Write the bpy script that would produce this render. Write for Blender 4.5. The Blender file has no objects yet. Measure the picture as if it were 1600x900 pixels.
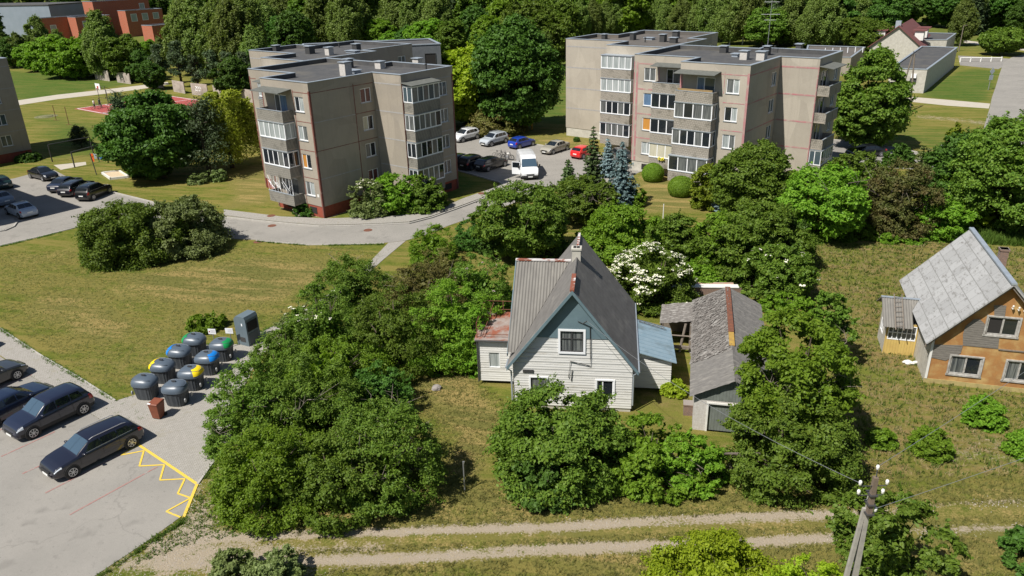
import bpy, bmesh, math, random
import numpy as np
from mathutils import Matrix, Vector
rad = math.radians
C = bpy.context.scene.collection
scene = bpy.context.scene

# ---------------------------------------------------------------- camera
CF, CP, CR, CH = 1200.3, rad(23.073), rad(-1.655), 23.497
right0 = Vector((1, 0, 0)); fwd = Vector((0, math.cos(CP), -math.sin(CP))); down0 = Vector((0, -math.sin(CP), -math.cos(CP)))
cr_, sr_ = math.cos(CR), math.sin(CR)
right = cr_*right0 - sr_*down0
down = sr_*right0 + cr_*down0
cam = bpy.data.cameras.new('camera'); camo = bpy.data.objects.new('camera', cam); C.objects.link(camo)
m = Matrix.Identity(4)
for i in range(3):
    m[i][0] = right[i]; m[i][1] = -down[i]; m[i][2] = -fwd[i]
m[2][3] = CH
camo.matrix_world = m
cam.sensor_width = 36; cam.lens = 36*CF/1600; cam.clip_start = .5; cam.clip_end = 6000
scene.camera = camo

# ---------------------------------------------------------------- sky, sun, exposure
LD = Vector((.565, .470, -1.0)).normalized()        # where the sunlight travels
el = math.asin(-LD.z); az = math.atan2(-LD.x, -LD.y)
w = bpy.data.worlds.new('World'); scene.world = w; w.use_nodes = True
nt = w.node_tree; bg = nt.nodes['Background']
sky = nt.nodes.new('ShaderNodeTexSky'); sky.sky_type = 'NISHITA'; sky.sun_disc = False
sky.sun_elevation = el; sky.sun_rotation = az % (2*math.pi); sky.air_density = 1.0; sky.dust_density = .8; sky.ozone_density = 1.2
nt.links.new(sky.outputs[0], bg.inputs[0]); bg.inputs[1].default_value = .056
sl = bpy.data.lights.new('sun', 'SUN'); sl.energy = 5.0; sl.angle = rad(.53); sl.color = (1, .955, .885)
so = bpy.data.objects.new('sun', sl); C.objects.link(so)
so.rotation_euler = LD.to_track_quat('-Z', 'Y').to_euler(); so.location = (0, 0, 60)
vs = scene.view_settings
scene.display_settings.display_device = 'sRGB'; vs.view_transform = 'Standard'; vs.look = 'None'; vs.exposure = 0.38; vs.gamma = 1; vs.use_curve_mapping = False
try:
    scene.cycles.max_bounces = 5; scene.cycles.diffuse_bounces = 2; scene.cycles.glossy_bounces = 2; scene.cycles.transmission_bounces = 3
    scene.cycles.transparent_max_bounces = 6; scene.cycles.use_denoising = True
except Exception: pass

# ---------------------------------------------------------------- surveying helpers (pixel of the 1600x900 photograph -> real ground point)
def ray(x, y):
    a, b = x-800, y-450
    u = cr_*a + sr_*b; v = -sr_*a + cr_*b
    cx, cy = u/CF, v/CF
    return np.array([cx, math.cos(CP)-cy*math.sin(CP), -math.sin(CP)-cy*math.cos(CP)])
def G(x, y, z=0.0):
    d = ray(x, y); t = (z-CH)/d[2]
    return np.array([d[0]*t, d[1]*t])
def HT(x, y, g):
    d = ray(x, y); t = np.hypot(*g)/np.hypot(d[0], d[1]); return CH + t*d[2]
def scale_at(g):            # photo pixels per metre at a ground point
    return CF/(g[1]*math.cos(CP) + CH*math.sin(CP))

# ---------------------------------------------------------------- materials
def newmat(name):
    mt = bpy.data.materials.new(name); mt.use_nodes = True
    return mt, mt.node_tree, mt.node_tree.nodes['Principled BSDF']
def N(nt, t, **kw):
    n = nt.nodes.new(t)
    for k, v in kw.items(): setattr(n, k, v)
    return n
def mixc(nt, fac, a, b, mode='MIX'):
    n = N(nt, 'ShaderNodeMix', data_type='RGBA', blend_type=mode)
    for s, v in ((0, fac), (6, a), (7, b)):
        if hasattr(v, 'is_output'): nt.links.new(v, n.inputs[s])
        elif s == 0: n.inputs[0].default_value = v
        else: n.inputs[s].default_value = (*v, 1)
    return n.outputs[2]
def ramp(nt, src, a, b):
    n = N(nt, 'ShaderNodeMapRange'); n.inputs[1].default_value = a; n.inputs[2].default_value = b
    nt.links.new(src, n.inputs[0]); return n.outputs[0]
def noise(nt, vec, scale, detail=4, rough=.6):
    n = N(nt, 'ShaderNodeTexNoise'); n.inputs['Scale'].default_value = scale; n.inputs['Detail'].default_value = detail; n.inputs['Roughness'].default_value = rough
    if vec is not None: nt.links.new(vec, n.inputs['Vector'])
    return n.outputs[0]
def pos(nt): return N(nt, 'ShaderNodeNewGeometry').outputs['Position']
def objc(nt): return N(nt, 'ShaderNodeTexCoord').outputs['Object']
def vscale(nt, vec, s):
    n = N(nt, 'ShaderNodeVectorMath', operation='MULTIPLY'); nt.links.new(vec, n.inputs[0]); n.inputs[1].default_value = s; return n.outputs[0]
def bump(nt, bs, h, strength=.4, dist=.02):
    b = N(nt, 'ShaderNodeBump'); b.inputs['Strength'].default_value = strength; b.inputs['Distance'].default_value = dist
    nt.links.new(h, b.inputs['Height']); nt.links.new(b.outputs[0], bs.inputs['Normal'])
def M(name, c1, c2=None, scale=3, rough=.85, c3=None, s3=.5, lo3=.55, hi3=.7, bmp=0, bs_=40, metal=0, stretch=None, spec=None, coat=0):
    mt, nt, b = newmat(name)
    b.inputs['Roughness'].default_value = rough; b.inputs['Metallic'].default_value = metal
    if spec is not None: b.inputs['Specular IOR Level'].default_value = spec
    if coat: b.inputs['Coat Weight'].default_value = coat; b.inputs['Coat Roughness'].default_value = .03
    if c2 is None: b.inputs['Base Color'].default_value = (*c1, 1)
    else:
        p = objc(nt)
        if stretch: p = vscale(nt, p, stretch)
        col = mixc(nt, ramp(nt, noise(nt, p, scale), .3, .7), c1, c2)
        if c3: col = mixc(nt, ramp(nt, noise(nt, p, s3, 5), lo3, hi3), col, c3)
        nt.links.new(col, b.inputs['Base Color'])
        if bmp: bump(nt, b, noise(nt, p, bs_, 3), bmp)
    return mt
def leafmat(name, c1, c2, c3=None, trans=.3, rough=.55):
    mt, nt, b = newmat(name)
    g = N(nt, 'ShaderNodeNewGeometry'); oi = N(nt, 'ShaderNodeObjectInfo')
    col = mixc(nt, ramp(nt, g.outputs['Random Per Island'], 0, 1), c1, c2)
    n = ramp(nt, noise(nt, g.outputs['Position'], .9, 3), .35, .7)
    col = mixc(nt, n, col, c3 or tuple(x*1.25 for x in c2))
    hs = N(nt, 'ShaderNodeHueSaturation'); nt.links.new(col, hs.inputs['Color'])
    v = N(nt, 'ShaderNodeMapRange'); v.inputs[3].default_value = .72; v.inputs[4].default_value = 1.12; nt.links.new(oi.outputs['Random'], v.inputs[0]); nt.links.new(v.outputs[0], hs.inputs['Value'])
    h = N(nt, 'ShaderNodeMapRange'); h.inputs[3].default_value = .488; h.inputs[4].default_value = .512; nt.links.new(oi.outputs['Random'], h.inputs[0]); nt.links.new(h.outputs[0], hs.inputs['Hue'])
    nt.links.new(hs.outputs[0], b.inputs['Base Color']); b.inputs['Roughness'].default_value = rough
    b.inputs['Specular IOR Level'].default_value = .22
    tr = N(nt, 'ShaderNodeBsdfTranslucent'); tc = mixc(nt, 1.0, hs.outputs[0], (1.1, 1.25, .5), 'MULTIPLY'); nt.links.new(tc, tr.inputs[0])
    mx = N(nt, 'ShaderNodeMixShader'); mx.inputs[0].default_value = trans
    nt.links.new(b.outputs[0], mx.inputs[1]); nt.links.new(tr.outputs[0], mx.inputs[2])
    nt.links.new(mx.outputs[0], nt.nodes['Material Output'].inputs[0])
    return mt
def barmat(name, base, line, period, axis=2, dist=.02, strength=.6, c2=None, rough=.8, sc=3, stretch=(1, 1, 1), c3=None):   # boards or corrugation as relief, groove shade put into the colour as dark lines
    mt, nt, b = newmat(name); p = objc(nt)
    sp = N(nt, 'ShaderNodeSeparateXYZ'); nt.links.new(p, sp.inputs[0])
    mu = N(nt, 'ShaderNodeMath', operation='MULTIPLY'); nt.links.new(sp.outputs[axis], mu.inputs[0]); mu.inputs[1].default_value = 1/period
    fr = N(nt, 'ShaderNodeMath', operation='FRACT'); nt.links.new(mu.outputs[0], fr.inputs[0])
    gr = ramp(nt, fr.outputs[0], .0, .12)
    col = mixc(nt, ramp(nt, noise(nt, vscale(nt, p, stretch), sc), .3, .7), base, c2 or tuple(x*.85 for x in base))
    if c3: col = mixc(nt, ramp(nt, noise(nt, vscale(nt, p, stretch), .8, 5), .55, .68), col, c3)
    nt.links.new(mixc(nt, gr, line, col), b.inputs['Base Color']); b.inputs['Roughness'].default_value = rough
    bump(nt, b, gr, strength, dist)
    return mt

ml = {}
def panelmat(name, a, b_, c):          # aggregate concrete with rain streaks, patches and slightly different panels
    mt, nt, b = newmat(name); p = objc(nt)
    col = mixc(nt, ramp(nt, noise(nt, p, 22), .3, .7), a, b_)
    col = mixc(nt, ramp(nt, noise(nt, p, .35, 5), .45, .7), col, c)
    st = ramp(nt, noise(nt, vscale(nt, p, (2.6, 2.6, .16)), 1.3, 5, .7), .52, .74)
    col = mixc(nt, mulf(nt, st, .32), col, tuple(x*.55 for x in a))
    vo = N(nt, 'ShaderNodeTexVoronoi'); vo.inputs['Scale'].default_value = .36; nt.links.new(p, vo.inputs['Vector'])
    sp = N(nt, 'ShaderNodeSeparateColor'); nt.links.new(vo.outputs['Color'], sp.inputs[0])
    mr = N(nt, 'ShaderNodeMapRange'); mr.inputs[3].default_value = .90; mr.inputs[4].default_value = 1.08; nt.links.new(sp.outputs[0], mr.inputs[0])
    hs = N(nt, 'ShaderNodeHueSaturation'); nt.links.new(col, hs.inputs['Color']); nt.links.new(mr.outputs[0], hs.inputs['Value'])
    nt.links.new(hs.outputs[0], b.inputs['Base Color']); b.inputs['Roughness'].default_value = .95; bump(nt, b, noise(nt, p, 60, 3), .35)
    return mt
def mulf(nt, a, v):
    n = N(nt, 'ShaderNodeMath', operation='MULTIPLY'); nt.links.new(a, n.inputs[0]); n.inputs[1].default_value = v; return n.outputs[0]
ml['concrete'] = panelmat('exposed_aggregate_concrete', (.355, .312, .25), (.285, .25, .205), (.275, .245, .205))
ml['concrete2'] = panelmat('pale_aggregate_concrete', (.42, .378, .31), (.35, .313, .258), (.34, .303, .248))
ml['railpanel'] = None
ml['plinth_red'] = M('red_painted_plinth', (.30, .07, .04), (.22, .05, .03), 3, .9)
ml['plinth_pale'] = M('pale_plinth', (.50, .48, .42), (.38, .36, .31), 2, .9)
ml['joint_red'] = M('red_brown_joint_paint', (.20, .06, .045), (.15, .07, .055), 2, .9, (.26, .19, .15), 1.3, .55, .66)
ml['joint_grey'] = M('grey_joint_mortar', (.36, .35, .34), (.28, .27, .26), 4, .9)
ml['joint_pink'] = M('pink_joint_paint', (.42, .15, .17), (.34, .22, .20), 1.2, .9, (.38, .31, .26), 1.6, .50, .66)
ml['bitumen'] = M('bitumen_roofing', (.052, .053, .056), (.085, .083, .08), 1.2, .9, (.12, .11, .09), .25, .52, .75, .2, 30)
ml['bitumen2'] = M('brown_bitumen_roofing', (.085, .078, .07), (.12, .105, .09), 1.2, .9, (.14, .12, .1), .25, .52, .75, .2, 30)
ml['tin'] = M('zinc_sheet', (.42, .47, .52), (.34, .38, .42), 2, .42, metal=.35)
ml['white'] = M('white_pvc', (.80, .81, .82), rough=.35)
ml['whitepaint'] = M('white_paint', (.72, .71, .67), (.6, .59, .55), 3, .7)
ml['glass'] = M('dark_window_glass', (.018, .022, .026), rough=.04, spec=.8)
ml['glass_blue'] = M('blue_grey_window_glass', (.06, .085, .10), rough=.06, spec=.7)
def curtain(name, a, b_):
    mt, nt, b = newmat(name); p = vscale(nt, objc(nt), (9, 9, .35))
    nt.links.new(mixc(nt, ramp(nt, noise(nt, p, 1.5, 2), .35, .65), a, b_), b.inputs['Base Color']); b.inputs['Roughness'].default_value = .5
    b.inputs['Coat Weight'].default_value = .7; b.inputs['Coat Roughness'].default_value = .04
    return mt
ml['curt_white'] = curtain('window_with_white_curtain', (.42, .45, .44), (.22, .25, .25))
ml['curt_half'] = curtain('window_with_net_curtain', (.17, .18, .17), (.035, .04, .045))
ml['curt_orange'] = curtain('window_with_orange_blind', (.55, .26, .05), (.45, .20, .04))
ml['curt_red'] = curtain('window_with_red_curtain', (.16, .035, .03), (.05, .02, .02))
ml['curt_blue'] = curtain('window_with_blue_blind', (.12, .22, .36), (.07, .12, .2))
ml['curt_cream'] = curtain('window_with_cream_blind', (.55, .52, .40), (.42, .40, .31))
ml['darkvoid'] = M('dark_interior', (.02, .018, .016), rough=.9)
ml['sheetroof'] = M('fibre_cement_canopy', (.13, .135, .12), (.09, .095, .085), 3, .85)
ml['metal_dark'] = M('dark_painted_metal', (.05, .05, .05), rough=.5)
ml['metal_grey'] = M('galvanised_metal', (.35, .36, .37), rough=.45, metal=.6)
ml['rust'] = M('rusty_iron', (.20, .07, .035), (.10, .045, .03), 5, .9)
ml['brickwhite'] = M('whitewashed_brick', (.55, .53, .5), (.4, .37, .33), 9, .9)
ml['brick'] = None
ml['bark'] = M('tree_bark', (.10, .075, .05), (.05, .04, .03), 8, .95, bmp=.5, bs_=20)
ml['bark_grey'] = M('grey_dead_wood', (.23, .19, .15), (.14, .12, .1), 8, .95)
ml['bark_birch'] = M('birch_bark', (.62, .60, .55), (.38, .36, .33), 2.5, .8, (.05, .05, .045), 3, .62, .68)
ml['yellow_bark'] = M('mottled_ochre_bark', (.55, .38, .08), (.45, .30, .06), 4, .9)  # ochre bark mottled with a slightly darker ochre
# chevron relief of the balcony panels
def railmat(name, a, b_, stain):
    mt, nt, b = newmat(name); p = objc(nt)
    br = N(nt, 'ShaderNodeTexChecker'); br.inputs['Scale'].default_value = 9.0
    mp = N(nt, 'ShaderNodeMapping'); mp.inputs['Rotation'].default_value = (.0, rad(45), rad(20)); nt.links.new(p, mp.inputs[0]); nt.links.new(mp.outputs[0], br.inputs[0])
    br.inputs[1].default_value = (*a, 1); br.inputs[2].default_value = (*b_, 1)
    col = mixc(nt, ramp(nt, noise(nt, p, 1.1, 5), .52, .72), br.outputs[0], stain)
    nt.links.new(col, b.inputs['Base Color']); b.inputs['Roughness'].default_value = .95
    bump(nt, b, br.outputs[1], .5, .03)
    return mt
ml['rail_b'] = railmat('relief_balcony_panel', (.34, .31, .26), (.20, .18, .15), (.12, .11, .085))
ml['rail_a'] = railmat('grey_balcony_panel', (.25, .235, .20), (.17, .16, .14), (.10, .095, .08))
def brickmat(name, a, b_, mortar, scale=5, rough=.9):
    mt, nt, b = newmat(name); br = N(nt, 'ShaderNodeTexBrick'); br.inputs['Scale'].default_value = scale
    mp = N(nt, 'ShaderNodeMapping'); mp.inputs['Rotation'].default_value = (rad(90), 0, 0); nt.links.new(objc(nt), mp.inputs[0]); nt.links.new(mp.outputs[0], br.inputs[0])
    br.inputs['Color1'].default_value = (*a, 1); br.inputs['Color2'].default_value = (*b_, 1); br.inputs['Mortar'].default_value = (*mortar, 1); br.inputs['Mortar Size'].default_value = .015
    nt.links.new(br.outputs[0], b.inputs['Base Color']); b.inputs['Roughness'].default_value = rough
    return mt
ml['brick_red'] = brickmat('red_brick', (.42, .12, .06), (.34, .09, .045), (.3, .2, .15), 2)
ml['brick_brown'] = brickmat('weathered_brown_brick', (.22, .13, .09), (.14, .09, .07), (.25, .22, .2), 5)

# ---------------------------------------------------------------- mesh helpers
class MB:
    def __init__(s): s.v = []; s.f = []; s.m = []
    def add(s, vs_, fs, mi=0):
        o = len(s.v); s.v += [tuple(map(float, p)) for p in vs_]
        for f in fs: s.f.append([i+o for i in f]); s.m.append(mi)
        return s
    def quad(s, a, b, c, d, mi=0): return s.add([a, b, c, d], [(0, 1, 2, 3)], mi)
    def box(s, x0, x1, y0, y1, z0, z1, W=None, mi=0):
        P_ = [(x, y, z) for z in (z0, z1) for x, y in ((x0, y0), (x1, y0), (x1, y1), (x0, y1))]
        if W: P_ = [W(*p) for p in P_]
        return s.add(P_, [(3, 2, 1, 0), (4, 5, 6, 7), (0, 1, 5, 4), (1, 2, 6, 5), (2, 3, 7, 6), (3, 0, 4, 7)], mi)
    def prism(s, poly, z0, z1, mi=0, top=True, bottom=False, W=None):
        n = len(poly); P_ = [(x, y, z0) for x, y in poly] + [(x, y, z1) for x, y in poly]
        if W: P_ = [W(*p) for p in P_]
        fs = [(i, (i+1) % n, n+(i+1) % n, n+i) for i in range(n)]
        if top: fs.append(tuple(range(n, 2*n)))
        if bottom: fs.append(tuple(range(n-1, -1, -1)))
        return s.add(P_, fs, mi)
    def tube(s, pts_, r, n=8, mi=0, cap=True):
        pts_ = [Vector(p) for p in pts_]; rs = r if hasattr(r, '__len__') else [r]*len(pts_)
        vs_ = []; fs = []
        for i, p in enumerate(pts_):
            d = (pts_[min(i+1, len(pts_)-1)] - pts_[max(i-1, 0)]).normalized()
            a = Vector((0, 0, 1)) if abs(d.z) < .9 else Vector((1, 0, 0))
            u = d.cross(a).normalized(); v = d.cross(u)
            for k in range(n):
                t = 2*math.pi*k/n; vs_.append(p + (u*math.cos(t) + v*math.sin(t))*rs[i])
        for i in range(len(pts_)-1):
            for k in range(n):
                k2 = (k+1) % n; fs.append((i*n+k, i*n+k2, (i+1)*n+k2, (i+1)*n+k))
        if cap: fs.append(tuple(range(n))[::-1]); fs.append(tuple(range((len(pts_)-1)*n, len(pts_)*n)))
        return s.add(vs_, fs, mi)
    def lathe(s, prof, n=16, c=(0, 0, 0), mi=0, sx=1, sy=1, W=None, cap=True):
        vs_ = []; fs = []
        for r, z in prof:
            for k in range(n):
                t = 2*math.pi*k/n; vs_.append((c[0]+r*sx*math.cos(t), c[1]+r*sy*math.sin(t), c[2]+z))
        if W: vs_ = [W(*p) for p in vs_]
        for i in range(len(prof)-1):
            for k in range(n):
                k2 = (k+1) % n; fs.append((i*n+k, i*n+k2, (i+1)*n+k2, (i+1)*n+k))
        if cap: fs.append(tuple(range(n))[::-1]); fs.append(tuple(range((len(prof)-1)*n, len(prof)*n)))
        return s.add(vs_, fs, mi)
    def build(s, name, mats, parent=None, smooth=False, loc=None, bevel=0):
        me = bpy.data.meshes.new(name); me.from_pydata(s.v, [], s.f)
        if not isinstance(mats, (list, tuple)): mats = [mats]
        for q in mats: me.materials.append(q)
        me.polygons.foreach_set('material_index', s.m)
        if smooth: me.polygons.foreach_set('use_smooth', [True]*len(s.f))
        me.update()
        o = bpy.data.objects.new(name, me); C.objects.link(o)
        if parent is not None: o.parent = parent
        if loc is not None: o.location = loc
        if bevel:
            bv = o.modifiers.new('bevel', 'BEVEL'); bv.width = bevel; bv.segments = 2; bv.limit_method = 'ANGLE'
        return o
def tag(o, label=None, cat=None, group=None, kind=None):
    if label: o['label'] = label
    if cat: o['category'] = cat
    if group: o['group'] = group
    if kind: o['kind'] = kind
    return o
def empty(name, x=0, y=0, z=0, rz=0, label=None, cat=None, group=None):
    o = bpy.data.objects.new(name, None); C.objects.link(o); o.location = (x, y, z); o.rotation_euler = (0, 0, rz); o.empty_display_size = .3
    return tag(o, label, cat, group)
def frame_at(o2, ang):
    u = (math.cos(ang), math.sin(ang)); v = (-math.sin(ang), math.cos(ang))
    return lambda s, t, z: (o2[0]+s*u[0]+t*v[0], o2[1]+s*u[1]+t*v[1], z)
def local(s0, t0, ang):        # facade frame inside a building's own coordinates
    return frame_at((s0, t0), ang)
def npmesh(name, V, F, mat, smooth=False):
    me = bpy.data.meshes.new(name); nv, nf = len(V), len(F); k = F.shape[1]
    me.vertices.add(nv); me.vertices.foreach_set('co', V.astype(np.float32).ravel())
    me.loops.add(nf*k); me.loops.foreach_set('vertex_index', F.astype(np.int32).ravel())
    me.polygons.add(nf); me.polygons.foreach_set('loop_start', np.arange(nf, dtype=np.int32)*k)
    me.update(calc_edges=True); me.materials.append(mat)
    if smooth: me.polygons.foreach_set('use_smooth', [True]*nf)
    return me

# ================================================================ THE GROUND
def GP(pts_, z=0.0): return np.array([G(x, y, z) for x, y in pts_])
def sd_poly(X, Y, poly):         # signed distance, negative inside
    d = np.full(X.shape, 1e9); inside = np.zeros(X.shape, bool); n = len(poly)
    for i in range(n):
        a = poly[i]; b = poly[(i+1) % n]; ex, ey = b-a; wx, wy = X-a[0], Y-a[1]
        t = np.clip((wx*ex+wy*ey)/(ex*ex+ey*ey+1e-9), 0, 1)
        d = np.minimum(d, np.hypot(wx-ex*t, wy-ey*t))
        c = ((a[1] > Y) != (b[1] > Y)) & (X < (b[0]-a[0])*(Y-a[1])/(b[1]-a[1]+1e-12)+a[0])
        inside ^= c
    return np.where(inside, -d, d)
def d_line(X, Y, pl):
    d = np.full(X.shape, 1e9)
    for a, b in zip(pl[:-1], pl[1:]):
        ex, ey = b-a; wx, wy = X-a[0], Y-a[1]; t = np.clip((wx*ex+wy*ey)/(ex*ex+ey*ey), 0, 1)
        d = np.minimum(d, np.hypot(wx-ex*t, wy-ey*t))
    return d
def axis(lo, hi, a, b, step, grow):
    xs = list(np.arange(a, b+step, step)); s = step
    while xs[-1] < hi: s *= grow; xs.append(xs[-1]+s)
    s = step
    while xs[0] > lo: s *= grow; xs.insert(0, xs[0]-s)
    return np.array(xs)
gx = axis(-1500, 1500, -48, 44, .42, 1.07); gy = axis(-80, 2500, 20, 95, .42, 1.06)
X, Y = np.meshgrid(gx, gy)
def sm(d, w): return np.clip(.5 - d/(2*w), 0, 1)          # 1 inside, 0 outside
Wt = {}
dirt = np.zeros(X.shape)
for pl, wd, amp in (([(250, 850), (330, 838), (460, 836), (600, 832), (740, 826), (850, 825), (1000, 815), (1200, 807), (1300, 804)], .40, 1.0), ([(1300, 804), (1420, 796), (1500, 787), (1700, 778)], .34, .58),
                    ([(250, 880), (420, 874), (560, 876), (740, 866), (860, 858), (1000, 853), (1120, 850), (1230, 845), (1300, 841)], .42, 1.0), ([(1300, 841), (1400, 832), (1520, 826), (1700, 822)], .40, .60)):
    dirt = np.maximum(dirt, amp*np.clip(1.18 - d_line(X, Y, GP(pl))/wd*.78, 0, 1))
dirt = np.maximum(dirt, sm(sd_poly(X, Y, GP([(120, 905), (285, 812), (312, 760), (350, 770), (352, 835), (470, 850), (520, 905)])), 1.1)*.80)
dirt = np.maximum(dirt, sm(sd_poly(X, Y, GP([(480, 838), (620, 836), (620, 872), (480, 876)])), .6)*.52)
dirt = np.maximum(dirt, sm(sd_poly(X, Y, GP([(330, 700), (372, 680), (365, 800), (300, 800)])), .8)*.55)
dirt = np.maximum(dirt, .55*np.clip(1.2 - d_line(X, Y, GP([(1448, 182), (1530, 192)]))/3., 0, 1))
dirt = np.maximum(dirt, sm(sd_poly(X, Y, GP([(430, 325), (478, 338), (512, 343), (565, 325), (512, 332), (478, 320)])), .4)*.62)
dirt = np.maximum(dirt, sm(sd_poly(X, Y, GP([(1128, 700), (1180, 700), (1182, 745), (1130, 745)])), .5)*.62)
dirt = np.maximum(dirt, sm(sd_poly(X, Y, GP([(1380, 690), (1560, 670), (1620, 700), (1600, 730), (1440, 740)])), 1.2)*.46)
Wt['dirt'] = dirt
dry = sm(sd_poly(X, Y, GP([(-60, 392), (140, 362), (340, 380), (560, 384), (600, 400), (470, 480), (400, 520), (300, 530), (190, 618), (120, 590), (-60, 470)])), 3)*.44
dry = np.maximum(dry, sm(sd_poly(X, Y, GP([(180, 430), (420, 400), (520, 420), (450, 470), (330, 480), (240, 470)])), 2.5)*1.0)
dry = np.maximum(dry, sm(sd_poly(X, Y, GP([(0, 440), (150, 450), (260, 500), (150, 560), (20, 500)])), 2.5)*.66)
dry = np.maximum(dry, sm(sd_poly(X, Y, GP([(640, 600), (700, 560), (750, 590), (800, 640), (740, 760), (690, 760), (700, 680)])), 1.2)*.82)
dry = np.maximum(dry, sm(sd_poly(X, Y, GP([(360, 790), (700, 750), (1340, 740), (1650, 740), (1650, 910), (200, 920)])), 1.4)*.56)
dry = np.maximum(dry, sm(sd_poly(X, Y, GP([(995, 275), (1120, 260), (1090, 330), (1000, 335)])), 1.6)*.82)
dry = np.maximum(dry, sm(sd_poly(X, Y, GP([(350, 270), (430, 250), (440, 320), (360, 325)])), 2)*.72)
dry = np.maximum(dry, sm(sd_poly(X, Y, GP([(830, 205), (892, 210), (990, 225), (900, 235), (830, 225)])), 2)*.62)
dry = np.maximum(dry, sm(sd_poly(X, Y, GP([(735, 370), (800, 350), (800, 450), (740, 420)])), 2)*.72)
Wt['dry'] = dry
Wt['brown'] = np.maximum(sm(sd_poly(X, Y, GP([(1250, 385), (1330, 365), (1480, 378), (1650, 395), (1650, 745), (1330, 748), (1300, 620), (1240, 450)])), 1.4)*.82,
                  sm(sd_poly(X, Y, GP([(980, 590), (1080, 600), (1090, 680), (1150, 690), (1180, 745), (1040, 690), (970, 650)])), 1.)*.50)
lush = sm(sd_poly(X, Y, GP([(-60, 112), (60, 112), (230, 118), (215, 130), (30, 158), (-60, 165)])), 3)*1.0
lush = np.maximum(lush, sm(sd_poly(X, Y, GP([(1435, 145), (1500, 108), (1562, 110), (1546, 160), (1440, 152)])), 2.)*.95)
lush = np.maximum(lush, sm(sd_poly(X, Y, GP([(1330, 355), (1440, 335), (1650, 330), (1650, 388), (1500, 380), (1370, 372)])), 1.5)*.85)
lush = np.maximum(lush, sm(sd_poly(X, Y, GP([(710, 100), (900, 90), (900, 195), (760, 190), (715, 205)])), 4)*.8)
lush = np.maximum(lush, sm(sd_poly(X, Y, GP([(-400, -20), (1600, -20), (1640, 80), (900, 95), (380, 95), (-100, 95)])), 9)*.55)
lush = np.maximum(lush, sm(sd_poly(X, Y, GP([(30, 170), (110, 180), (200, 200), (170, 250), (60, 250)])), 4)*.62)
lush = np.maximum(lush, sm(sd_poly(X, Y, GP([(1300, 185), (1500, 200), (1530, 240), (1300, 215)])), 4)*.60)
lush = np.maximum(lush, sm(sd_poly(X, Y, GP([(515, 338), (600, 300), (718, 268), (760, 285), (690, 320), (600, 338)])), 1.0)*.7)
Wt['lush'] = lush
rnd = np.random.default_rng(5)
Z = np.zeros(X.shape)
nx, ny = len(gx), len(gy)
V = np.stack([X.ravel(), Y.ravel(), Z.ravel()], 1)
ii = (np.arange(ny-1)[:, None]*nx + np.arange(nx-1)[None, :]).ravel()
F = np.stack([ii, ii+1, ii+nx+1, ii+nx], 1)
mt, nt, b = newmat('meadow_and_bare_earth')
p = pos(nt)
def attr(n): 
    a = N(nt, 'ShaderNodeAttribute'); a.attribute_name = n; return a.outputs['Fac']
n1 = noise(nt, p, .22, 6, .62); n2 = noise(nt, p, 1.6, 5, .65); n3 = noise(nt, p, 9, 4, .7); n4 = noise(nt, p, 34, 2, .7)
rotm = N(nt, 'ShaderNodeMapping'); rotm.inputs['Rotation'].default_value = (0, 0, rad(14)); nt.links.new(p, rotm.inputs[0])
n5 = noise(nt, vscale(nt, rotm.outputs[0], (.16, 1.15, 1)), .8, 5, .7)
def mul(a, v):
    n = N(nt, 'ShaderNodeMath', operation='MULTIPLY'); nt.links.new(a, n.inputs[0]); n.inputs[1].default_value = v; return n.outputs[0]
def add(*a):
    r = a[0]
    for q in a[1:]:
        n = N(nt, 'ShaderNodeMath', operation='ADD'); nt.links.new(r, n.inputs[0])
        if isinstance(q, float): n.inputs[1].default_value = q
        else: nt.links.new(q, n.inputs[1])
        r = n.outputs[0]
    return r
def masked(name, k1, k2, k3, lo, hi):     # attribute broken up by noise
    s = add(attr(name), mul(add(n1, -.5), k1), mul(add(n2, -.5), k2), mul(add(n3, -.5), k3))
    return ramp(nt, s, lo, hi)
base = mixc(nt, ramp(nt, n2, .35, .65), (.092, .122, .017), (.158, .164, .031))
base = mixc(nt, ramp(nt, n5, .44, .57), base, (.215, .182, .050))
drycol = mixc(nt, ramp(nt, n3, .3, .7), (.225, .175, .058), (.345, .262, .100))
drycol = mixc(nt, ramp(nt, n5, .43, .56), drycol, (.15, .145, .04))
base = mixc(nt, masked('dry', .9, .8, .9, .34, .70), base, drycol)
brown = mixc(nt, ramp(nt, n2, .38, .62), (.185, .160, .042), (.275, .195, .085))
brown = mixc(nt, ramp(nt, n5, .44, .56), brown, (.150, .165, .030))
brown = mixc(nt, ramp(nt, n3, .52, .64), brown, (.088, .118, .015))
base = mixc(nt, masked('brown', .5, .3, .3, .3, .6), base, brown)
lushc = mixc(nt, ramp(nt, n2, .35, .65), (.050, .098, .014), (.085, .135, .022))
lushc = mixc(nt, ramp(nt, n5, .44, .6), lushc, (.125, .140, .032))
base = mixc(nt, masked('lush', .7, .4, .4, .35, .7), base, lushc)
dirtc = mixc(nt, ramp(nt, n3, .3, .7), (.44, .375, .29), (.30, .245, .175))
dirtc = mixc(nt, ramp(nt, n2, .52, .66), dirtc, (.36, .30, .21))
base = mixc(nt, masked('dirt', .5, 1.2, 1.5, .46, .70), base, dirtc)
fine = N(nt, 'ShaderNodeHueSaturation'); nt.links.new(base, fine.inputs['Color'])
fv = N(nt, 'ShaderNodeMapRange'); fv.inputs[1].default_value = .3; fv.inputs[2].default_value = .7; fv.inputs[3].default_value = .55; fv.inputs[4].default_value = 1.42
nt.links.new(add(mul(n4, .6), mul(n3, .4)), fv.inputs[0]); nt.links.new(fv.outputs[0], fine.inputs['Value'])
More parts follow.
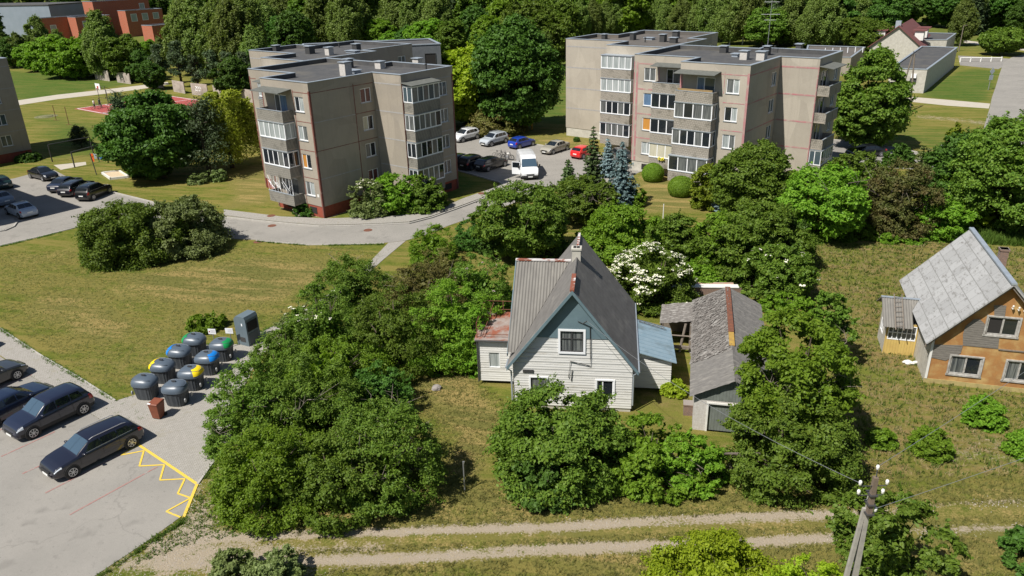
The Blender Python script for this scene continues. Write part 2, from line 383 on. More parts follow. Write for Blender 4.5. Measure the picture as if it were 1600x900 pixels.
nt.links.new(fine.outputs[0], b.inputs['Base Color']); b.inputs['Roughness'].default_value = 1; b.inputs['Specular IOR Level'].default_value = .1
bump(nt, b, add(mul(n3, .6), mul(n4, .5)), .9, .09)
ml['ground'] = mt
me = npmesh('ground', V, F, mt)
for k, a in Wt.items():
    at = me.attributes.new(k, 'FLOAT', 'POINT'); at.data.foreach_set('value', a.astype(np.float32).ravel())
go = bpy.data.objects.new('ground', me); C.objects.link(go); tag(go, kind='structure')

# ---------------------------------------------------------------- roads, car parks and paths
def mul_(nt, a, v):
    n = N(nt, 'ShaderNodeMath', operation='MULTIPLY'); nt.links.new(a, n.inputs[0]); n.inputs[1].default_value = v; return n.outputs[0]
def asphalt(name, c1, c2, c3, crack=.0):
    mt, nt, b = newmat(name); p = pos(nt)
    col = mixc(nt, ramp(nt, noise(nt, p, .25, 5), .35, .65), c1, c2)
    col = mixc(nt, ramp(nt, noise(nt, p, 2.2, 6, .75), .56, .72), col, c3)
    sp = mixc(nt, ramp(nt, noise(nt, p, 60, 2), .35, .65), (.82, .82, .82), (1.15, 1.15, 1.15))
    col = mixc(nt, 1.0, col, sp, 'MULTIPLY')
    vo = N(nt, 'ShaderNodeTexVoronoi', feature='DISTANCE_TO_EDGE'); vo.inputs['Scale'].default_value = .09
    ws = N(nt, 'ShaderNodeVectorMath', operation='ADD'); nt.links.new(p, ws.inputs[0])
    nn = N(nt, 'ShaderNodeTexNoise'); nn.inputs['Scale'].default_value = .6; nn.inputs['Detail'].default_value = 5; nt.links.new(p, nn.inputs['Vector'])
    vm = N(nt, 'ShaderNodeVectorMath', operation='SCALE'); nt.links.new(nn.outputs[1], vm.inputs[0]); vm.inputs['Scale'].default_value = 3.0; nt.links.new(vm.outputs[0], ws.inputs[1])
    nt.links.new(ws.outputs[0], vo.inputs['Vector'])
    col = mixc(nt, mul_(nt, ramp(nt, noise(nt, p, .55, 3, .5), .60, .68), .45), col, tuple(x*.62 for x in c1))
    col = mixc(nt, mul_(nt, ramp(nt, noise(nt, p, 7, 2, .5), .70, .74), .6), col, tuple(x*.45 for x in c1))
    ck = ramp(nt, vo.outputs[0], -.002, .006)
    col = mixc(nt, ck, tuple(x*.72 for x in c1), col)
    nt.links.new(col, b.inputs['Base Color']); b.inputs['Roughness'].default_value = .92; b.inputs['Specular IOR Level'].default_value = .25
    bump(nt, b, noise(nt, p, 45, 2), .25, .01)
    return mt
ml['asph'] = asphalt('dusty_pale_asphalt', (.285, .268, .24), (.245, .232, .208), (.205, .192, .172))
ml['asph2'] = asphalt('car_park_asphalt', (.258, .245, .222), (.226, .213, .195), (.185, .172, .156))
mt, nt, b = newmat('grey_block_paving'); p = pos(nt)
mp = N(nt, 'ShaderNodeMapping'); mp.inputs['Rotation'].default_value = (0, 0, rad(-33)); nt.links.new(p, mp.inputs[0])
br = N(nt, 'ShaderNodeTexBrick'); br.inputs['Scale'].default_value = 2.6; br.inputs['Mortar Size'].default_value = .022; nt.links.new(mp.outputs[0], br.inputs[0])
br.inputs['Color1'].default_value = (.345, .325, .295, 1); br.inputs['Color2'].default_value = (.295, .278, .25, 1); br.inputs['Mortar'].default_value = (.175, .16, .125, 1)
col = mixc(nt, ramp(nt, noise(nt, p, .9, 6, .7), .57, .68), br.outputs[0], (.26, .24, .19))
col = mixc(nt, ramp(nt, noise(nt, p, 2.4, 6, .8), .66, .70), col, (.10, .12, .04))
nt.links.new(col, b.inputs['Base Color']); b.inputs['Roughness'].default_value = .93; bump(nt, b, br.outputs[1], -.3, .01)
ml['paver'] = mt
ml['kerb'] = M('concrete_kerb', (.42, .40, .36), (.34, .32, .29), 3, .9)
ml['sandpath'] = M('pale_gravel_path', (.46, .42, .35), (.40, .36, .29), 1.5, .95, (.3, .28, .2), .5, .6, .8)
ml['court'] = M('red_rubber_court', (.36, .07, .06), (.30, .06, .055), .8, .9)
ml['line_white'] = M('white_road_paint', (.72, .72, .70), (.6, .6, .58), 8, .8)
ml['line_yellow'] = M('yellow_road_paint', (.70, .50, .05), (.60, .43, .07), 7, .85, (.42, .37, .20), 4.5, .60, .72)
ml['line_red'] = M('worn_red_road_paint', (.34, .15, .13), (.30, .20, .18), 6, .9, (.30, .27, .25), 2.5, .55, .66)
def sheet(name, px, z, mat, skirt=True):
    poly = [tuple(q) for q in (GP(px) if not isinstance(px, np.ndarray) else px)]
    mb = MB()
    if skirt: mb.prism(poly, -.05, z)
    else: mb.add([(x, y, z) for x, y in poly], [tuple(range(len(poly)))])
    o = mb.build(name, mat)
    bm = bmesh.new(); bm.from_mesh(o.data); bmesh.ops.recalc_face_normals(bm, faces=bm.faces); bm.to_mesh(o.data); bm.free()
    return tag(o, kind='structure')
def smooth_px(px, it=2):
    p = np.array(px, float)
    for _ in range(it):
        q = np.roll(p, -1, 0); p = np.stack([.78*p+.22*q, .22*p+.78*q], 1).reshape(-1, 2)
    return [tuple(a) for a in p]
road_px = [(-60, 402), (0, 385), (65, 370), (135, 352), (200, 357), (250, 363), (300, 369), (360, 373), (400, 375), (432, 378), (482, 382), (550, 381), (607, 379), (634, 376), (668, 366), (700, 353), (760, 332), (842, 305), (880, 291), (960, 286),
           (1002, 268), (985, 259), (945, 246), (908, 238), (887, 233), (850, 229), (833, 226), (790, 220), (746, 214), (716, 211), (660, 210), (640, 225), (650, 250), (719, 268), (779, 285), (790, 292),
           (770, 305), (725, 322), (675, 340), (640, 349), (600, 351.5), (550, 353), (500, 354), (450, 350), (400, 345), (350, 338), (290, 327), (240, 316), (175, 300), (135, 288), (100, 274), (85, 266), (48, 272), (22, 279), (-60, 290)]
sheet('road', road_px, .02, ml['asph'])
sheet('pavement', [(350, 329), (400, 335), (440, 340), (510, 343), (560, 341.5), (615, 339), (655, 333), (695, 324), (725, 311), (766, 297), (787, 287), (800, 283), (808, 281), (800, 290), (785, 298), (770, 304.5), (725, 321), (675, 339), (640, 348), (600, 350.3), (550, 352), (500, 353), (450, 349), (400, 344), (350, 337)], .13, ml['paver'])
def kerb(name, px, w=.16, z=.14):
    pts_ = GP(px); mb = MB()
    for a, b2 in zip(pts_[:-1], pts_[1:]):
        d = b2-a; L = np.hypot(*d); n = np.array([-d[1], d[0]])/L*w/2
        q = [a-n, b2-n, b2+n, a+n]; mb.prism([tuple(x) for x in q], -.02, z)
    return tag(mb.build(name, ml['kerb']), kind='structure')
kerb('kerb', [(770, 306), (725, 323), (675, 341), (640, 350), (600, 352), (550, 354), (500, 355), (450, 351), (400, 346), (350, 340), (290, 328), (240, 317), (175, 301)])
kerb('kerb', [(716, 211), (746, 213.5), (790, 219.5), (833, 225.5), (850, 228.5), (887, 232.5), (908, 237.5), (945, 245.5), (985, 258.5)])
kerb('kerb', [(719, 268), (779, 285), (790, 291)])
kerb('kerb', [(0, 384), (65, 369.5), (135, 351.5)], .12, .07)
kerb('kerb', [(400, 376.3), (432, 379), (482, 383), (550, 382), (600, 380.5)], .12, .07)
kerb('kerb', [(-20, 366), (8, 361), (22, 355), (27, 348)], .16, .14)
tag(sheet('pavement', [(-40, 368), (6, 360.5), (21, 354.5), (26, 348), (20, 343), (-40, 352)], .12, ml['paver']))
# lower left car park
sheet('parking_lot', [(-130, 470), (0, 557), (52, 590), (155, 655), (215, 692), (308, 757), (285, 806), (230, 846), (147, 901), (40, 985), (-260, 1060), (-500, 800)], .02, ml['asph'])
sheet('paving', [(-130, 430), (0, 514), (60, 554), (120, 589), (180, 627), (212, 617), (262, 566), (300, 537), (345, 540), (372, 538), (400, 522), (458, 497), (520, 455), (580, 408), (585, 402), (607, 379.5), (634, 376.5), (600, 405), (560, 440), (480, 500), (400, 565), (385, 600), (378, 640), (352, 697), (309, 757), (215, 691.4), (155, 654.4), (52, 589.4), (-130, 469)], .025, ml['paver'])
kerb('kerb', [(309, 757), (330, 727), (352, 697), (372, 660)], .12, .06)
kerb('kerb', [(0, 513), (60, 553), (120, 588), (180, 626)], .1, .05)
def strip(mb, a, b2, w, z):
    d = b2-a; L = np.hypot(*d); n = np.array([-d[1], d[0]])/L*w/2
    mb.add([(*(a-n), z), (*(b2-n), z), (*(b2+n), z), (*(a+n), z)], [(0, 1, 2, 3)])
def marks(name, segs, w, z, mat):
    mb = MB()
    for i, s in enumerate(segs):
        q = GP(s)
        for a, b2 in zip(q[:-1], q[1:]): strip(mb, a, b2, w, z); z += .0005
    return tag(mb.build(name, mat), kind='structure')
marks('yellow_marking', [[(214, 694), (262, 726), (308, 757), (287, 809)]], .15, .034, ml['line_yellow'])
marks('yellow_marking', [[(214, 697), (189, 712), (225, 705), (218, 729), (257, 727), (250, 751), (289, 749), (278, 772), (298, 779), (260, 800), (282, 809)]], .10, .036, ml['line_yellow'])
marks('red_marking', [[(2, 714), (86, 675)]], .09, .03, ml['line_red'])
marks('red_marking', [[(35, 741), (120, 702)]], .09, .03, ml['line_red'])
marks('red_marking', [[(71, 771), (190, 710)]], .09, .03, ml['line_red'])
marks('red_marking', [[(109, 805), (246, 730)]], .09, .03, ml['line_red'])
marks('red_marking', [[(-20, 614), (50, 586)]], .09, .03, ml['line_red'])
marks('red_marking', [[(-40, 690), (40, 655)]], .09, .03, ml['line_red'])
marks('white_marking', [[(1325, 229), (1332, 224)]], .12, .03, ml['line_white'])
marks('white_marking', [[(1350, 231), (1357, 226)]], .12, .03, ml['line_white'])
# far right street, its side paths, the yard behind the right block
sheet('road', [(1660, 76), (1600, 85), (1580, 90), (1568, 98), (1562, 115), (1556, 135), (1550, 152), (1546, 170), (1540, 190), (1533, 215), (1528, 235), (1500, 262), (1700, 262), (1800, 160)], .02, ml['asph'])
sheet('path', [(1418, 151), (1480, 156), (1547, 162), (1545, 169.5), (1480, 165), (1418, 158.5), (1395, 157), (1360, 150), (1362, 145), (1395, 148)], .012, ml['sandpath'])
sheet('yard', [(1497, 87), (1535, 89), (1580, 92), (1566, 105), (1560, 108), (1500, 102)], .015, ml['asph2'])
sheet('parking_lot', [(1286, 217), (1350, 224), (1392, 231), (1440, 240), (1477, 248), (1472, 266), (1430, 265), (1380, 262), (1286, 262)], .016, ml['asph2'])
kerb('kerb', [(1300, 218.5), (1350, 223.5), (1392, 230.5), (1440, 239.5), (1477, 247.5)], .15, .12)
sheet('path', [(1502, 62), (1560, 70), (1640, 78), (1640, 83), (1560, 75), (1502, 66)], .01, ml['sandpath'])
sheet('path', [(-60, 168), (0, 159.5), (27, 157), (90, 148), (155, 141), (215, 134), (262, 128), (264, 132), (216, 140), (160, 147), (90, 155), (29, 164.5), (0, 168), (-60, 176)], .015, ml['sandpath'])
sheet('path', [(84, 258), (134, 253), (135, 257.5), (95, 265.5)], .012, ml['sandpath'])
a0, a1, a2_ = G(116, 170), G(197, 185), G(212, 156)
a3 = a1 + (a2_-a0)*1.55; a2_ = a0 + (a2_-a0)*1.55
court = np.array([a0, a1, a3, a2_])
sheet('sports_court', court, .02, ml['court'])
mb = MB()
for (i0, j0, i1, j1) in ((.02, .02, .98, .02), (.98, .02, .98, .98), (.98, .98, .02, .98), (.02, .98, .02, .02), (.02, .5, .98, .5), (.3, .02, .3, .98), (.3, .3, .75, .3)):
    f = lambda i, j: a0 + (a2_-a0)*i + (a1-a0)*j
    strip(mb, f(i0, j0), f(i1, j1), .22, .03)
tag(mb.build('white_marking', ml['line_white']), kind='structure')
def manhole(x, y, z, r=.42):
    g = G(x, y); mb = MB().lathe([(r, 0), (r, .012), (r*.8, .014), (r*.78, .006)], 20)
    tag(mb.build('manhole_cover', ml['rust'], loc=(g[0], g[1], z)), None, 'manhole cover', 'manhole covers in the street and pavement')
    return bpy.context.scene.collection.objects[-1]
for (x, y, z, lb) in ((425, 353, .022, 'round rusty manhole cover in the street below the corner balconies'), (575, 360, .022, 'round rusty manhole cover in the middle of the curving street'), (424, 339, .132, 'round rusty manhole cover in the paved footway'),
                      (753, 304, .132, 'round manhole cover in the footway by the van car park'), (403, 378, .001, 'round manhole cover in the grass at the edge of the street')):
    manhole(x, y, z)['label'] = lb

# ================================================================ BUILDINGS
def inset(poly, d):
    n = len(poly); out = []
    A = sum(poly[i][0]*poly[(i+1) % n][1]-poly[(i+1) % n][0]*poly[i][1] for i in range(n)); sg = 1 if A > 0 else -1
    for i in range(n):
        p0, p1, p2 = np.array(poly[i-1]), np.array(poly[i]), np.array(poly[(i+1) % n])
        e1 = (p1-p0)/np.linalg.norm(p1-p0); e2 = (p2-p1)/np.linalg.norm(p2-p1)
        n1 = np.array([-e1[1], e1[0]])*sg; n2 = np.array([-e2[1], e2[0]])*sg
        k = (n1+n2)/(1+n1@n2); out.append(tuple(p1+k*d))
    return out
def wall_holes(mb, W, s0, s1, z0, z1, holes, depth=.14, mi=0, lap=None, lo=None, hi=None, t0=0.0):
    zs = {z0, z1}
    for h in holes: zs |= {h[2], h[3]}
    if lap:
        k = z0
        while k < z1: zs.add(round(k, 5)); k += lap
    zs = sorted(z for z in zs if z0-1e-6 <= z <= z1+1e-6)
    for za, zb in zip(zs[:-1], zs[1:]):
        if zb-za < 1e-5: continue
        a0_, b0_ = (lo(za), hi(za)) if lo else (s0, s1); a1_, b1_ = (lo(zb), hi(zb)) if lo else (s0, s1)
        cuts = sorted((h[0], h[1]) for h in holes if h[2] < zb-1e-6 and h[3] > za+1e-6)
        off = 0.0
        if lap: off = .022
        curA, curB = a0_, a1_
        for c in cuts + [None]:
            eA, eB = (c[0], c[0]) if c else (b0_, b1_)
            if eA > curA-1e-6 and (eA-curA > 1e-5 or eB-curB > 1e-5):
                ph = ((za-z0) % lap)/lap if lap else 0; ph2 = ph + ((zb-za)/lap if lap else 0)
                ta = t0-off*(1-ph) if lap else t0; tb = t0-off*(1-min(ph2, 1)) if lap else t0
                mb.quad(W(curA, ta, za), W(eA, ta, za), W(max(eB, curB), tb, zb), W(curB, tb, zb), mi)
                if lap: mb.quad(W(curB, tb, zb), W(max(eB, curB), tb, zb), W(max(eB, curB), tb-off*(1 if min(ph2, 1) >= .999 else 0), zb), W(curB, tb-off*(1 if min(ph2, 1) >= .999 else 0), zb), mi)
            if c: curA = curB = c[1]
    for (a, b2, c, d) in [h[:4] for h in holes]:
        mb.quad(W(a, t0, c), W(a, depth, c), W(a, depth, d), W(a, t0, d), mi); mb.quad(W(b2, t0, c), W(b2, depth, c), W(b2, depth, d), W(b2, t0, d), mi)
        mb.quad(W(a, t0, c), W(b2, t0, c), W(b2, depth, c), W(a, depth, c), mi); mb.quad(W(a, t0, d), W(b2, t0, d), W(b2, depth, d), W(a, depth, d), mi)
def window(parent, W, a, b2, c, d, pane='glass', mull=(.5,), t=.10, fm='white', fw=.07, sill=True, name='window', rails=(), pane2=None):
    mb = MB(); T0, T1 = t-.05, t+.03
    mb.box(a, a+fw, T0, T1, c, d, W); mb.box(b2-fw, b2, T0, T1, c, d, W)
    mb.box(a+fw, b2-fw, T0, T1, c, c+fw, W); mb.box(a+fw, b2-fw, T0, T1, d-fw, d, W)
    for q in mull: x = a+(b2-a)*q; mb.box(x-fw*.55, x+fw*.55, T0-.004, T1, c+fw, d-fw, W)
    for q in rails: z = c+(d-c)*q; mb.box(a+fw, b2-fw, T0+.004, T1, z-.025, z+.025, W)
    o = mb.build(name, ml[fm], parent)
    if sill: MB().box(a-.06, b2+.06, -.07, t-.052, c-.05, c-.006, W).build('sill', ml['tin'], o)
    cuts = [0] + list(mull) + [1]
    for i in range(len(cuts)-1):
        pn = pane if (pane2 is None or i % 2 == 0) else pane2
        x0 = a+(b2-a)*cuts[i]; x1 = a+(b2-a)*cuts[i+1]
        MB().box(x0+fw*.55, x1-fw*.55, t, t+.02, c+fw, d-fw, W).build('pane', ml[pn], o)
    return o
def joint_lines(mb, W, s0, s1, zs, wv=.10, verts=(), z0=1.2, z1=12.6, mi=0):
    for z in zs: mb.box(s0, s1, -.012, .05, z-wv/2, z+wv/2, W, mi)
    for s, wv2 in verts: mb.box(s-wv2/2, s+wv2/2, -.016, .05, z0, z1, W, mi)
ZB, ZT, ZR = 1.2, 13.38, 12.93
def roof_set(parent, outline, roofmat='bitumen'):
    ins = inset(outline, .30); MB().add([(x, y, ZR) for x, y in inset(outline, .05)], [tuple(range(len(outline)))]).build('roof', ml[roofmat], parent)
    n = len(outline); cap = MB(); out = inset(outline, -.05)
    for i in range(n):
        j = (i+1) % n
        cap.add([(*out[i], ZT), (*out[j], ZT), (*ins[j], ZT), (*ins[i], ZT), (*out[i], ZT+.05), (*out[j], ZT+.05), (*ins[j], ZT+.05), (*ins[i], ZT+.05)], [(3, 2, 1, 0), (4, 5, 6, 7), (0, 1, 5, 4), (2, 3, 7, 6)])
    cap.build('parapet_cap', ml['tin'], parent)
    inner = MB()
    i2 = inset(outline, .27)
    for i in range(n):
        j = (i+1) % n; inner.quad((*i2[j], ZR-.02), (*i2[i], ZR-.02), (*i2[i], ZT-.005), (*i2[j], ZT-.005))
    inner.build('parapet', ml[roofmat], parent)
def balcony(parent, W, a, b2, k, state, depth=1.25, rail='rail_b', npan=5, pane='glass', pane2=None, open_glass=None):
    z = ZB+2.8*k
    slab = MB(); slab.box(a, b2, -depth, .0, z-.02, z+.13, W)
    slab.box(a, b2, -depth-.06, -depth+.02, z-.06, z+1.05, W, 1)
    slab.box(a-.0, a+.08, -depth+.02, -.002, z+.13, z+1.05, W, 1); slab.box(b2-.08, b2, -depth+.02, -.002, z+.13, z+1.05, W, 1)
    slab.box(a-.03, b2+.03, -depth-.09, -depth+.05, z+1.05, z+1.10, W, 2)
    o = slab.build('balcony', [ml['concrete'], ml[rail], ml['tin']], parent)
    if state in ('glazed', 'glazed_roof'):
        g = MB(); z0, z1 = z+1.10, z+2.68; T0, T1 = -depth-.05, -depth+.02
        g.box(a-.03, b2+.03, T0-.02, T1, z0, z0+.09, W); g.box(a-.03, b2+.03, T0-.02, T1, z1-.09, z1, W)
        n = npan
        for i in range(n+1):
            x = a+(b2-a)*i/n; g.box(x-.05, x+.05, T0, T1-.004, z0+.09, z1-.09, W)
        for e, sg in ((a-.03, 1), (b2-.04, -1)):
            g.box(e, e+.07, T1, -.01, z0, z0+.09, W); g.box(e, e+.07, T1, -.01, z1-.09, z1, W); g.box(e, e+.07, -.09, -.012, z0+.09, z1-.09, W); g.box(e, e+.07, -.64, -.57, z0+.09, z1-.09, W)
        gl = g.build('balcony_glazing', ml['white'], o)
        rr = random.Random(int(a*7+k*13+b2*3))
        for i in range(n):
            x0, x1 = a+(b2-a)*i/n+.05, a+(b2-a)*(i+1)/n-.05
            pn = pane if (pane2 is None or rr.random() < .5) else pane2
            MB().box(x0, x1, -depth-.03, -depth-.01, z0+.09, z1-.09, W).build('pane', ml[pn], o)
        for e in (a-.005, b2-.02): MB().box(e, e+.02, T1+.002, -.095, z0+.092, z1-.092, W).build('pane', ml[pane], o)
        MB().box(a-.08, b2+.08, -depth-.14, -.005, z1+.004, z1+.06, W).build('canopy', ml['tin'], o)
    if state in ('open', 'open_canopy'):
        if open_glass is not None:
            pass
    if state == 'open_canopy' or state == 'glazed_roof':
        mb = MB(); s_ = a-.25, b2+.15
        mb.add([W(s_[0], .0, z+2.98), W(s_[1], .0, z+2.98), W(s_[1], -depth-.35, z+2.78), W(s_[0], -depth-.35, z+2.78), W(s_[0], .0, z+3.04), W(s_[1], .0, z+3.04), W(s_[1], -depth-.35, z+2.84), W(s_[0], -depth-.35, z+2.84)],
               [(0, 1, 2, 3), (7, 6, 5, 4), (3, 2, 6, 7), (1, 5, 6, 2), (0, 3, 7, 4)])
        mb.build('canopy', ml['sheetroof'], o)
    return o
def vent(parent, s, t, w=.7, d=.7, h=.75, mat='tin', capz=True):
    mb = MB().box(s-w/2, s+w/2, t-d/2, t+d/2, ZR, ZR+h)
    o = mb.build('roof_vent', ml[mat], parent)
    if capz: MB().box(s-w/2-.12, s+w/2+.12, t-d/2-.12, t+d/2+.12, ZR+h+.06, ZR+h+.12).box(s-.05, s+.05, t-.05, t+.05, ZR+h, ZR+h+.06).build('vent_cap', ml['tin'], o)
    return o
BA = -.6745
A1 = np.array([-18.75, 74.45]); A2 = np.array([24.1, 77.75])
def tost(o, q, z):
    g = G(*q, z)-o; return (g[0]*math.cos(BA)+g[1]*math.sin(BA), -g[0]*math.sin(BA)+g[1]*math.cos(BA))
OUT1 = [(0, 0), (0, 8.2), (4.1, 8.2), (4.1, 15.8), (-5, 15.8), (-5, 14.8), (-15.2, 14.8), (-15.2, 3.9), (-7.5, 3.9), (-7.5, 0)]
OUT2 = [(-15.2, 11.4), (-15.2, 22.8), (-17.6, 22.8), (-17.6, 31.6), (-29.4, 31.6), (-29.4, 24), (-33, 24), (-33, 16.2), (-23.5, 16.2), (-23.5, 11.4)]
FL = [0, 1, 2, 3]
def W01(s0): return s0
def section_walls(root, outline, skip_edges, concrete, plinth, faces, hold=False):
    """faces: dict edge index -> (holes); plain walls elsewhere"""
    mb = MB(); pl = MB(); n = len(outline); ins = inset(outline, .06)
    for i in range(n):
        if i in skip_edges: continue
        p0, p1 = outline[i], outline[(i+1) % n]; L = math.dist(p0, p1); ang = math.atan2(p1[1]-p0[1], p1[0]-p0[0])
        Wf = local(p0[0], p0[1], ang)
        wall_holes(mb, Wf, 0, L, ZB, ZT, faces.get(i, []), depth=.16)
        q0, q1 = ins[i], ins[(i+1) % n]; pl.quad((*q0, -.1), (*q1, -.1), (*q1, ZB), (*q0, ZB))
    pl.add([(*q, ZB) for q in outline], [tuple(range(n))[::-1]])
    pl.build('plinth', ml[plinth], root)
    if hold: return mb
    mb.build('wall', ml[concrete], root)
def edgeW(outline, i):
    n = len(outline); p0, p1 = outline[i], outline[(i+1) % n]; return local(p0[0], p0[1], math.atan2(p1[1]-p0[1], p1[0]-p0[0])), math.dist(p0, p1)
# my outlines run counter-clockwise seen from above, so each edge frame has its outside on the right (t negative)
def ccw(o):
    A = sum(o[i][0]*o[(i+1) % len(o)][1]-o[(i+1) % len(o)][0]*o[i][1] for i in range(len(o))); return o if A > 0 else o[::-1]
OUT1 = ccw(OUT1); OUT2 = ccw(OUT2)
def find_edge(outline, a, b2):
    n = len(outline)
    for i in range(n):
        if math.dist(outline[i], a) < .01 and math.dist(outline[(i+1) % n], b2) < .01: return i
def apartment(kind, o2, label, rz=BA):
    root = empty('apartment_building', o2[0], o2[1], 0, rz, label, 'apartment building', 'staggered four storey panel blocks')
    red = kind == 1
    conc, plin = ('concrete', 'plinth_red') if red else ('concrete2', 'plinth_pale')
    jm = 'joint_red' if red else 'joint_pink'; rail = 'rail_a' if red else 'rail_b'
    eAE = find_edge(OUT1, (-7.5, 0), (0, 0)); eAB = find_edge(OUT1, (0, 0), (0, 8.2)); eBC = find_edge(OUT1, (0, 8.2), (4.1, 8.2)); eCD = find_edge(OUT1, (4.1, 8.2), (4.1, 15.8)); eGF = find_edge(OUT1, (-15.2, 3.9), (-7.5, 3.9))
    wn = lambda x0, x1: [(x0, x1, ZB+2.8*k+.95, ZB+2.8*k+2.38) for k in FL]
    dr = lambda x0, x1: [(x0, x1, ZB+2.8*k+.18, ZB+2.8*k+2.38) for k in FL]
    faces = {eAE: wn(7.5-2.35, 7.5-.98) + dr(1.9, 3.9), eAB: wn(6.35, 7.75) if red else wn(6.0, 7.4), eCD: wn(5.3, 6.6) + dr(1.0, 3.2), eGF: wn(1.3, 2.75) + dr(4.1, 6.0)}
    wm1 = section_walls(root, OUT1, [], conc, plin, faces, True)
    WAE, WAB, WBC, WCD, WGF = [edgeW(OUT1, e)[0] for e in (eAE, eAB, eBC, eCD, eGF)]
    roof_set(root, OUT1, 'bitumen')
    # second, set back section
    e2f = find_edge(OUT2, (-23.5, 11.4), (-15.2, 11.4)); e2s = find_edge(OUT2, (-17.6, 22.8), (-17.6, 31.6)); e2k = find_edge(OUT2, (-33, 16.2), (-23.5, 16.2)); e2j = find_edge(OUT2, (-15.2, 11.4), (-15.2, 22.8))
    f2 = {e2f: dr(1.2, 3.4), e2s: wn(6, 7.4)}
    wm2 = section_walls(root, OUT2, [], conc, plin, f2, True)
    W2f, W2s, W2k = [edgeW(OUT2, e)[0] for e in (e2f, e2s, e2k)]
    roof_set(root, OUT2, 'bitumen' if red else 'bitumen2')
    # painted and grouted joints
    J = wm1; zj = [ZB+2.8*k for k in (1, 2, 3, 4)]
    if red:
        joint_lines(J, WAE, 5.05, 7.45, zj, .07, ((7.42, .16), (.07, .14), (5.02, .09)), z0=.1, mi=1)
        joint_lines(J, WAB, 5.5, 8.15, [zj[1], zj[2], zj[3]], .07, ((.10, .2), (5.5, .09)), z0=.1, mi=1)
        joint_lines(J, WAB, .2, 5.45, [zj[1], zj[3]], .06, mi=1)
        joint_lines(J, WCD, 0, 7.6, [], .07, ((.09, .18), (7.5, .2)), z0=.1, mi=1)
        joint_lines(J, WGF, 0, 1.2, [zj[3]], .07, ((.09, .18),), z0=.1, mi=1)
        joint_lines(J, WAB, .2, 5.45, [zj[0], zj[2]], .09, mi=2); joint_lines(J, WBC, .1, 4.0, zj, .12, mi=2); joint_lines(J, WCD, 4.6, 7.3, zj, .09, mi=2); joint_lines(wm2, W2k, .1, 9.4, zj[2:], .14, mi=2)
    else:
        joint_lines(J, WAE, .3, 7.4, [zj[3]], .09, ((.16, .30), (7.38, .24)), z0=1.2, mi=1)
        joint_lines(J, WAE, 4.9, 7.2, zj[1:3], .09, ((4.9, .07),), z0=10.5, mi=1)
        joint_lines(J, WGF, .45, 7.4, [zj[3]], .11, ((.42, .26), (3.2, .10)), z0=1.25, mi=1); joint_lines(J, WGF, .5, 3.2, zj[:3], .15, ((.05, .10),), mi=1)
        joint_lines(J, WAB, .1, 8.1, zj, .12, mi=1); joint_lines(J, WBC, .1, 4.0, zj, .16, ((4.04, .07),), mi=1); joint_lines(J, WCD, 0, .1, [], .1, ((.05, .1),), mi=1)
        joint_lines(wm2, W2k, .1, 9.4, zj, .15, mi=2); joint_lines(wm2, W2s, .1, 8.7, zj, .1, mi=2)
    wm1.build('wall', [ml[conc], ml[jm], ml['joint_grey']], root); wm2.build('wall', [ml[conc], ml[jm], ml['joint_grey']], root)
    # windows
    def win(Wf, x0, x1, ks, **kw):
        for k, pn in zip(ks, kw.pop('panes')):
            window(root, Wf, x0, x1, ZB+2.8*k+.95, ZB+2.8*k+2.38, pane=pn[0] if isinstance(pn, tuple) else pn, pane2=pn[1] if isinstance(pn, tuple) else None, **kw)
    if red:
        win(WAE, 5.15, 6.52, (3, 2, 1, 0), panes=(('glass', 'curt_white'), ('curt_white', 'curt_half'), ('curt_orange', 'glass'), ('curt_half', 'curt_white')))
        win(WAB, 6.35, 7.75, (3, 2, 1, 0), panes=(('curt_red', 'curt_red'), ('curt_cream', 'glass'), ('curt_half', 'glass'), ('curt_red', 'curt_red')))
        win(WCD, 5.3, 6.6, (3, 2, 1, 0), panes=('glass_blue', 'curt_half', 'curt_half', 'glass'), mull=(.5,))
        win(WGF, 1.3, 2.75, (3, 2, 1, 0), panes=('curt_white', 'glass', 'glass', 'curt_half'))
    else:
        win(WAE, 5.15, 6.52, (3, 2, 1, 0), panes=(('curt_half', 'curt_white'), ('glass', 'curt_white'), ('curt_white', 'curt_half'), 'curt_half'), mull=(.55,))
        win(WAB, 6.0, 7.4, (3, 2, 1, 0), panes=('glass_blue', 'glass_blue', 'glass_blue', 'glass_blue'))
        win(WCD, 5.3, 6.6, (3, 2, 1, 0), panes=('glass_blue', 'glass_blue', 'curt_half', 'glass'))
        win(WGF, 1.3, 2.75, (3,), panes=(('curt_half', 'curt_half'),)); win(WGF, 1.3, 2.75, (2,), panes=('curt_blue',), mull=()); win(WGF, 1.3, 2.75, (1,), panes=('curt_orange',), mull=()); win(WGF, 1.3, 2.75, (0,), panes=('curt_white',))
    win(W2s, 6, 7.4, (3, 2, 1, 0), panes=('curt_half', 'glass', 'glass', 'glass'))
    # balcony doors and windows behind the balconies
    def doors(Wf, x0, x1, panes):
        for k, pn in zip((3, 2, 1, 0), panes):
            window(root, Wf, x0, x1, ZB+2.8*k+.18, ZB+2.8*k+2.38, pane=pn[0], pane2=pn[1], mull=(.42,), sill=False, name='balcony_door')
    doors(WAE, 1.9, 3.9, (('curt_half', 'curt_blue') if red else ('curt_blue', 'glass_blue'),)+(('glass', 'curt_half'),)*3)
    doors(WCD, 1.0, 3.2, (('glass', 'glass'), ('curt_half', 'glass'), ('glass', 'curt_half'), ('glass', 'glass')))
    doors(WGF, 4.1, 6.0, (('glass', 'curt_half'),)*4); doors(W2f, 1.2, 3.4, (('glass', 'glass'),)*4)
    G_, Or = 'glazed', 'open_canopy'
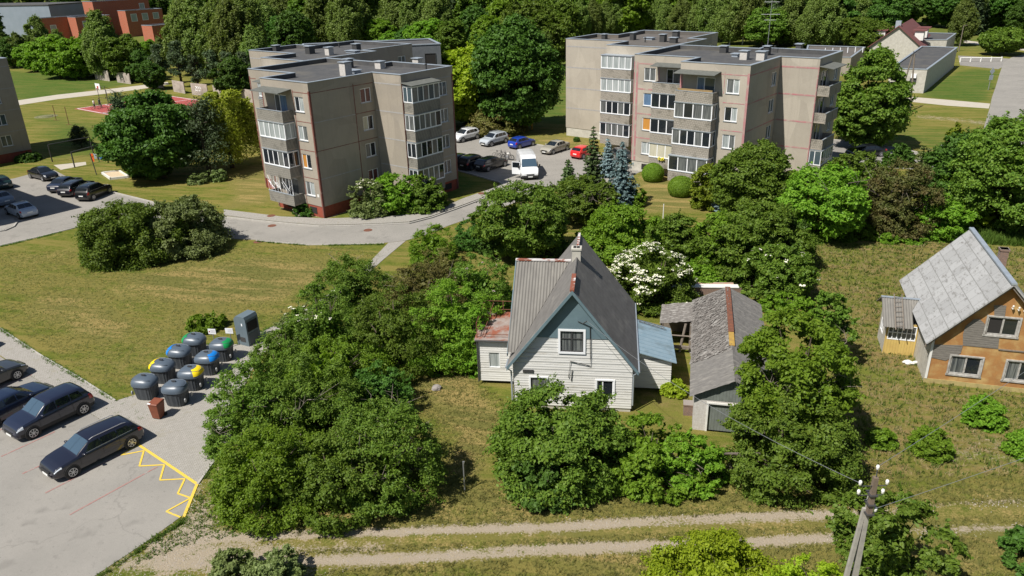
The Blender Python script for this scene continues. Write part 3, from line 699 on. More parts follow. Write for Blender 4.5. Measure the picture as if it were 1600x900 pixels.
    if red:
        balcony(root, WAE, .6, 4.7, 3, Or, rail=rail); balcony(root, WAE, .6, 4.7, 2, G_, rail=rail, pane='curt_white', pane2='curt_white'); balcony(root, WAE, .6, 4.7, 1, G_, rail=rail, pane='glass', pane2='curt_half'); b0 = balcony(root, WAE, .6, 4.7, 0, 'open', rail=rail)
        g = MB(); rr = random.Random(4)      # white net strung over the lowest balcony
        for i in range(9): x = .65+i*.5; g.box(x-.012, x+.012, -1.27, -1.25, ZB+1.1, ZB+2.75, WAE)
        for i in range(16):
            x = .7+rr.random()*3.8; x2 = min(4.65, max(.65, x+rr.uniform(-1.2, 1.2))); g.tube([WAE(x, -1.24, ZB+1.15+rr.random()*.5), WAE(x2, -1.24, ZB+2.0+rr.random()*.7)], .02, 4)
        g.build('net', ml['white'], b0)
        for k, pn, p2 in ((3, 'glass_blue', 'curt_half'), (2, 'curt_half', 'glass'), (1, 'glass', 'curt_half'), (0, 'glass', 'curt_half')):
            balcony(root, WCD, .15, 4.05, k, 'glazed_roof' if k == 3 else G_, rail=rail, pane=pn, pane2=p2, npan=5)
        balcony(root, WGF, 3.1, 7.0, 3, Or, rail=rail)
        for k in (2, 1, 0): balcony(root, WGF, 3.1, 7.0, k, G_, rail=rail, pane='glass', pane2='curt_half')
        for k in (3, 2, 1, 0): balcony(root, W2f, .2, 4.3, k, G_, rail=rail)
    else:
        b3 = balcony(root, WAE, .2, 4.35, 3, Or, rail=rail)
        MB().box(.35, 4.2, -1.16, -1.13, ZB+8.4+1.02, ZB+8.4+1.3, WAE).build('plank_screen', M('ochre_plank_screen', (.30, .20, .08), (.2, .14, .07), 4), b3)
        balcony(root, WAE, .2, 4.35, 2, G_, rail=rail, npan=4, pane='curt_half', pane2='glass'); balcony(root, WAE, .1, 4.35, 1, G_, rail=rail, npan=5, pane='glass', pane2='curt_half'); balcony(root, WAE, .0, 4.35, 0, G_, rail=rail, npan=4, pane='glass', pane2='curt_half', depth=1.6)
        balcony(root, WGF, 3.1, 7.1, 3, Or, rail=rail)
        for k, pn in ((2, 'curt_half'), (1, 'glass'), (0, 'curt_cream')): bb = balcony(root, WGF, 3.05, 7.1, k, G_, rail=rail, npan=4, pane=pn, pane2=None if k == 0 else 'glass')
        rr = random.Random(9); g = MB()
        for i in range(70):
            c = (4.3+rr.random()*.8, -1.42+rr.uniform(-.1, .1), ZB+.98+rr.uniform(-.12, .22)); W_ = WGF; s = .06
            g.add([W_(c[0]-s, c[1], c[2]), W_(c[0], c[1]-s, c[2]-s), W_(c[0]+s, c[1], c[2]+.01), W_(c[0], c[1]+s, c[2]+s)], [(0, 1, 2, 3)])
        g.build('flower_box', M('yellow_flowers', (.75, .55, .03), (.12, .22, .03), 16), bb)
        for k, pn in ((3, 'curt_white'), (2, 'curt_white'), (1, 'glass'), (0, 'glass')): balcony(root, W2f, .05, 4.35, k, G_, rail=rail, npan=5, pane=pn, pane2='curt_white' if k > 1 else 'curt_half')
        balcony(root, WCD, .15, 4.05, 3, Or, rail=rail, depth=1.2)
        for k in (2, 1): balcony(root, WCD, .15, 4.05, k, 'open', rail=rail, depth=1.2)
        balcony(root, WCD, .15, 4.05, 0, G_, rail=rail, pane='glass_blue', pane2='curt_white')
    # basement windows in the plinth
    for Wf, xs in ((WAE, (1.6, 5.3)), (WGF, (1.4, 5.0)), (W2f, (2.0, 6.2)), (WCD, (5.4,))):
        for x in xs: MB().box(x, x+1.1, .02, .08, .3, .95, Wf).build('basement_window', ml['darkvoid'], root)
    # rooftop
    for q, sz in (((541, 118), (.9, .9, 1.3, 'brickwhite')), ((545, 106), (.8, .8, .9, 'metal_dark')), ((594, 107), (.9, .7, .7, 'brickwhite')), ((652.5, 102), (.9, .7, .7, 'brickwhite')), ((552, 113.5), (1.5, .9, .2, 'tin'))) if red else \
               (((1131, 82.4), (.8, .8, .7, 'metal_dark')), ((1163, 93), (.8, .8, .85, 'brickwhite')), ((1189.6, 94), (.9, .9, .85, 'brickwhite')), ((1198, 86), (.6, .8, .9, 'metal_dark')), ((1248, 82.4), (.6, .8, .9, 'metal_dark')), ((1150, 88.5), (.7, .9, .25, 'tin'))):
        s, t = tost(o2, q, ZR); vent(root, s, t, *sz)
    for q, sz in (((432.5, 80), (.8, .7, .7, 'metal_dark')), ((485, 84), (.9, .9, .9, 'metal_dark')), ((515, 86), (.8, .8, .9, 'brickwhite')), ((557.5, 79), (.9, .8, .8, 'metal_dark')), ((552, 82.5), (1.8, 1, .2, 'tin'))) if red else \
               (((944.5, 61), (.6, .7, .6, 'metal_dark')), ((989, 62.5), (.6, .8, .9, 'metal_dark')), ((1036, 65.5), (.7, .8, .9, 'metal_dark')), ((1052.5, 67), (.9, .7, .6, 'metal_dark')), ((1056, 60), (.8, .8, .9, 'metal_dark')), ((1015, 62), (1.2, .9, .2, 'tin'))):
        s, t = tost(o2, q, ZR); vent(root, s, t, *sz)
    mb = MB()
    for q in (((666, 109), (530, 74)) if red else ((1210, 80), (1008, 66))):
        s, t = tost(o2, q, ZR); mb.lathe([(.09, 0), (.09, .5), (.14, .55), (.14, .62)], 8, (s, t, ZR))
    mb.build('vent_pipe', ml['metal_dark'], root)
    MB().box(7.45-.62, 7.45-.32, -.02, -.005, ZB+.95, ZB+1.25, WAE).build('number_plate', ml['whitepaint'], root) if red else None
    return root
ap1 = apartment(1, A1, 'four storey panel block with red plinth and dark red joints, left of the white van')
ap2 = apartment(2, A2, 'four storey panel block with pink painted joints and pale plinth, behind the blue spruces')
# television mast on the right block
s, t = tost(A2, (1198, 85), ZR); mb = MB().tube([(s, t, ZR), (s, t, ZR+5.8)], .03, 6)
for k, (z, L) in enumerate(((5.6, 1.5), (4.3, 1.9), (3.7, 1.2))):
    mb.tube([(s-L/2, t-.3*L/2, ZR+z), (s+L/2, t+.3*L/2, ZR+z)], .013, 5)
    for i in range(7): x = -L/2+L*i/6; mb.tube([(s+x+.12, t+.3*x-.4, ZR+z), (s+x-.12, t+.3*x+.4, ZR+z)], .012, 4)
a_ = mb.build('television_mast', ml['metal_grey']); a_.matrix_world = Matrix.Translation((A2[0], A2[1], 0)) @ Matrix.Rotation(BA, 4, 'Z'); tag(a_, 'thin aerial mast with three cross arms on the roof of the pink jointed block', 'antenna')
# third, lower wing far behind the left block
ml['rear_grey'] = M('blue_grey_render', (.13, .14, .15), (.10, .11, .12), 1.5, .9)
def simple_block(name, pts_w, h, label, cat, wallmat='concrete', roofm='bitumen', group=None, wins=()):
    base = np.array(pts_w[0]); root = empty(name, base[0], base[1], 0, 0, label, cat, group)
    poly = ccw([tuple(np.array(q)-base) for q in pts_w])
    mb = MB(); mb.prism(poly, -.1, h, top=False); mb.build('wall', ml[wallmat], root)
    MB().add([(x, y, h-.12) for x, y in inset(poly, .04)], [tuple(range(len(poly)))]).build('roof', ml[roofm], root)
    cap = MB(); out = inset(poly, -.08); ins = inset(poly, .28); n = len(poly)
    for i in range(n):
        j = (i+1) % n
        cap.add([(*out[i], h), (*out[j], h), (*ins[j], h), (*ins[i], h), (*out[i], h+.12), (*out[j], h+.12), (*ins[j], h+.12), (*ins[i], h+.12)], [(3, 2, 1, 0), (4, 5, 6, 7), (0, 1, 5, 4), (2, 3, 7, 6)])
    cap.build('parapet_cap', ml['tin'], root)
    return root, poly
def stw(o, s, t): return (o[0]+s*math.cos(BA)-t*math.sin(BA), o[1]+s*math.sin(BA)+t*math.cos(BA))
qa, qb = G(642, 71, 12.6), G(688, 69, 12.6); dq = (qb-qa)/np.hypot(*(qb-qa)); nq = np.array([-dq[1], dq[0]])
r3, _ = simple_block('apartment_building', [qa-dq*2, qb, qb+nq*9-dq*1, qa+nq*9-dq*16, qa-dq*16+nq*2, qa-dq*2+nq*2], 12.6, 'grey rear block with a dark opening, behind the red plinth block', 'apartment building', 'rear_grey')
W3 = local(0, 0, math.atan2(dq[1], dq[0])); L3 = np.hypot(*(qb-qa))+2
window(r3, W3, L3*.62, L3*.88, 8.8, 11.4, 'darkvoid', (), t=-.02, fm='metal_dark', sill=False)
# left block, cut by the left edge of the photograph
A0 = np.array([-54.185, 74.682]); cfar = np.array([-66.1, 106.4])
n0 = A0 - np.array([4.1*math.cos(BA)-15.8*math.sin(BA), 4.1*math.sin(BA)+15.8*math.cos(BA)])
root0 = empty('apartment_building', cfar[0], cfar[1], 0, BA, 'four storey grey panel block whose window side is cut by the left photo edge', 'apartment building', 'staggered four storey panel blocks')
# far section: corner at its local origin, side wall running towards the camera
o_ = ccw([(0, 0), (-11.8, 0), (-11.8, -17), (0, -17)])
e = find_edge(o_, (0, -17), (0, 0))
wn0 = [(x, x+1.35, ZB+2.8*k+.95, ZB+2.8*k+2.38) for k in FL for x in (13.6, 9.2, 5.4)]
wm0 = section_walls(root0, o_, [], 'concrete', 'plinth_red', {e: wn0}, True); roof_set(root0, o_)
We = edgeW(o_, e)[0]
for h in wn0: window(root0, We, *h, pane='glass_blue' if h[0] > 9.3 else 'curt_half', mull=() if int(h[2]) % 2 else (.5,))
joint_lines(wm0, We, .1, 16.9, [ZB+2.8*k for k in (1, 2, 3, 4)], .08, mi=1); wm0.build('wall', [ml['concrete'], ml['joint_grey']], root0)
# near section: only its shadow and one corner reach the picture
d_ = A0-cfar; ds, dt = d_[0]*math.cos(BA)+d_[1]*math.sin(BA), -d_[0]*math.sin(BA)+d_[1]*math.cos(BA)
o1 = ccw([(x-4.1+ds, y-15.8+dt) for x, y in OUT1] ); section_walls(root0, o1, [], 'concrete', 'plinth_red', {}); roof_set(root0, o1)
o2_ = ccw([(-11.8, -14.9), (9.7, -14.9), (9.7, -20), (-11.8, -20)][::-1]); o2_ = ccw([(-11.8, -17.06), (9.65, -18.55), (9.65, -24), (-11.8, -24)]); section_walls(root0, o2_, [], 'concrete', 'plinth_red', {}); roof_set(root0, o2_)

# ---------------------------------------------------------------- the white gabled house
ml['siding'] = M('white_painted_weatherboard', (.64, .635, .61), (.55, .54, .50), 2.2, .8, (.40, .37, .31), .9, .58, .74, stretch=(.5, .5, 3))
ml['bluetin'] = M('blue_grey_sheet_cladding', (.135, .20, .225), (.11, .165, .19), 1.5, .6)
ml['slate'] = barmat('weathered_fibre_cement_roof', (.165, .155, .143), (.105, .10, .092), .62, axis=1, dist=.012, strength=.4, c2=(.115, .108, .10), rough=.92, sc=2.2, stretch=(1, .5, 1), c3=(.21, .195, .175))
ml['corr'] = M('corrugated_grey_sheet', (.20, .19, .17), (.14, .132, .12), 1.6, .85, (.25, .235, .205), .7, .55, .7, stretch=(1, .4, .4))
ml['ridge_rust'] = M('rusty_white_ridge_flashing', (.62, .60, .58), (.45, .42, .4), 3, .8, (.22, .07, .04), 1.4, .46, .52)
ml['rustroof'] = M('rusty_flat_tin_roof', (.30, .27, .25), (.22, .14, .11), 2.2, .8, (.24, .075, .04), 1.0, .46, .56)
ml['bluemetal'] = barmat('light_blue_tin_roof', (.18, .265, .32), (.10, .15, .19), .48, axis=1, dist=.02, strength=.6, c2=(.24, .32, .37), rough=.55, c3=(.15, .20, .22))
HW = 6.6; HE, HPK, HL, HOV, HO = 3.12, 7.42, 8.5, .30, .36
hr = empty('white_house', 6.47, 36.87, 0, -.135, 'white weatherboard house with steep grey gable roof and blue grey gable top', 'house')
ID = lambda s, t, z: (s, t, z)
SL = (HPK-HE)/(HW/2)
mb = MB()
gaps = [(-3.95, -2.70, 3.72, 4.98), (-5.62, -4.72, .95, 2.02), (-1.92, -1.02, .92, 1.98)]
lo = lambda z: -HW if z < HE else -HW+(z-HE)/SL
hi = lambda z: 0 if z < HE else -(z-HE)/SL
wall_holes(mb, ID, -HW, 0, .25, HPK-.05, gaps, .1, lap=.155, lo=lo, hi=hi)
WB = local(0, 0, math.pi/2); wall_holes(mb, WB, 0, HL, .25, HE, [], .1, lap=.155)
WL = local(-HW, HL, -math.pi/2); wall_holes(mb, WL, 0, HL, .25, HE, [], .1, lap=.155)
mb.add([(0, HL, .2), (-HW, HL, .2), (-HW, HL, HE), (-HW/2, HL, HPK-.05), (0, HL, HE)], [(0, 1, 2, 3, 4)])
mb.build('wall', ml['siding'], hr)
MB().prism([(-HW+.04, .04), (-.04, .04), (-.04, HL-.04), (-HW+.04, HL-.04)], -.1, .27).build('plinth', ml['plinth_pale'], hr)
# blue grey cladding of the gable top
zc = 4.55; lo2 = lambda z: lo(z)-.01; hi2 = lambda z: hi(z)+.01
mb = MB(); wall_holes(mb, ID, -HW, 0, zc, HPK-.02, [(-3.95, -2.70, 3.72, 4.98)], .02, lo=lo2, hi=hi2, t0=-.045)
mb.quad((lo2(zc), -.045, zc), (-3.95, -.045, zc), (-3.95, 0, zc), (lo2(zc), 0, zc)); mb.build('gable_cladding', ml['bluetin'], hr)
# casements
gw = window(hr, ID, -3.95, -2.70, 3.72, 4.98, 'curt_half', (.5,), t=.03, rails=(.62,), fm='metal_dark', fw=.06, sill=False)
mbx = MB(); a, b2, c, d = gaps[0]
for q in ((a-.12, a, c-.12, d+.12), (b2, b2+.12, c-.12, d+.12), (a, b2, d, d+.12), (a, b2, c-.12, c)): mbx.box(q[0], q[1], -.075, .0, q[2], q[3], ID)
mbx.build('window_surround', ml['white'], gw)
for i, q in enumerate(gaps[1:]):
    ww = window(hr, ID, *q, pane='curt_half' if i == 0 else 'glass', mull=() if i == 0 else (.35,), t=.04, sill=False, fm='metal_dark' if i == 0 else 'white', fw=.05)
    mbx = MB(); a, b2, c, d = q
    for r_ in ((a-.09, a, c-.08, d+.08), (b2, b2+.09, c-.08, d+.08), (a, b2, d, d+.08)): mbx.box(r_[0], r_[1], -.06, 0, r_[2], r_[3], ID)
    mbx.build('window_surround', ml['white'], ww)
def slab(mb, a, b2, c, d, th=.07, mi=0):       # thick sloping sheet through four corners (counter-clockwise from above)
    P_ = [Vector(q) for q in (a, b2, c, d)]; n = (P_[1]-P_[0]).cross(P_[2]-P_[0]).normalized()*th
    if n.z < 0: n = -n
    lo_ = [p_-n for p_ in P_]; mb.add([*P_, *lo_], [(0, 1, 2, 3), (7, 6, 5, 4), (0, 4, 5, 1), (1, 5, 6, 2), (2, 6, 7, 3), (3, 7, 4, 0)], mi)
ze = HE-HOV*SL; T0_, T1_ = -HO, HL+.34; PKZ = HPK+.09; ZE = ze+.09
mb = MB(); slab(mb, (HOV, T0_, ZE), (HOV, T1_, ZE), (-HW/2, T1_, PKZ), (-HW/2, T0_, PKZ))
slab(mb, (-HW-HOV, T1_, ZE), (-HW-HOV, T0_, ZE), (-HW/2, T0_, PKZ), (-HW/2, T1_, PKZ)); rf = mb.build('roof', ml['slate'], hr)
# rake boards and gutters
mb = MB()
for s0, sg in ((HOV+.02, 1), (-HW-HOV-.02, -1)):
    a = Vector((s0, T0_-.03, ZE-.02)); b2 = Vector((-HW/2, T0_-.03, PKZ+.0)); dn = Vector((0, 0, -.24))
    mb.add([a, b2, b2+dn, a+dn, a+Vector((0, .05, 0)), b2+Vector((0, .05, 0)), b2+dn+Vector((0, .05, 0)), a+dn+Vector((0, .05, 0))], [(0, 1, 2, 3), (7, 6, 5, 4), (0, 4, 5, 1), (3, 2, 6, 7), (0, 3, 7, 4), (1, 5, 6, 2)])
mb.build('rake_board', ml['bluetin'], rf)
mb = MB().tube([(HOV+.05, T0_, ZE-.06), (HOV+.05, T1_, ZE-.10)], .055, 8); mb.tube([(HOV+.05, T0_+.1, ZE-.10), (.07, -.07, ZE-.40), (.07, -.07, .5)], .045, 8); mb.build('gutter', ml['tin'], rf)
mb = MB().tube([(-HW-HOV-.05, T0_, ZE-.06), (-HW-HOV-.05, .6, ZE-.08)], .055, 8)
mb.tube([(-HW-HOV-.05, T0_+.1, ZE-.10), (-HW-.10, -.08, ZE-.42), (-HW-.07, -.08, .3)], .05, 8);
mb.build('gutter', ml['tin'], rf)
MB().box(-HW/2-.13, -HW/2+.10, T0_-.02, 1.9, PKZ-.05, PKZ+.05).box(-HW/2-.09, -HW/2+.06, 5.3, T1_, PKZ-.05, PKZ+.03).build('ridge_cap', ml['ridge_rust'], rf)
# cross wing on the left with its corrugated slope
WT, WZ = 5.35, 6.98
zev = 3.30; tev = .42; sL = -HW-.36
def corr_sheet(s_a, s_b, top, bot, pitch=.175, amp=.022, n=4):
    """top(s), bot(s) give points; waves run along s"""
    mb = MB(); m_ = max(2, int(abs(s_b-s_a)/pitch*n)); vs_ = []; 
    for i in range(m_+1):
        s = s_a+(s_b-s_a)*i/m_; z = amp*math.cos(2*math.pi*i/n)
        a = Vector(top(s)); b_ = Vector(bot(s)); vs_ += [a+Vector((0, -.4*z, z)), b_+Vector((0, -.4*z, z))]
    mb.add(vs_, [(2*i, 2*i+1, 2*i+3, 2*i+2) for i in range(m_)]); return mb
def main_z(s): return PKZ-(abs(s+HW/2))*(PKZ-ZE)/(HW/2+HOV)
kf = (WZ-zev)/(WT-tev)
def botp(s):
    zt = max(zev, main_z(s)+.03); zt = min(zt, WZ); return (s, tev+(zt-zev)/kf, zt)
wing = corr_sheet(sL, -HW/2-.32, lambda s: (s, WT, WZ), botp, n=6); cw = wing.build('cross_wing_roof', ml['corr'], hr)
mb = MB(); slab(mb, (-HW/2-.4, WT, WZ), (sL, WT, WZ), (sL, T1_-.1, WZ-(T1_-.1-WT)*kf), (-HW/2-.9, T1_-.1, WZ-(T1_-.1-WT)*kf), .05); mb.build('rear_slope', ml['corr'], cw)
mb = MB().box(sL-.02, -HW/2-.15, WT-.13, WT+.13, WZ-.02, WZ+.05); mb.build('ridge_cap', ml['ridge_rust'], cw)
mb = MB(); mb.add([(-HW-.02, .5, HE-.3), (-HW-.02, HL-.1, HE-.3), (-HW-.02, HL-.1, WZ-(HL-.1-WT)*kf-.06), (-HW-.02, WT, WZ-.08), (-HW-.02, .5, zev-.02)], [(4, 3, 2, 1, 0)]); mb.build('side_gable', ml['siding'], hr)
mb = MB(); P0 = Vector((sL-.02, tev-.05, zev-.03)); P1 = Vector((sL-.02, WT, WZ+.04)); dn = Vector((0, 0, -.2)); dx = Vector((.05, 0, 0))
mb.add([P0, P1, P1+dn, P0+dn, P0+dx, P1+dx, P1+dn+dx, P0+dn+dx], [(0, 1, 2, 3), (7, 6, 5, 4), (0, 4, 5, 1), (3, 2, 6, 7)]); mb.build('rake_board', ml['bluetin'], cw)
ch = MB().box(-3.57, -3.07, 4.6, 5.1, 6.4, 7.98); ch.box(-3.62, -3.02, 4.55, 5.15, 7.92, 8.02); c_ = ch.build('chimney', ml['plinth_pale'], hr)
MB().box(-3.5, -3.34, 4.7, 5.0, 8.0, 8.05).box(-3.3, -3.14, 4.7, 5.0, 8.0, 8.05).build('flue', ml['darkvoid'], c_)
# left annex with rusty flat roof and rail
mb = MB(); WA = ID; wall_holes(mb, local(-9.0, 2.5, 0), 0, 2.4, .25, 3.0, [(.62, 1.28, 1.15, 2.15)], .08, lap=.155)
wall_holes(mb, local(-9.0, 5.9, -math.pi/2), 0, 3.4, .25, 3.05, [], .1, lap=.155); mb.quad((-9, 5.9, .2), (-6.6, 5.9, .2), (-6.6, 5.9, 3.1), (-9, 5.9, 3.1)); an = mb.build('left_annex', ml['siding'], hr)
mb = MB(); slab(mb, (-9.18, 2.32, 3.06), (-6.62, 2.32, 3.06), (-6.62, 6.0, 3.2), (-9.18, 6.0, 3.2), .08); mb.build('annex_roof', ml['rustroof'], an)
window(an, local(-9.0, 2.5, 0), .62, 1.28, 1.15, 2.15, 'curt_white', (), t=.05, sill=False, fw=.03)
mb = MB()
for s, t in ((-9.05, 2.6), (-9.05, 4.2), (-9.05, 5.8), (-6.75, 5.8), (-7.9, 5.8)): mb.tube([(s, t, 3.1), (s, t, 4.05)], .03, 6)
for z in (3.45, 4.02): mb.tube([(-9.05, 2.6, z), (-9.05, 5.8, z), (-6.75, 5.8, z)], .022, 6)
mb.tube([(-9.0, 2.6, 3.3), (-6.7, 2.6, 3.3)], .02, 6); mb.tube([(-8.7, 2.5, 3.2), (-8.5, 5.8, 3.9)], .02, 5); mb.build('roof_rail', ml['rust'], an)
mb = MB().tube([(-9.03, 2.42, 3.0), (-9.03, 2.42, .2)], .05, 8); mb.tube([(-9.1, 2.28, 3.0), (-6.7, 2.28, 3.0)], .05, 8); mb.build('downpipe', ml['metal_dark'], an)
# right lean-to with light blue tin roof
mb = MB(); wall_holes(mb, local(0, 2.35, 0), .02, 2.3, .25, 2.2, [], .08, lap=.155); wall_holes(mb, local(2.3, 2.35, math.pi/2), 0, 4.2, .25, 2.0, [], .08, lap=.155)
mb.add([(.02, 2.35, 2.2), (2.3, 2.35, 2.05), (2.3, 2.35, 2.1), (.02, 2.35, 2.72)], [(0, 1, 2, 3)]); mb.quad((0, 6.55, .2), (2.3, 6.55, .2), (2.3, 6.55, 2.1), (0, 6.55, 2.7)); an = mb.build('right_lean_to', ml['siding'], hr)
mb = MB(); slab(mb, (.02, 2.1, 2.80), (2.56, 2.1, 2.10), (2.50, 6.6, 2.10), (.02, 6.6, 2.80), .05); lr = mb.build('lean_to_roof', ml['bluemetal'], an)
mb = MB()
for i in range(6): mb.tube([(.5+i*.27, 6.35-.02*i, 2.72-.075*i), (.7+i*.27, 6.15, 2.68-.075*i)], .02, 4)
mb.tube([(.4, 6.42, 2.76), (2.1, 6.3, 2.3)], .02, 4); mb.tube([(.5, 6.12, 2.74), (2.2, 6.0, 2.27)], .02, 4); mb.build('roof_ladder', ml['metal_dark'], lr)
# cables on the gable
mb = MB().tube([(-3.0, -.09, 5.6), (-2.35, -.09, 5.3), (-2.3, -.08, 3.4), (-2.3, -.07, 2.9), (-3.4, -.07, 3.15), (-3.5, -.07, 2.1)], .022, 5); mb.tube([(-3.3, -.06, 2.6), (-3.35, -.06, 1.9)], .022, 5); mb.tube([(-2.7, -.1, 5.5), (-2.5, -.35, 5.75)], .03, 5)
mb.build('cable', ml['metal_dark'], hr)
mb = MB().box(-HW+.55, -HW+1.15, -.06, -.02, 2.32, 2.5); mb.build('name_board', ml['metal_dark'], hr)

# ---------------------------------------------------------------- shed
ml['shingle'] = M('grey_roofing_boards', (.19, .18, .165), (.12, .113, .105), 3.5, .95, (.24, .225, .20), 1.3, .5, .7, stretch=(1, 3.5, 1), bmp=.5, bs_=14)
ml['shingle_bad'] = M('crumbling_wood_shingles', (.22, .20, .18), (.10, .09, .082), 7, .95, (.30, .285, .26), 3, .5, .62, stretch=(1, 2, 1), bmp=.9, bs_=18)
ml['greyboard'] = barmat('grey_green_board_door', (.17, .19, .17), (.05, .05, .045), .16, axis=0, dist=.01, strength=.4, c2=(.12, .135, .12))
SW, SE, SP_, SLn = 3.9, 2.28, 3.34, 12.2
sr = empty('shed', 9.48, 35.01, 0, -.235, 'long grey shed with crumbling shingle roof and rusty ridge beside the white house', 'shed')
mb = MB(); wall_holes(mb, ID, 0, SW, 0, SE, [(.72, 3.0, 0, 1.72)], .25); mb.add([(0, 0, SE), (SW, 0, SE), (SW/2, 0, SP_-.08)], [(0, 1, 2)])
wall_holes(mb, local(0, SLn, -math.pi/2), 0, SLn, 0, SE, [(1.2, 2.4, .6, 1.8)], .2); wall_holes(mb, local(SW, 0, math.pi/2), 0, SLn, 0, SE, [], .2)
mb.add([(0, SLn, 0), (SW, SLn, 0), (SW, SLn, SE), (SW/2, SLn, SP_-.08), (0, SLn, SE)], [(4, 3, 2, 1, 0)]); mb.build('wall', ml['brickwhite'], sr)
MB().add([(.02, -.02, SE-.35), (SW-.02, -.02, SE-.35), (SW-.02, -.02, SE), (SW/2, -.02, SP_-.1), (.02, -.02, SE)], [(0, 1, 2, 3, 4)]).build('gable_board', ml['greyboard'], sr)
MB().box(.78, 2.94, .1, .14, .02, 1.68).build('door', ml['greyboard'], sr); MB().box(.66, .76, -.04, .2, 0, 1.78).box(.66, 3.06, -.05, .2, 1.70, 1.80).build('door_frame', ml['whitepaint'], sr)
ssl = (SP_-SE)/(SW/2); mb = MB(); rg = random.Random(3)
def roofgrid(x0, z0, x1, z1, ta, tb, nx_, ny_, am, gapf=None):
    vs_ = []
    for j in range(ny_+1):
        for i in range(nx_+1):
            f = i/nx_; t = ta+(tb-ta)*j/ny_; sag = -.10*math.sin(math.pi*(j/ny_))*(1-abs(2*f-1)*.3)
            vs_.append((x0+(x1-x0)*f+rg.uniform(-am, am)*.6, t+rg.uniform(-am, am), z0+(z1-z0)*f+sag+rg.uniform(-am, am)*.6))
    return vs_, [(j*(nx_+1)+i, j*(nx_+1)+i+1, (j+1)*(nx_+1)+i+1, (j+1)*(nx_+1)+i) for j in range(ny_) for i in range(nx_) if not (gapf and gapf(i, j))]
zl = SE-.24*ssl+.05
vs_, fs = roofgrid(-.26, zl, SW/2, SP_, -.32, SLn+.1, 14, 60, .02); r_ = MB().add(vs_, fs).build('roof', ml['shingle'], sr)
vs_, fs = roofgrid(SW+.26, zl, SW/2, SP_, -.32, SLn+.1, 14, 60, .02); r_b = MB().add(vs_, [f[::-1] for f in fs]).build('roof', ml['shingle'], sr)
mb = MB()
for i in range(1500):      # loose shingles on the left slope
    f = rg.random()**1.3; t = 3.4+(SLn-3.5)*rg.random()
    if rg.random() < .35 and t < 5.5: continue
    x = -.2+(SW/2+.1)*f; z = zl+(SP_-zl)*(x+.26)/(SW/2+.26)-.10*math.sin(math.pi*(t+.3)/(SLn+.4))+.03; a = rg.uniform(.05, .14); b_ = rg.uniform(.05, .12); h = rg.uniform(.0, .07)
    mb.add([(x-a, t-b_, z-a*ssl), (x+a, t-b_, z+a*ssl+h), (x+a, t+b_, z+a*ssl+h*.6), (x-a, t+b_, z-a*ssl)], [(0, 1, 2, 3)])
mb.build('loose_shingles', ml['shingle_bad'], r_)
MB().box(SW/2-.16, SW/2+.16, 5.6, SLn+.1, SP_-.06, SP_-.01).build('ridge_cap', ml['rust'], r_); MB().box(SW/2-.15, SW/2+.15, 3.9, 5.58, SP_-.10, SP_-.05).build('ridge_cap', M('ochre_ridge_tile', (.42, .27, .05), (.3, .18, .05), 3), r_)
mb = MB(); vs_, fs = roofgrid(-2.25, 1.86, -.22, 2.2, 9.0, 12.0, 10, 14, .04, None); er = MB().add(vs_, fs); er.build('lean_to_roof', ml['shingle_bad'], sr)
for q in ((-2.2, -2.08, 9.1, 9.2, 0, 1.85), (-.35, -.2, 9.0, 9.12, 0, 2.0), (-2.2, -2.1, 11.8, 11.9, 0, 1.85)): MB().box(*q).build('post', ml['bark_grey'], sr)
MB().tube([(-.9, 8.9, 0), (-.6, 9.1, 1.95)], .09, 7).build('log', ml['bark_grey'], sr); MB().tube([(-2.3, 9.0, 1.1), (.0, 8.8, 1.2)], .05, 6).build('beam', ml['bark_grey'], sr); MB().box(-2.2, -.1, 11.85, 11.9, 0, 1.9).build('back_boarding', ml['bark_grey'], sr); MB().box(-1.9, -.3, 8.7, 8.85, .3, .5).build('beam', ml['bark_grey'], sr)
# ruined wall behind the shed
rr_ = empty('ruined_wall', *G(1070, 458), 0, -.10, 'low ruined wall with white sheet and pink tiles behind the shed', 'wall')
rm = MB(); rm.box(-1.2, 4.6, -.3, .0, 0, .6); rm.build('wall', ml['brick_brown'], rr_)
MB().box(-1.0, 3.9, -.35, .25, .602, .66).build('white_sheet', ml['whitepaint'], rr_); MB().box(-1.1, 3.6, .25, .5, .5, .7).build('coping', M('pink_clay_coping', (.45, .25, .18), (.35, .3, .25), 4), rr_)
br_ = MB().box(-.3, .3, -.25, .25, 0, .62).box(-.33, .33, -.28, .28, .62, .7); g = G(1076, 646); q_ = br_.build('brick_box', ml['brick_brown'], loc=(g[0], g[1], 0)); q_.rotation_euler[2] = -.2; tag(q_, 'small brick pier standing in the grass left of the shed door', 'pier')

# ---------------------------------------------------------------- the orange timber house
ml['orange'] = M('ochre_orange_sheathing', (.38, .19, .06), (.27, .125, .042), 2.2, .88, (.46, .30, .115), 1.1, .48, .66, bmp=.5, bs_=2.2)
ml['greyboards'] = barmat('bare_grey_weatherboards', (.22, .20, .175), (.06, .052, .045), .14, axis=2, dist=.012, strength=.6, c2=(.13, .12, .105), stretch=(1, 1, 6), sc=2.5)
ml['ylwboards'] = barmat('yellow_vertical_boards', (.55, .40, .12), (.25, .17, .06), .16, axis=0, dist=.01, strength=.4, c2=(.48, .33, .10))
ml['whiteboards'] = barmat('peeling_white_boards', (.55, .53, .47), (.25, .23, .2), .15, axis=1, dist=.01, strength=.4, c2=(.42, .39, .34))
mt, nt, b = newmat('silver_grey_slate_roof'); p = objc(nt)
br = N(nt, 'ShaderNodeTexBrick'); br.inputs['Scale'].default_value = 1.0; br.inputs['Brick Width'].default_value = .9; br.inputs['Row Height'].default_value = .55; br.inputs['Mortar Size'].default_value = .018
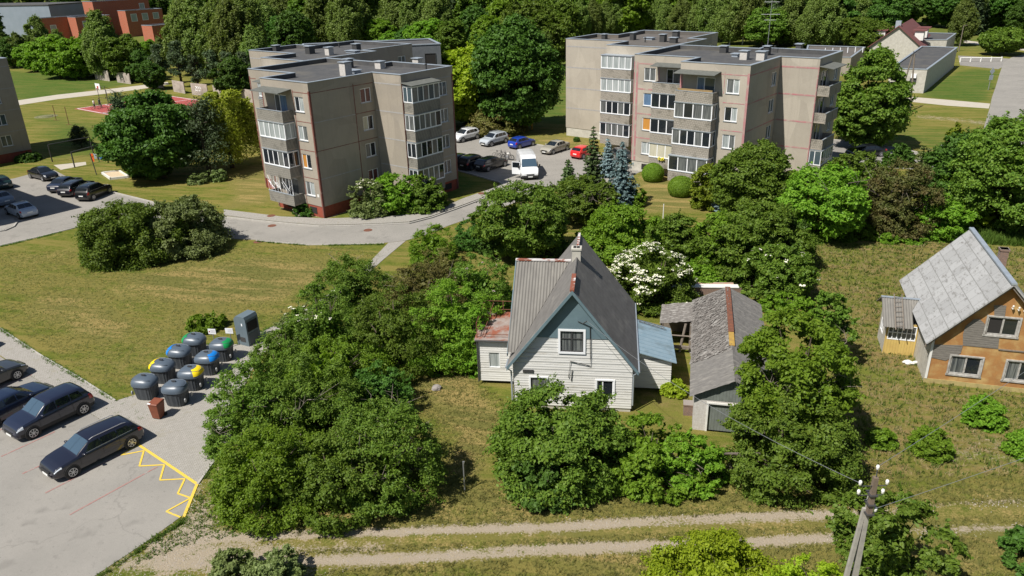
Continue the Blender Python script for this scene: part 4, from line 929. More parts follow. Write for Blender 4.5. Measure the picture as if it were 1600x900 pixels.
mp = N(nt, 'ShaderNodeMapping'); mp.inputs['Rotation'].default_value = (0, 0, rad(90)); nt.links.new(p, mp.inputs[0]); nt.links.new(mp.outputs[0], br.inputs[0])
br.inputs['Color1'].default_value = (.37, .37, .365, 1); br.inputs['Color2'].default_value = (.31, .31, .305, 1); br.inputs['Mortar'].default_value = (.22, .22, .21, 1)
col = mixc(nt, ramp(nt, noise(nt, vscale(nt, p, (3, .8, 1)), 2.2, 5, .7), .52, .66), br.outputs[0], (.20, .195, .185)); nt.links.new(col, b.inputs['Base Color']); b.inputs['Roughness'].default_value = .8; bump(nt, b, br.outputs[1], -.4, .01)
ml['silver'] = mt
ml['oldwhite'] = M('flaking_grey_white_paint', (.46, .45, .42), (.26, .24, .21), 5, .9)
OX, OY, OYAW, OW2, OE, OPK, OL = 24.10, 39.25, -.30, 3.23, 3.12, 6.67, 8.65
orr = empty('orange_house', OX, OY, 0, OYAW, 'weathered orange clad timber house with silver grey gable roof and broken windows', 'house')
osl = (OPK-OE)/OW2; ogap = [(1.15, 2.75, .75, 1.92), (2.55, 4.1, 3.45, 4.55), (4.0, 5.5, .72, 1.95)]
lo3 = lambda z: 0 if z < OE else (z-OE)/osl
hi3 = lambda z: 2*OW2 if z < OE else 2*OW2-(z-OE)/osl
mb = MB(); wall_holes(mb, ID, 0, 2*OW2, 0, OPK-.05, ogap, .1, lo=lo3, hi=hi3)
wall_holes(mb, local(0, OL, -math.pi/2), 0, OL, 0, OE, [], .1, mi=1); wall_holes(mb, local(2*OW2, 0, math.pi/2), 0, OL, 0, OE, [], .1)
mb.add([(0, OL, 0), (2*OW2, OL, 0), (2*OW2, OL, OE), (OW2, OL, OPK-.05), (0, OL, OE)], [(4, 3, 2, 1, 0)]); mb.build('wall', [ml['orange'], ml['whiteboards']], orr)
MB().box(-.03, 2*OW2+.03, -.03, .05, -.05, .28).build('plinth', M('mossy_plaster_plinth', (.42, .34, .14), (.3, .24, .1), 3), orr)
MB().box(.0, .13, -.05, .02, .28, OE-.25).build('corner_board', ml['whitepaint'], orr)
mb = MB(); mb.add([(1.60, -.03, 2.62), (3.38, -.03, 2.62), (3.3, -.03, 3.33), (2.72, -.03, 3.30), (2.42, -.03, 4.1), (2.12, -.03, 4.35), (1.85, -.03, 4.3), (1.5, -.03, 3.8), (1.48, -.03, 3.3)], [tuple(range(9))]); mb.add([(.13, -.032, 1.66), (.9, -.032, 1.55), (1.58, -.032, 2.12), (1.6, -.032, 2.64), (.13, -.032, 2.5)], [tuple(range(5))]); mb.add([(2.8, -.031, 4.62), (3.32, -.031, 4.62), (3.26, -.031, 5.3), (2.67, -.031, 5.24)], [(0, 1, 2, 3)])
mb.build('bare_boards', ml['greyboards'], orr)
MB().box(3.4, 2*OW2, -.06, .0, 2.56, 2.63).build('drip_board', ml['bark_grey'], orr)
for q, mu, pn, p2 in ((ogap[0], (.5,), 'curt_half', 'glass'), (ogap[1], (.5,), 'darkvoid', 'glass'), (ogap[2], (.45,), 'curt_half', 'glass')):
    ww = window(orr, ID, *q, pane=pn, pane2=p2, mull=mu, t=.05, fm='oldwhite', fw=.08, sill=False)
    mbx = MB(); a, b2, c, d = q
    for r_ in ((a-.09, a, c-.07, d+.08), (b2, b2+.09, c-.07, d+.08), (a, b2, d, d+.08), (a-.12, b2+.12, c-.10, c)): mbx.box(r_[0], r_[1], -.07, 0.0, r_[2], r_[3], ID)
    mbx.build('window_surround', ml['oldwhite'], ww)
oov = .42; oze = OE-oov*osl+.1; opz = OPK+.1; ot0, ot1 = -.52, OL+.44
mb = MB(); slab(mb, (-oov, ot1, oze), (-oov, ot0, oze), (OW2, ot0, opz), (OW2, ot1, opz), .08); slab(mb, (2*OW2+oov, ot0, oze), (2*OW2+oov, ot1, oze), (OW2, ot1, opz), (OW2, ot0, opz), .08); orf = mb.build('roof', ml['silver'], orr)
MB().box(OW2-.14, OW2+.14, ot0-.02, ot1+.02, opz-.05, opz+.05).build('ridge_cap', ml['tin'], orf)
mb = MB()
for sg in (1, -1):
    a = Vector((OW2-sg*(OW2+oov), ot0+.12, oze-.1)); b2 = Vector((OW2, ot0+.12, opz-.08)); dn = Vector((0, 0, -.22)); dd = Vector((0, .05, 0))
    mb.add([a, b2, b2+dn, a+dn, a+dd, b2+dd, b2+dn+dd, a+dn+dd], [(0, 1, 2, 3), (7, 6, 5, 4), (0, 4, 5, 1), (3, 2, 6, 7), (0, 3, 7, 4)])
mb.build('rake_board', ml['bark_grey'], orf)
mb = MB()
for x in (3.55, 3.85, 4.15, 4.5): mb.tube([(x, -.02, 5.25-abs(x-3.23)*.2), (x, -.22, 5.25-abs(x-3.23)*.2), (x, -.22, 5.4-abs(x-3.23)*.2)], .025, 5); mb.lathe([(.03, 0), (.055, .04), (.05, .1), (.02, .12)], 8, (x, -.22, 5.36-abs(x-3.23)*.2))
mb.build('insulator', ml['whitepaint'], orr)
ch = MB().box(4.15, 4.60, 5.7, 6.15, 4.2, 6.6).box(4.11, 4.64, 5.66, 6.19, 6.48, 6.6); ch.build('chimney', ml['brick_brown'], orr)
# porch
pz0, pzr = 2.15, 3.15; pt0, pt1 = 3.3, 5.6; psl = -1.82
mb = MB(); wall_holes(mb, local(psl, pt0, 0), 0, 1.80, 0, 2.15, [(.12, 1.72, 1.02, 2.0)], .08); po = mb.build('porch', ml['ylwboards'], orr)
mb = MB(); wall_holes(mb, local(psl, pt1, -math.pi/2), 0, pt1-pt0, 0, 2.15, [(.5, 1.4, .9, 1.7)], .06); mb.add([(psl, pt0, 2.15), (psl, pt1, 2.15), (psl, (pt0+pt1)/2, pzr-.12)], [(2, 1, 0)]); mb.quad((psl, pt1, 0), (0, pt1, 0), (0, pt1, 2.15), (psl, pt1, 2.15)); mb.build('porch_side', ml['whiteboards'], po)
window(po, local(psl, pt0, 0), .12, 1.72, 1.02, 2.0, 'curt_half', (.167, .333, .5, .667, .833), t=.03, rails=(.5,), fw=.05, sill=False)
window(po, local(psl, pt1, -math.pi/2), .5, 1.4, .9, 1.7, 'darkvoid', (.5,), t=.03, fw=.05, sill=False)
ptm = 4.75; pzr = 3.25
def pbot(s):
    zr = oze+(s+oov)*osl/1.0 if s > -oov else -9; zr = min(zr+.04, pzr); zb_ = max(2.08, zr); return (s, 2.75+(zb_-2.08)*(ptm-2.75)/(pzr-2.08), zb_)
mb = corr_sheet(psl-.32, .75, lambda s: (s, ptm, pzr), pbot, pitch=.15, amp=.02, n=6); pr = mb.build('porch_roof', ml['corr'], po)
mb = MB(); slab(mb, (.7, ptm, pzr), (psl-.32, ptm, pzr), (psl-.32, 6.2, 2.35), (.2, 6.2, 2.35), .05); mb.build('rear_slope', ml['corr'], pr)
MB().box(psl-.34, .8, ptm-.09, ptm+.09, pzr, pzr+.05).build('ridge_cap', ml['tin'], pr)
mb = MB(); LW = lambda s, f, h: (s, 2.6+(ptm-2.6)*f, 2.02+(pzr-2.02)*f+h)
for s in (-1.45, -1.0): mb.tube([LW(s, -.05, .1), LW(s+.02, 1.05, .14)], .03, 6)
for i in range(7): mb.tube([LW(-1.45, .05+i*.15, .12), LW(-1.0, .05+i*.15+.03, .13)], .02, 5)
mb.build('roof_ladder', ml['bark_grey'], pr)
bl = MB(); rb = random.Random(8)
for i in range(9): bl.lathe([(.02, 0), (.16, .03), (.2, .1), (.1, .17), (.02, .18)], 9, (rb.uniform(-.3, .3), rb.uniform(-.14, .14), rb.uniform(-.02, .06)), sy=.6)
g = G(1421, 568); tag(bl.build('white_sack', ml['whitepaint'], loc=(g[0], g[1], .0), smooth=True), 'crumpled white sack lying in the grass before the porch of the orange house', 'sack')

# ---------------------------------------------------------------- distant buildings
g0, g1, g2, g3 = [G(*q, 4.05) for q in ((1449, 109), (1391, 107), (1440, 72.5), (1496, 74.5))]
hall, _ = simple_block('flat_roofed_hall', [g0, g3, g2, g1], 4.05, 'long low white hall with black flat roof beside the far right street', 'hall', 'plinth_pale', 'bitumen')
hb = np.array([0, 0]); ang = math.atan2(*(g0-g1)[::-1]); Wh = local(*(g1-g0), ang); Lh = np.hypot(*(g0-g1))
MB().box(Lh*.60, Lh*.74, -.3, .0, 2.6, 3.3, Wh).build('air_conditioner', ml['white'], hall); MB().box(Lh*.58, Lh*.76, -.05, .03, 1.5, 2.5, Wh).build('window', ml['metal_dark'], hall)
# gabled house behind the hall: ridge recedes from the camera
pa, pb_ = G(1405, 40, 8), G(1425, 29, 8.0); ua = (pb_-pa)/np.hypot(*(pb_-pa)); yaw = math.atan2(ua[1], ua[0])-math.pi/2; Lg = np.hypot(*(pb_-pa))
gb = empty('gabled_house', pa[0], pa[1], 0, yaw, 'pale gable ended house with brown red roof and dormers behind the white hall', 'house')
hw_ = 5.3; mb = MB(); mb.add([(-hw_, 0, 0), (hw_, 0, 0), (hw_, 0, 3.6), (0, 0, 7.9), (-hw_, 0, 3.6), (-hw_, Lg, 0), (hw_, Lg, 0), (hw_, Lg, 3.6), (0, Lg, 7.9), (-hw_, Lg, 3.6)], [(0, 1, 2, 3, 4), (9, 8, 7, 6, 5), (1, 6, 7, 2), (5, 0, 4, 9)]); mb.build('wall', ml['plinth_pale'], gb)
ml['redroof'] = M('brown_red_roof', (.17, .055, .05), (.13, .05, .045), 1.5, .8)
gs = (7.9-3.6)/hw_; mb = MB(); slab(mb, (hw_+.5, -.5, 3.6-.5*gs+.1), (hw_+.5, Lg+.5, 3.6-.5*gs+.1), (0, Lg+.5, 8.02), (0, -.5, 8.02), .15); slab(mb, (-hw_-.5, Lg+.5, 3.6-.5*gs+.1), (-hw_-.5, -.5, 3.6-.5*gs+.1), (0, -.5, 8.02), (0, Lg+.5, 8.02), .15); gr_ = mb.build('roof', ml['redroof'], gb)
for sg, tt in ((1, 4), (1, 11), (-1, 3), (-1, 10)):
    mb = MB().box(sg*3.9-.9, sg*3.9+.9, tt, tt+2.4, 4.6, 6.6); dm = mb.build('dormer', ml['whitepaint'], gb); mb = MB().box(sg*3.9-1.4, sg*3.9+1.4, tt-.3, tt+2.7, 6.6, 6.85); mb.build('dormer_roof', ml['redroof'], dm)
MB().box(-.9, .2, 1.0, 2.0, 7.4, 8.9).build('chimney', ml['tin'], gb)
w_ = G(1445, 60, 4.5); w2 = G(1497, 54, 4.5); w3 = G(1488, 68, 4.5); w4 = G(1440, 63, 4.5)
wb, _ = simple_block('flat_roofed_annex', [G(1441, 62.5, 4.3), G(1480, 62.5, 4.3), G(1494, 52.5, 4.3), G(1446, 51.5, 4.3)], 4.3, 'white flat roofed annex joined behind the gabled house', 'building', 'plinth_pale', 'bitumen')
lb, _ = simple_block('low_outbuilding', [G(1258, 89, 3.6), G(1330, 90, 3.6), G(1352, 74, 3.6), G(1262, 71, 3.6)], 3.6, 'low grey flat roofed outbuilding behind the pink jointed block', 'outbuilding', 'concrete', 'bitumen2')
mb = MB()
for i in range(6): mb.tube([(6+i*1.6, 5, 3.6), (6+i*1.6, 5, 4.7)], .09, 6)
mb.build('roof_pipe', ml['white'], lb)
# red brick school
def brick_block(pts_w, h, label, fr=None):
    return simple_block('brick_building', pts_w, h, label, 'building', 'brick_red', 'bitumen', 'stepped red brick school blocks behind the birches')
def rblock(px, a_, b_, h, label):
    P0 = G(*px); u_ = np.array([math.cos(BA), math.sin(BA)]); v_ = np.array([-math.sin(BA), math.cos(BA)])
    return brick_block([P0-u_*a_, P0, P0+v_*b_, P0-u_*a_+v_*b_], h, label)
for px, a_, b_, h, lb, wins in (((156, 57), 8.5, 23, 13, 'tallest red brick school block with a tall pale window near its right end', ((.86, 7.5, 11.5, 1.1),)),
                      ((204, 58), 6, 15, 9.6, 'middle red brick school block with three white windows in a row', ((.2, 5.6, 8.4, 1.2), (.5, 5.8, 8.4, 1.2), (.8, 6.0, 8.4, 1.2), (.6, 1.0, 3.0, 1.2))),
                      ((243, 70), 7, 11, 6.2, 'lowest red brick school block at the right end of the row', ()),
                      ((126, 63), 7, 13, 8.2, 'low red brick school block with two white windows left of the tallest block', ((.25, 4.0, 6.8, 1.1), (.6, 4.0, 6.8, 1.1))),
                      ((68, 66), 4, 24, 8.4, 'leftmost red brick school block half hidden under the birches', ((.2, 3.2, 5.8, 1.1), (.5, 3.2, 5.8, 1.1)))):
    o, _p = rblock(px, a_, b_, h, lb); u_ = np.array([math.cos(BA), math.sin(BA)])*a_; Wq = local(u_[0], u_[1], BA+math.pi/2)
    for f, z0_, z1_, w_ in wins: window(o, Wq, b_*f-w_, b_*f+w_, z0_, z1_, 'curt_white', (), t=-.03, sill=False, fw=.12)
gb_ = empty('grey_hall', *G(45, 58), 0, -.3, 'large pale blue grey hall half hidden by trees at the top left', 'hall')
MB().prism([(-38, 0), (14, 0), (14, 20), (-38, 20)], 0, 12).build('wall', M('pale_blue_grey_cladding', (.24, .28, .33), (.2, .24, .28), .3), gb_); MB().box(-38.2, 14.2, -.2, 20.2, 12, 12.4).build('roof', ml['bitumen'], gb_)
# concrete fence panels behind the court
ml['fencec'] = M('stained_pinkish_concrete', (.42, .36, .31), (.33, .28, .24), 1, .95, (.24, .2, .17), .5, .5, .7)
for i, (x0, x1, y0, y1) in enumerate(((184, 205, 128.5, 131.5), (232, 256, 134, 138), (272, 290, 143, 146.5), (301, 326, 148, 150.5), (335, 363, 150, 153.5), (373, 399, 157, 161), (150, 172, 124, 127))):
    a, b2 = G(x0, y0), G(x1, y1); d = b2-a; L = np.hypot(*d); root = empty('concrete_fence', a[0], a[1], 0, math.atan2(d[1], d[0]), ['weathered concrete fence panel beside the far footpath', 'concrete fence panel partly hidden by a thin tree near the hoop', 'narrow concrete fence panel right of the big maple top', 'concrete fence panel sprayed with white graffiti', 'concrete fence panel above the weeping willow top', 'concrete fence panel nearest the corner of the red plinth block', 'concrete fence panel farthest left behind the hoop'][i], 'fence', 'concrete fence panels behind the court')
    mb = MB().box(0, L, -.07, .07, .0, 2.35)
    for k in range(4): mb.box(L*k/4+.1, L*(k+1)/4-.1, -.09, -.068, .3, 2.1)
    mb.build('panel', ml['fencec'], root)
    if i == 3:
        mb = MB()
        for k in range(3):
            cx, cz = L*.32+k*.62, 1.3
            pts_ = [(cx+.26*math.cos(t_)*(1+.2*math.sin(3*t_+k)), -.11, cz+.42*math.sin(t_)) for t_ in np.linspace(0, 5.4, 14)]; mb.tube(pts_, .05, 4)
        mb.build('graffiti', ml['white'], root)

# ================================================================ TREES AND SHRUBS
ml['leaf'] = leafmat('broad_green_leaves', (0.071, 0.146, 0.017), (0.183, 0.262, 0.034), (0.136, 0.226, 0.025), .32)
ml['leaf_dark'] = leafmat('dark_green_leaves', (0.054, 0.124, 0.020), (0.106, 0.200, 0.028), (0.078, 0.160, 0.022))
ml['leaf_fresh'] = leafmat('fresh_green_leaves', (0.100, 0.213, 0.015), (0.236, 0.366, 0.034), (0.183, 0.317, 0.025), .38)
ml['leaf_yellow'] = leafmat('yellow_green_leaves', (0.251, 0.379, 0.017), (0.387, 0.499, 0.031), (0.328, 0.460, 0.025), .4)
ml['leaf_grey'] = leafmat('grey_green_leaves', (0.145, 0.200, 0.063), (0.232, 0.290, 0.098), (0.194, 0.250, 0.076), .25)
ml['leaf_olive'] = leafmat('olive_brown_leaves', (0.125, 0.150, 0.031), (0.194, 0.190, 0.048), (0.164, 0.140, 0.042), .25)
ml['leaf_plum'] = leafmat('brown_purple_leaves', (.075, .060, .022), (.13, .095, .036), (.09, .11, .024), .2)
ml['leaf_birch'] = leafmat('birch_leaves', (0.118, 0.183, 0.038), (0.236, 0.293, 0.068), (0.165, 0.232, 0.047), .32)
ml['needle'] = leafmat('dark_pine_needles', (0.042, 0.078, 0.029), (0.090, 0.128, 0.049), (0.066, 0.098, 0.040), .12)
ml['needle_green'] = leafmat('green_spruce_needles', (0.057, 0.106, 0.033), (0.115, 0.172, 0.053), (0.082, 0.139, 0.042), .12)
ml['needle_blue'] = leafmat('blue_spruce_needles', (0.123, 0.197, 0.205), (0.229, 0.311, 0.319), (0.164, 0.246, 0.254), .1)
ml['thuja'] = leafmat('golden_green_thuja', (0.106, 0.170, 0.014), (0.251, 0.300, 0.022), (0.194, 0.260, 0.020), .2)
ml['willow'] = leafmat('yellow_willow_leaves', (0.290, 0.360, 0.031), (0.464, 0.520, 0.070), (0.348, 0.420, 0.042), .4)
ml['blossom'] = M('creamy_white_blossom', (.80, .78, .62), (.65, .63, .48), 9, .8)
ml['lilac'] = M('faded_lilac_blossom', (.34, .26, .28), (.24, .17, .15), 9, .8)

def unit(a): return a/np.maximum(np.linalg.norm(a, axis=1, keepdims=True), 1e-9)
def leaves(Cn, Nn, size, rng, asp=.6, fold=.25):
    n = len(Cn); r = unit(rng.normal(size=(n, 3))); T = unit(np.cross(Nn, r)); B = np.cross(Nn, T); s = size[:, None]
    V = np.empty((n, 4, 3)); V[:, 0] = Cn+T*s; V[:, 1] = Cn+B*s*asp+Nn*s*fold; V[:, 2] = Cn-T*s; V[:, 3] = Cn-B*s*asp+Nn*s*fold
    return V.reshape(-1, 3), np.arange(n*4).reshape(n, 4)
ENV = {
    'round': lambda h: np.sqrt(np.clip(1-(2*h-1)**2, 0, 1))**.8,
    'bush': lambda h: np.clip(1-(h-.25)**2/.5625, 0, 1)**.5*np.clip(.86+h, 0, 1),
    'oval': lambda h: np.clip(np.sin(np.pi*np.clip(h, 0, 1)**.8), 0, 1)**.6,
    'birch': lambda h: np.clip(np.sin(np.pi*np.clip(h, 0, 1)**.62), 0, 1)**.75,
    'cone': lambda h: np.clip(1-h, 0, 1)**.85*np.clip(h*9+.55, 0, 1),
    'column': lambda h: np.clip(1-h**3.2, 0, 1)**.6*np.clip(h*3+.72, 0, 1),
    'ball': lambda h: np.sqrt(np.clip(1-(h-.42)**2/.3364, 0, 1)),
}
def crown_pts(rng, R, z0, z1, env, nclu, nleaf, spread, lumps=11, amp=.33, inner=.35, up=.55, hang=0.0, ball=False, holes=.12, lobe=1.0):
    H_ = z1-z0; S = (R*R*H_/2)**(1/3)
    if ball:
        n = nclu*nleaf; h = rng.random(n); th = rng.uniform(0, 2*np.pi, n); e = ENV[env](h); kp = rng.random(n) < e+.1; h, th, e = h[kp], th[kp], e[kp]; k = .95+.05*rng.random(len(h))
        P_ = np.stack([e*R*k*np.cos(th), e*R*k*np.sin(th), z0+H_*h*k], 1); Nn = unit(unit(P_-np.array([0, 0, z0+H_*.35]))*1.2+rng.normal(size=P_.shape)*.5)
        P_[:, 2] = np.maximum(P_[:, 2], .03); return P_[:60], P_, Nn
    Ld = unit(rng.normal(size=(lumps, 3))*np.array([1, 1, .8])); La = rng.uniform(-.45, 1, lumps)*amp; Lw = rng.uniform(2.5, 8, lumps)
    nl = int(np.clip(46*lobe*(S/2)**.9+18, 30, 150)*(1.6 if env == 'bush' else 1.15)); m_ = nl*5
    h = rng.beta(1.2, 1.15, m_); h = np.where(rng.random(m_) < (.34 if env == 'bush' else .0), rng.uniform(0, .20, m_), h); th = rng.uniform(0, 2*np.pi, m_); e = ENV[env](h); kp = rng.random(m_) < e*.85+.15; h, th, e = h[kp][:nl], th[kp][:nl], e[kp][:nl]; nl = len(h)
    du = unit(np.stack([np.cos(th)*e, np.sin(th)*e, (2*h-1)], 1)); bv = (La[None]*np.exp(Lw[None]*(du@Ld.T-1))).sum(1)
    rl = S*rng.uniform(.14, .31, nl)*(.75+.35*rng.random(nl)); k = .45+.55*rng.random(nl)**.42; k = np.where((h < .2) & (env == 'bush'), np.maximum(k, .86), k)
    r = np.maximum(e*R*(1+bv)*1.08-rl*.6, e*R*.25)*k**.6; zc = z0+np.clip(h*(1+bv*.35), 0, 1.12)*(H_-rl*.6)+rl*.1
    Lc = np.stack([r*np.cos(th), r*np.sin(th), zc], 1)
    per = max(5, int(nclu/nl)); q = unit(rng.normal(size=(nl*per, 3))+np.array([0, 0, .35])+np.repeat(du, per, 0)*.55)
    Cc = np.repeat(Lc, per, 0)+q*np.repeat(rl, per)[:, None]*(rng.random((nl*per, 1))**.25)*np.array([1.1, 1.1, .8]); n = len(Cc)
    sg = np.clip(np.repeat(rl, per)*.20, .05, .45)*rng.uniform(.6, 1.4, n)
    P_ = np.repeat(Cc, nleaf, 0)+rng.normal(size=(n*nleaf, 3))*np.repeat(sg, nleaf)[:, None]*np.array([1.15, 1.15, .55])
    if hang: P_[:, 2] -= np.abs(rng.normal(size=n*nleaf))*hang
    outw = np.repeat(q, nleaf, 0); Nn = unit(outw*.55+np.array([0, 0, up*.8])+rng.normal(size=P_.shape)*.45)
    # loose shoots that break the outline
    ns = int(nl*1.1); ix = rng.integers(0, n, ns); sh = []; 
    for i in ix:
        d = unit((q[i:i+1]+rng.normal(size=(1, 3))*.35+np.array([[0, 0, .25 if not hang else -.5]])))[0]; L = S*rng.uniform(.10, .30); mm = 26; t = rng.random(mm)
        sh.append(Cc[i]+d*(t*L)[:, None]+rng.normal(size=(mm, 3))*.035*S*(1-t[:, None]*.6))
    sh = np.concatenate(sh); P_ = np.concatenate([P_, sh]); Nn = np.concatenate([Nn, unit(rng.normal(size=sh.shape)*.6+np.array([0, 0, .8]))])
    P_[:, 2] = np.maximum(P_[:, 2], .03)
    return Cc, P_, Nn
def trunk_mesh(rng, R, z0, z1, Cc, r0, mat, nl=7, lean=.0, multi=1):
    mb = MB()
    for q in range(multi):
        a = rng.uniform(0, 6.28); o_ = np.array([math.cos(a), math.sin(a)])*(.25*R if multi > 1 else 0)
        top = z0+(z1-z0)*.78; pts_ = [(o_[0]*.3, o_[1]*.3, -.1), (o_[0]*.5+lean*.2, o_[1]*.5, z0*.6+.2), (o_[0]+lean*.6, o_[1], (z0+top)/2), (o_[0]*1.5+lean, o_[1]*1.4, top)]
        mb.tube(pts_, [r0*1.15, r0, r0*.6, r0*.15], 8)
        idx = rng.choice(len(Cc), min(nl, len(Cc)), replace=False)
        for i in idx:
            c = Cc[i]; zb = z0*.7+.2+(c[2]-z0*.7)*rng.uniform(.15, .45); zb = min(zb, c[2]-.05) if c[2] > .4 else c[2]*.5; b0 = np.array([o_[0]*.8, o_[1]*.8, max(zb, .1)]); m1 = b0*.45+c*.55+np.array([0, 0, .08*R])
            mb.tube([b0, m1, c*.94+b0*.06], [r0*.42, r0*.24, r0*.06], 5, cap=False)
    return mb
def conifer_pts(rng, R, z0, z1, tiers, per, nl, droop=.25, sz=.1):
    P_ = []; 
    for k in range(tiers):
        f = (k+rng.uniform(-.2, .2))/tiers; f = min(max(f, 0), .985); z = z0+(z1-z0)*f; L = R*(1-f)**.82*rng.uniform(.85, 1.12)+.08
        nb = max(4, int(per*(1-f)**.5)); ph = rng.uniform(0, 6.28)
        for i in range(nb):
            a = ph+2*math.pi*i/nb+rng.uniform(-.2, .2); Lb = L*rng.uniform(.72, 1.1); m_ = max(5, int(nl*Lb/R))
            t = rng.random(m_)**.75; wd = Lb*.22*(1.1-t)+.03; s = rng.normal(size=m_)*wd*.75
            x = t*Lb; P_.append(np.stack([x*math.cos(a)-s*math.sin(a), x*math.sin(a)+s*math.cos(a), z-droop*x*.8+.22*droop*x*x/max(Lb, .1)*2+rng.normal(size=m_)*.03*R-np.abs(s)*.25], 1))
    P_ = np.concatenate(P_); out = P_.copy(); out[:, 2] = 0
    Nn = unit(unit(out)*.35+np.array([0, 0, .8])+rng.normal(size=P_.shape)*.35); P_[:, 2] = np.maximum(P_[:, 2], .03)
    return P_, Nn
def pine_pts(rng, R, z0, z1, nb, nl):
    P_ = []; Nn = []
    for i in range(nb):
        f = (i+rng.random())/nb; z = z0+(z1-z0)*f; a = rng.uniform(0, 6.28); L = R*(1-f**1.8*.75)*rng.uniform(.6, 1.1)
        for j in range(5):
            t = .35+.65*j/4; c = np.array([L*t*math.cos(a), L*t*math.sin(a), z+.30*L*t*t+rng.uniform(-.1, .15)*R*.3])
            c[:2] += rng.normal(size=2)*.10*R; m_ = nl//5
            q = c+rng.normal(size=(m_, 3))*np.array([.13, .13, .10])*R; P_.append(q); Nn.append(unit((q-c)*1.0/R*3+np.array([0, 0, .6])+rng.normal(size=(m_, 3))*.5))
    return np.concatenate(P_), np.concatenate(Nn)
def plant(name, g, label, cat='tree', group=None, kind='bush', R=2, H=3, z0=0.0, mat='leaf', seed=0, leaf=.13, dens=1.0, trunk='bark', r0=None, flowers=None, nfl=0, twigs=0, rot=None, **kw):
    rng = np.random.default_rng(seed); root = empty(name, g[0], g[1], 0, rng.uniform(0, 6.28) if rot is None else rot, label, cat, group)
    vol = 4*math.pi*((R*R*2+((H-z0)/2)**2)/3)
    r0 = r0 or max(.05, .03*H)
    if kind == 'spruce':
        tiers = int(9+H*1.5); P_, Nn = conifer_pts(rng, R, z0, H, tiers, 13, int(70*dens)); sz = rng.uniform(.5, 1.2, len(P_))*leaf; V, F_ = leaves(P_, Nn, sz, rng, .45, .1)
        mb = MB().tube([(0, 0, -.1), (0, 0, H*.97)], [r0, .02], 7)
    elif kind == 'pine':
        P_, Nn = pine_pts(rng, R, z0, H*.93, int(26*dens), 190); sz = rng.uniform(.5, 1.2, len(P_))*leaf; V, F_ = leaves(P_, Nn, sz, rng, .35, .1)
        mb = MB().tube([(0, 0, -.1), (.1, 0, H*.5), (0, .1, H*.93)], [r0, r0*.7, .04], 7)
        for i in range(12): a = rng.uniform(0, 6.28); z = H*rng.uniform(.15, .8); L = R*.7; mb.tube([(0, 0, z), (L*math.cos(a), L*math.sin(a), z+.22*L)], [r0*.3, .02], 4, cap=False)
    elif kind == 'willow':
        Cc, P0, N0 = crown_pts(rng, R*.85, z0+(H-z0)*.35, H, 'round', int(120*dens), 50, R*.07, amp=.3)
        L = []; 
        for i in range(int(420*dens)):
            c = Cc[rng.integers(len(Cc))]*np.array([1.12, 1.12, 1]); ln = rng.uniform(.35, .9)*(c[2]-z0*.4); m_ = 34; t = rng.random(m_)
            L.append(np.stack([c[0]*(1+.16*t)+rng.normal(size=m_)*.05*R, c[1]*(1+.16*t)+rng.normal(size=m_)*.05*R, c[2]-t*ln], 1))
        P1 = np.concatenate(L); P1[:, 2] = np.maximum(P1[:, 2], .1); N1 = unit(unit(P1*np.array([1, 1, 0]))*1.2+rng.normal(size=P1.shape)*.45)
        P_ = np.concatenate([P0, P1]); Nn = np.concatenate([N0, N1]); V, F_ = leaves(P_, Nn, rng.uniform(.5, 1.2, len(P_))*leaf, rng, .4, .1)
        mb = trunk_mesh(rng, R, z0, H, Cc, r0, None)
    else:
        env = kw.pop('env', kind if kind in ENV else 'bush'); nclu = int(dens*kw.pop('cl', 1.0)*min(2600, max(260, (92 if env == 'bush' else 70)*R*(R+(H-z0)*.6)))); nleaf = kw.pop('nleaf', 40)
        sp = kw.pop('spread', .055*R+.10); ball = kind == 'ball'
        Cc, P_, Nn = crown_pts(rng, R, z0, H, env, nclu, nleaf, sp, ball=ball, **kw)
        V, F_ = leaves(P_, Nn, rng.uniform(.5, 1.2, len(P_))*leaf*.82, rng)
        if not ball:            # larger leaves inside, so that daylight does not show straight through
            hh = rng.uniform(.04, .84, 1400); tt = rng.uniform(0, 6.283, 1400); ee = ENV[env](hh)*R*.52*rng.random(1400)**.45; Pi = np.stack([ee*np.cos(tt), ee*np.sin(tt), z0+(H-z0)*hh*.84], 1)
            Vi, Fi = leaves(Pi, unit(Pi*np.array([1, 1, .2])+rng.normal(size=Pi.shape)*.5*R), rng.uniform(.035, .07, 1400)*(R+.8), rng); F_ = np.concatenate([F_, Fi+len(V)]); V = np.concatenate([V, Vi])
        mb = trunk_mesh(rng, R, z0, H, Cc, r0, None, nl=9, multi=2 if (z0 < .4 and kind == 'bush') else 1)
    me = npmesh('crown', V, F_, ml[mat]); o = bpy.data.objects.new('crown', me); C.objects.link(o); o.parent = root
    mb.build('trunk', ml[trunk], root, smooth=True)
    if flowers:
        h = rng.choice(len(P_), nfl*6, replace=False); Pf = P_[h]; cz = (z0+H)*.42; q = unit((Pf-np.array([0, 0, cz]))/np.array([R, R, H*.6])); rr_2 = np.linalg.norm((Pf-np.array([0, 0, cz]))/np.array([R, R, H*.6]), axis=1)
        Pf = Pf[np.argsort(-rr_2*(1+.35*q[:, 2]))[:nfl]]; rep = kw.get('frep', 7); Pn = np.repeat(Pf, rep, 0)+rng.normal(size=(nfl*rep, 3))*np.array([.09, .09, .035])*(leaf/.13)+np.array([0, 0, .06])
        Vf, Ff = leaves(Pn, unit(np.array([0, 0, 1.])+rng.normal(size=Pn.shape)*.35+unit(Pn*np.array([1, 1, .3]))*.4), rng.uniform(.05, .10, len(Pn))*(leaf/.13), rng, .9, .05)
        mf = npmesh('blossom', Vf, Ff, ml[flowers]); of = bpy.data.objects.new('blossom', mf); C.objects.link(of); of.parent = root
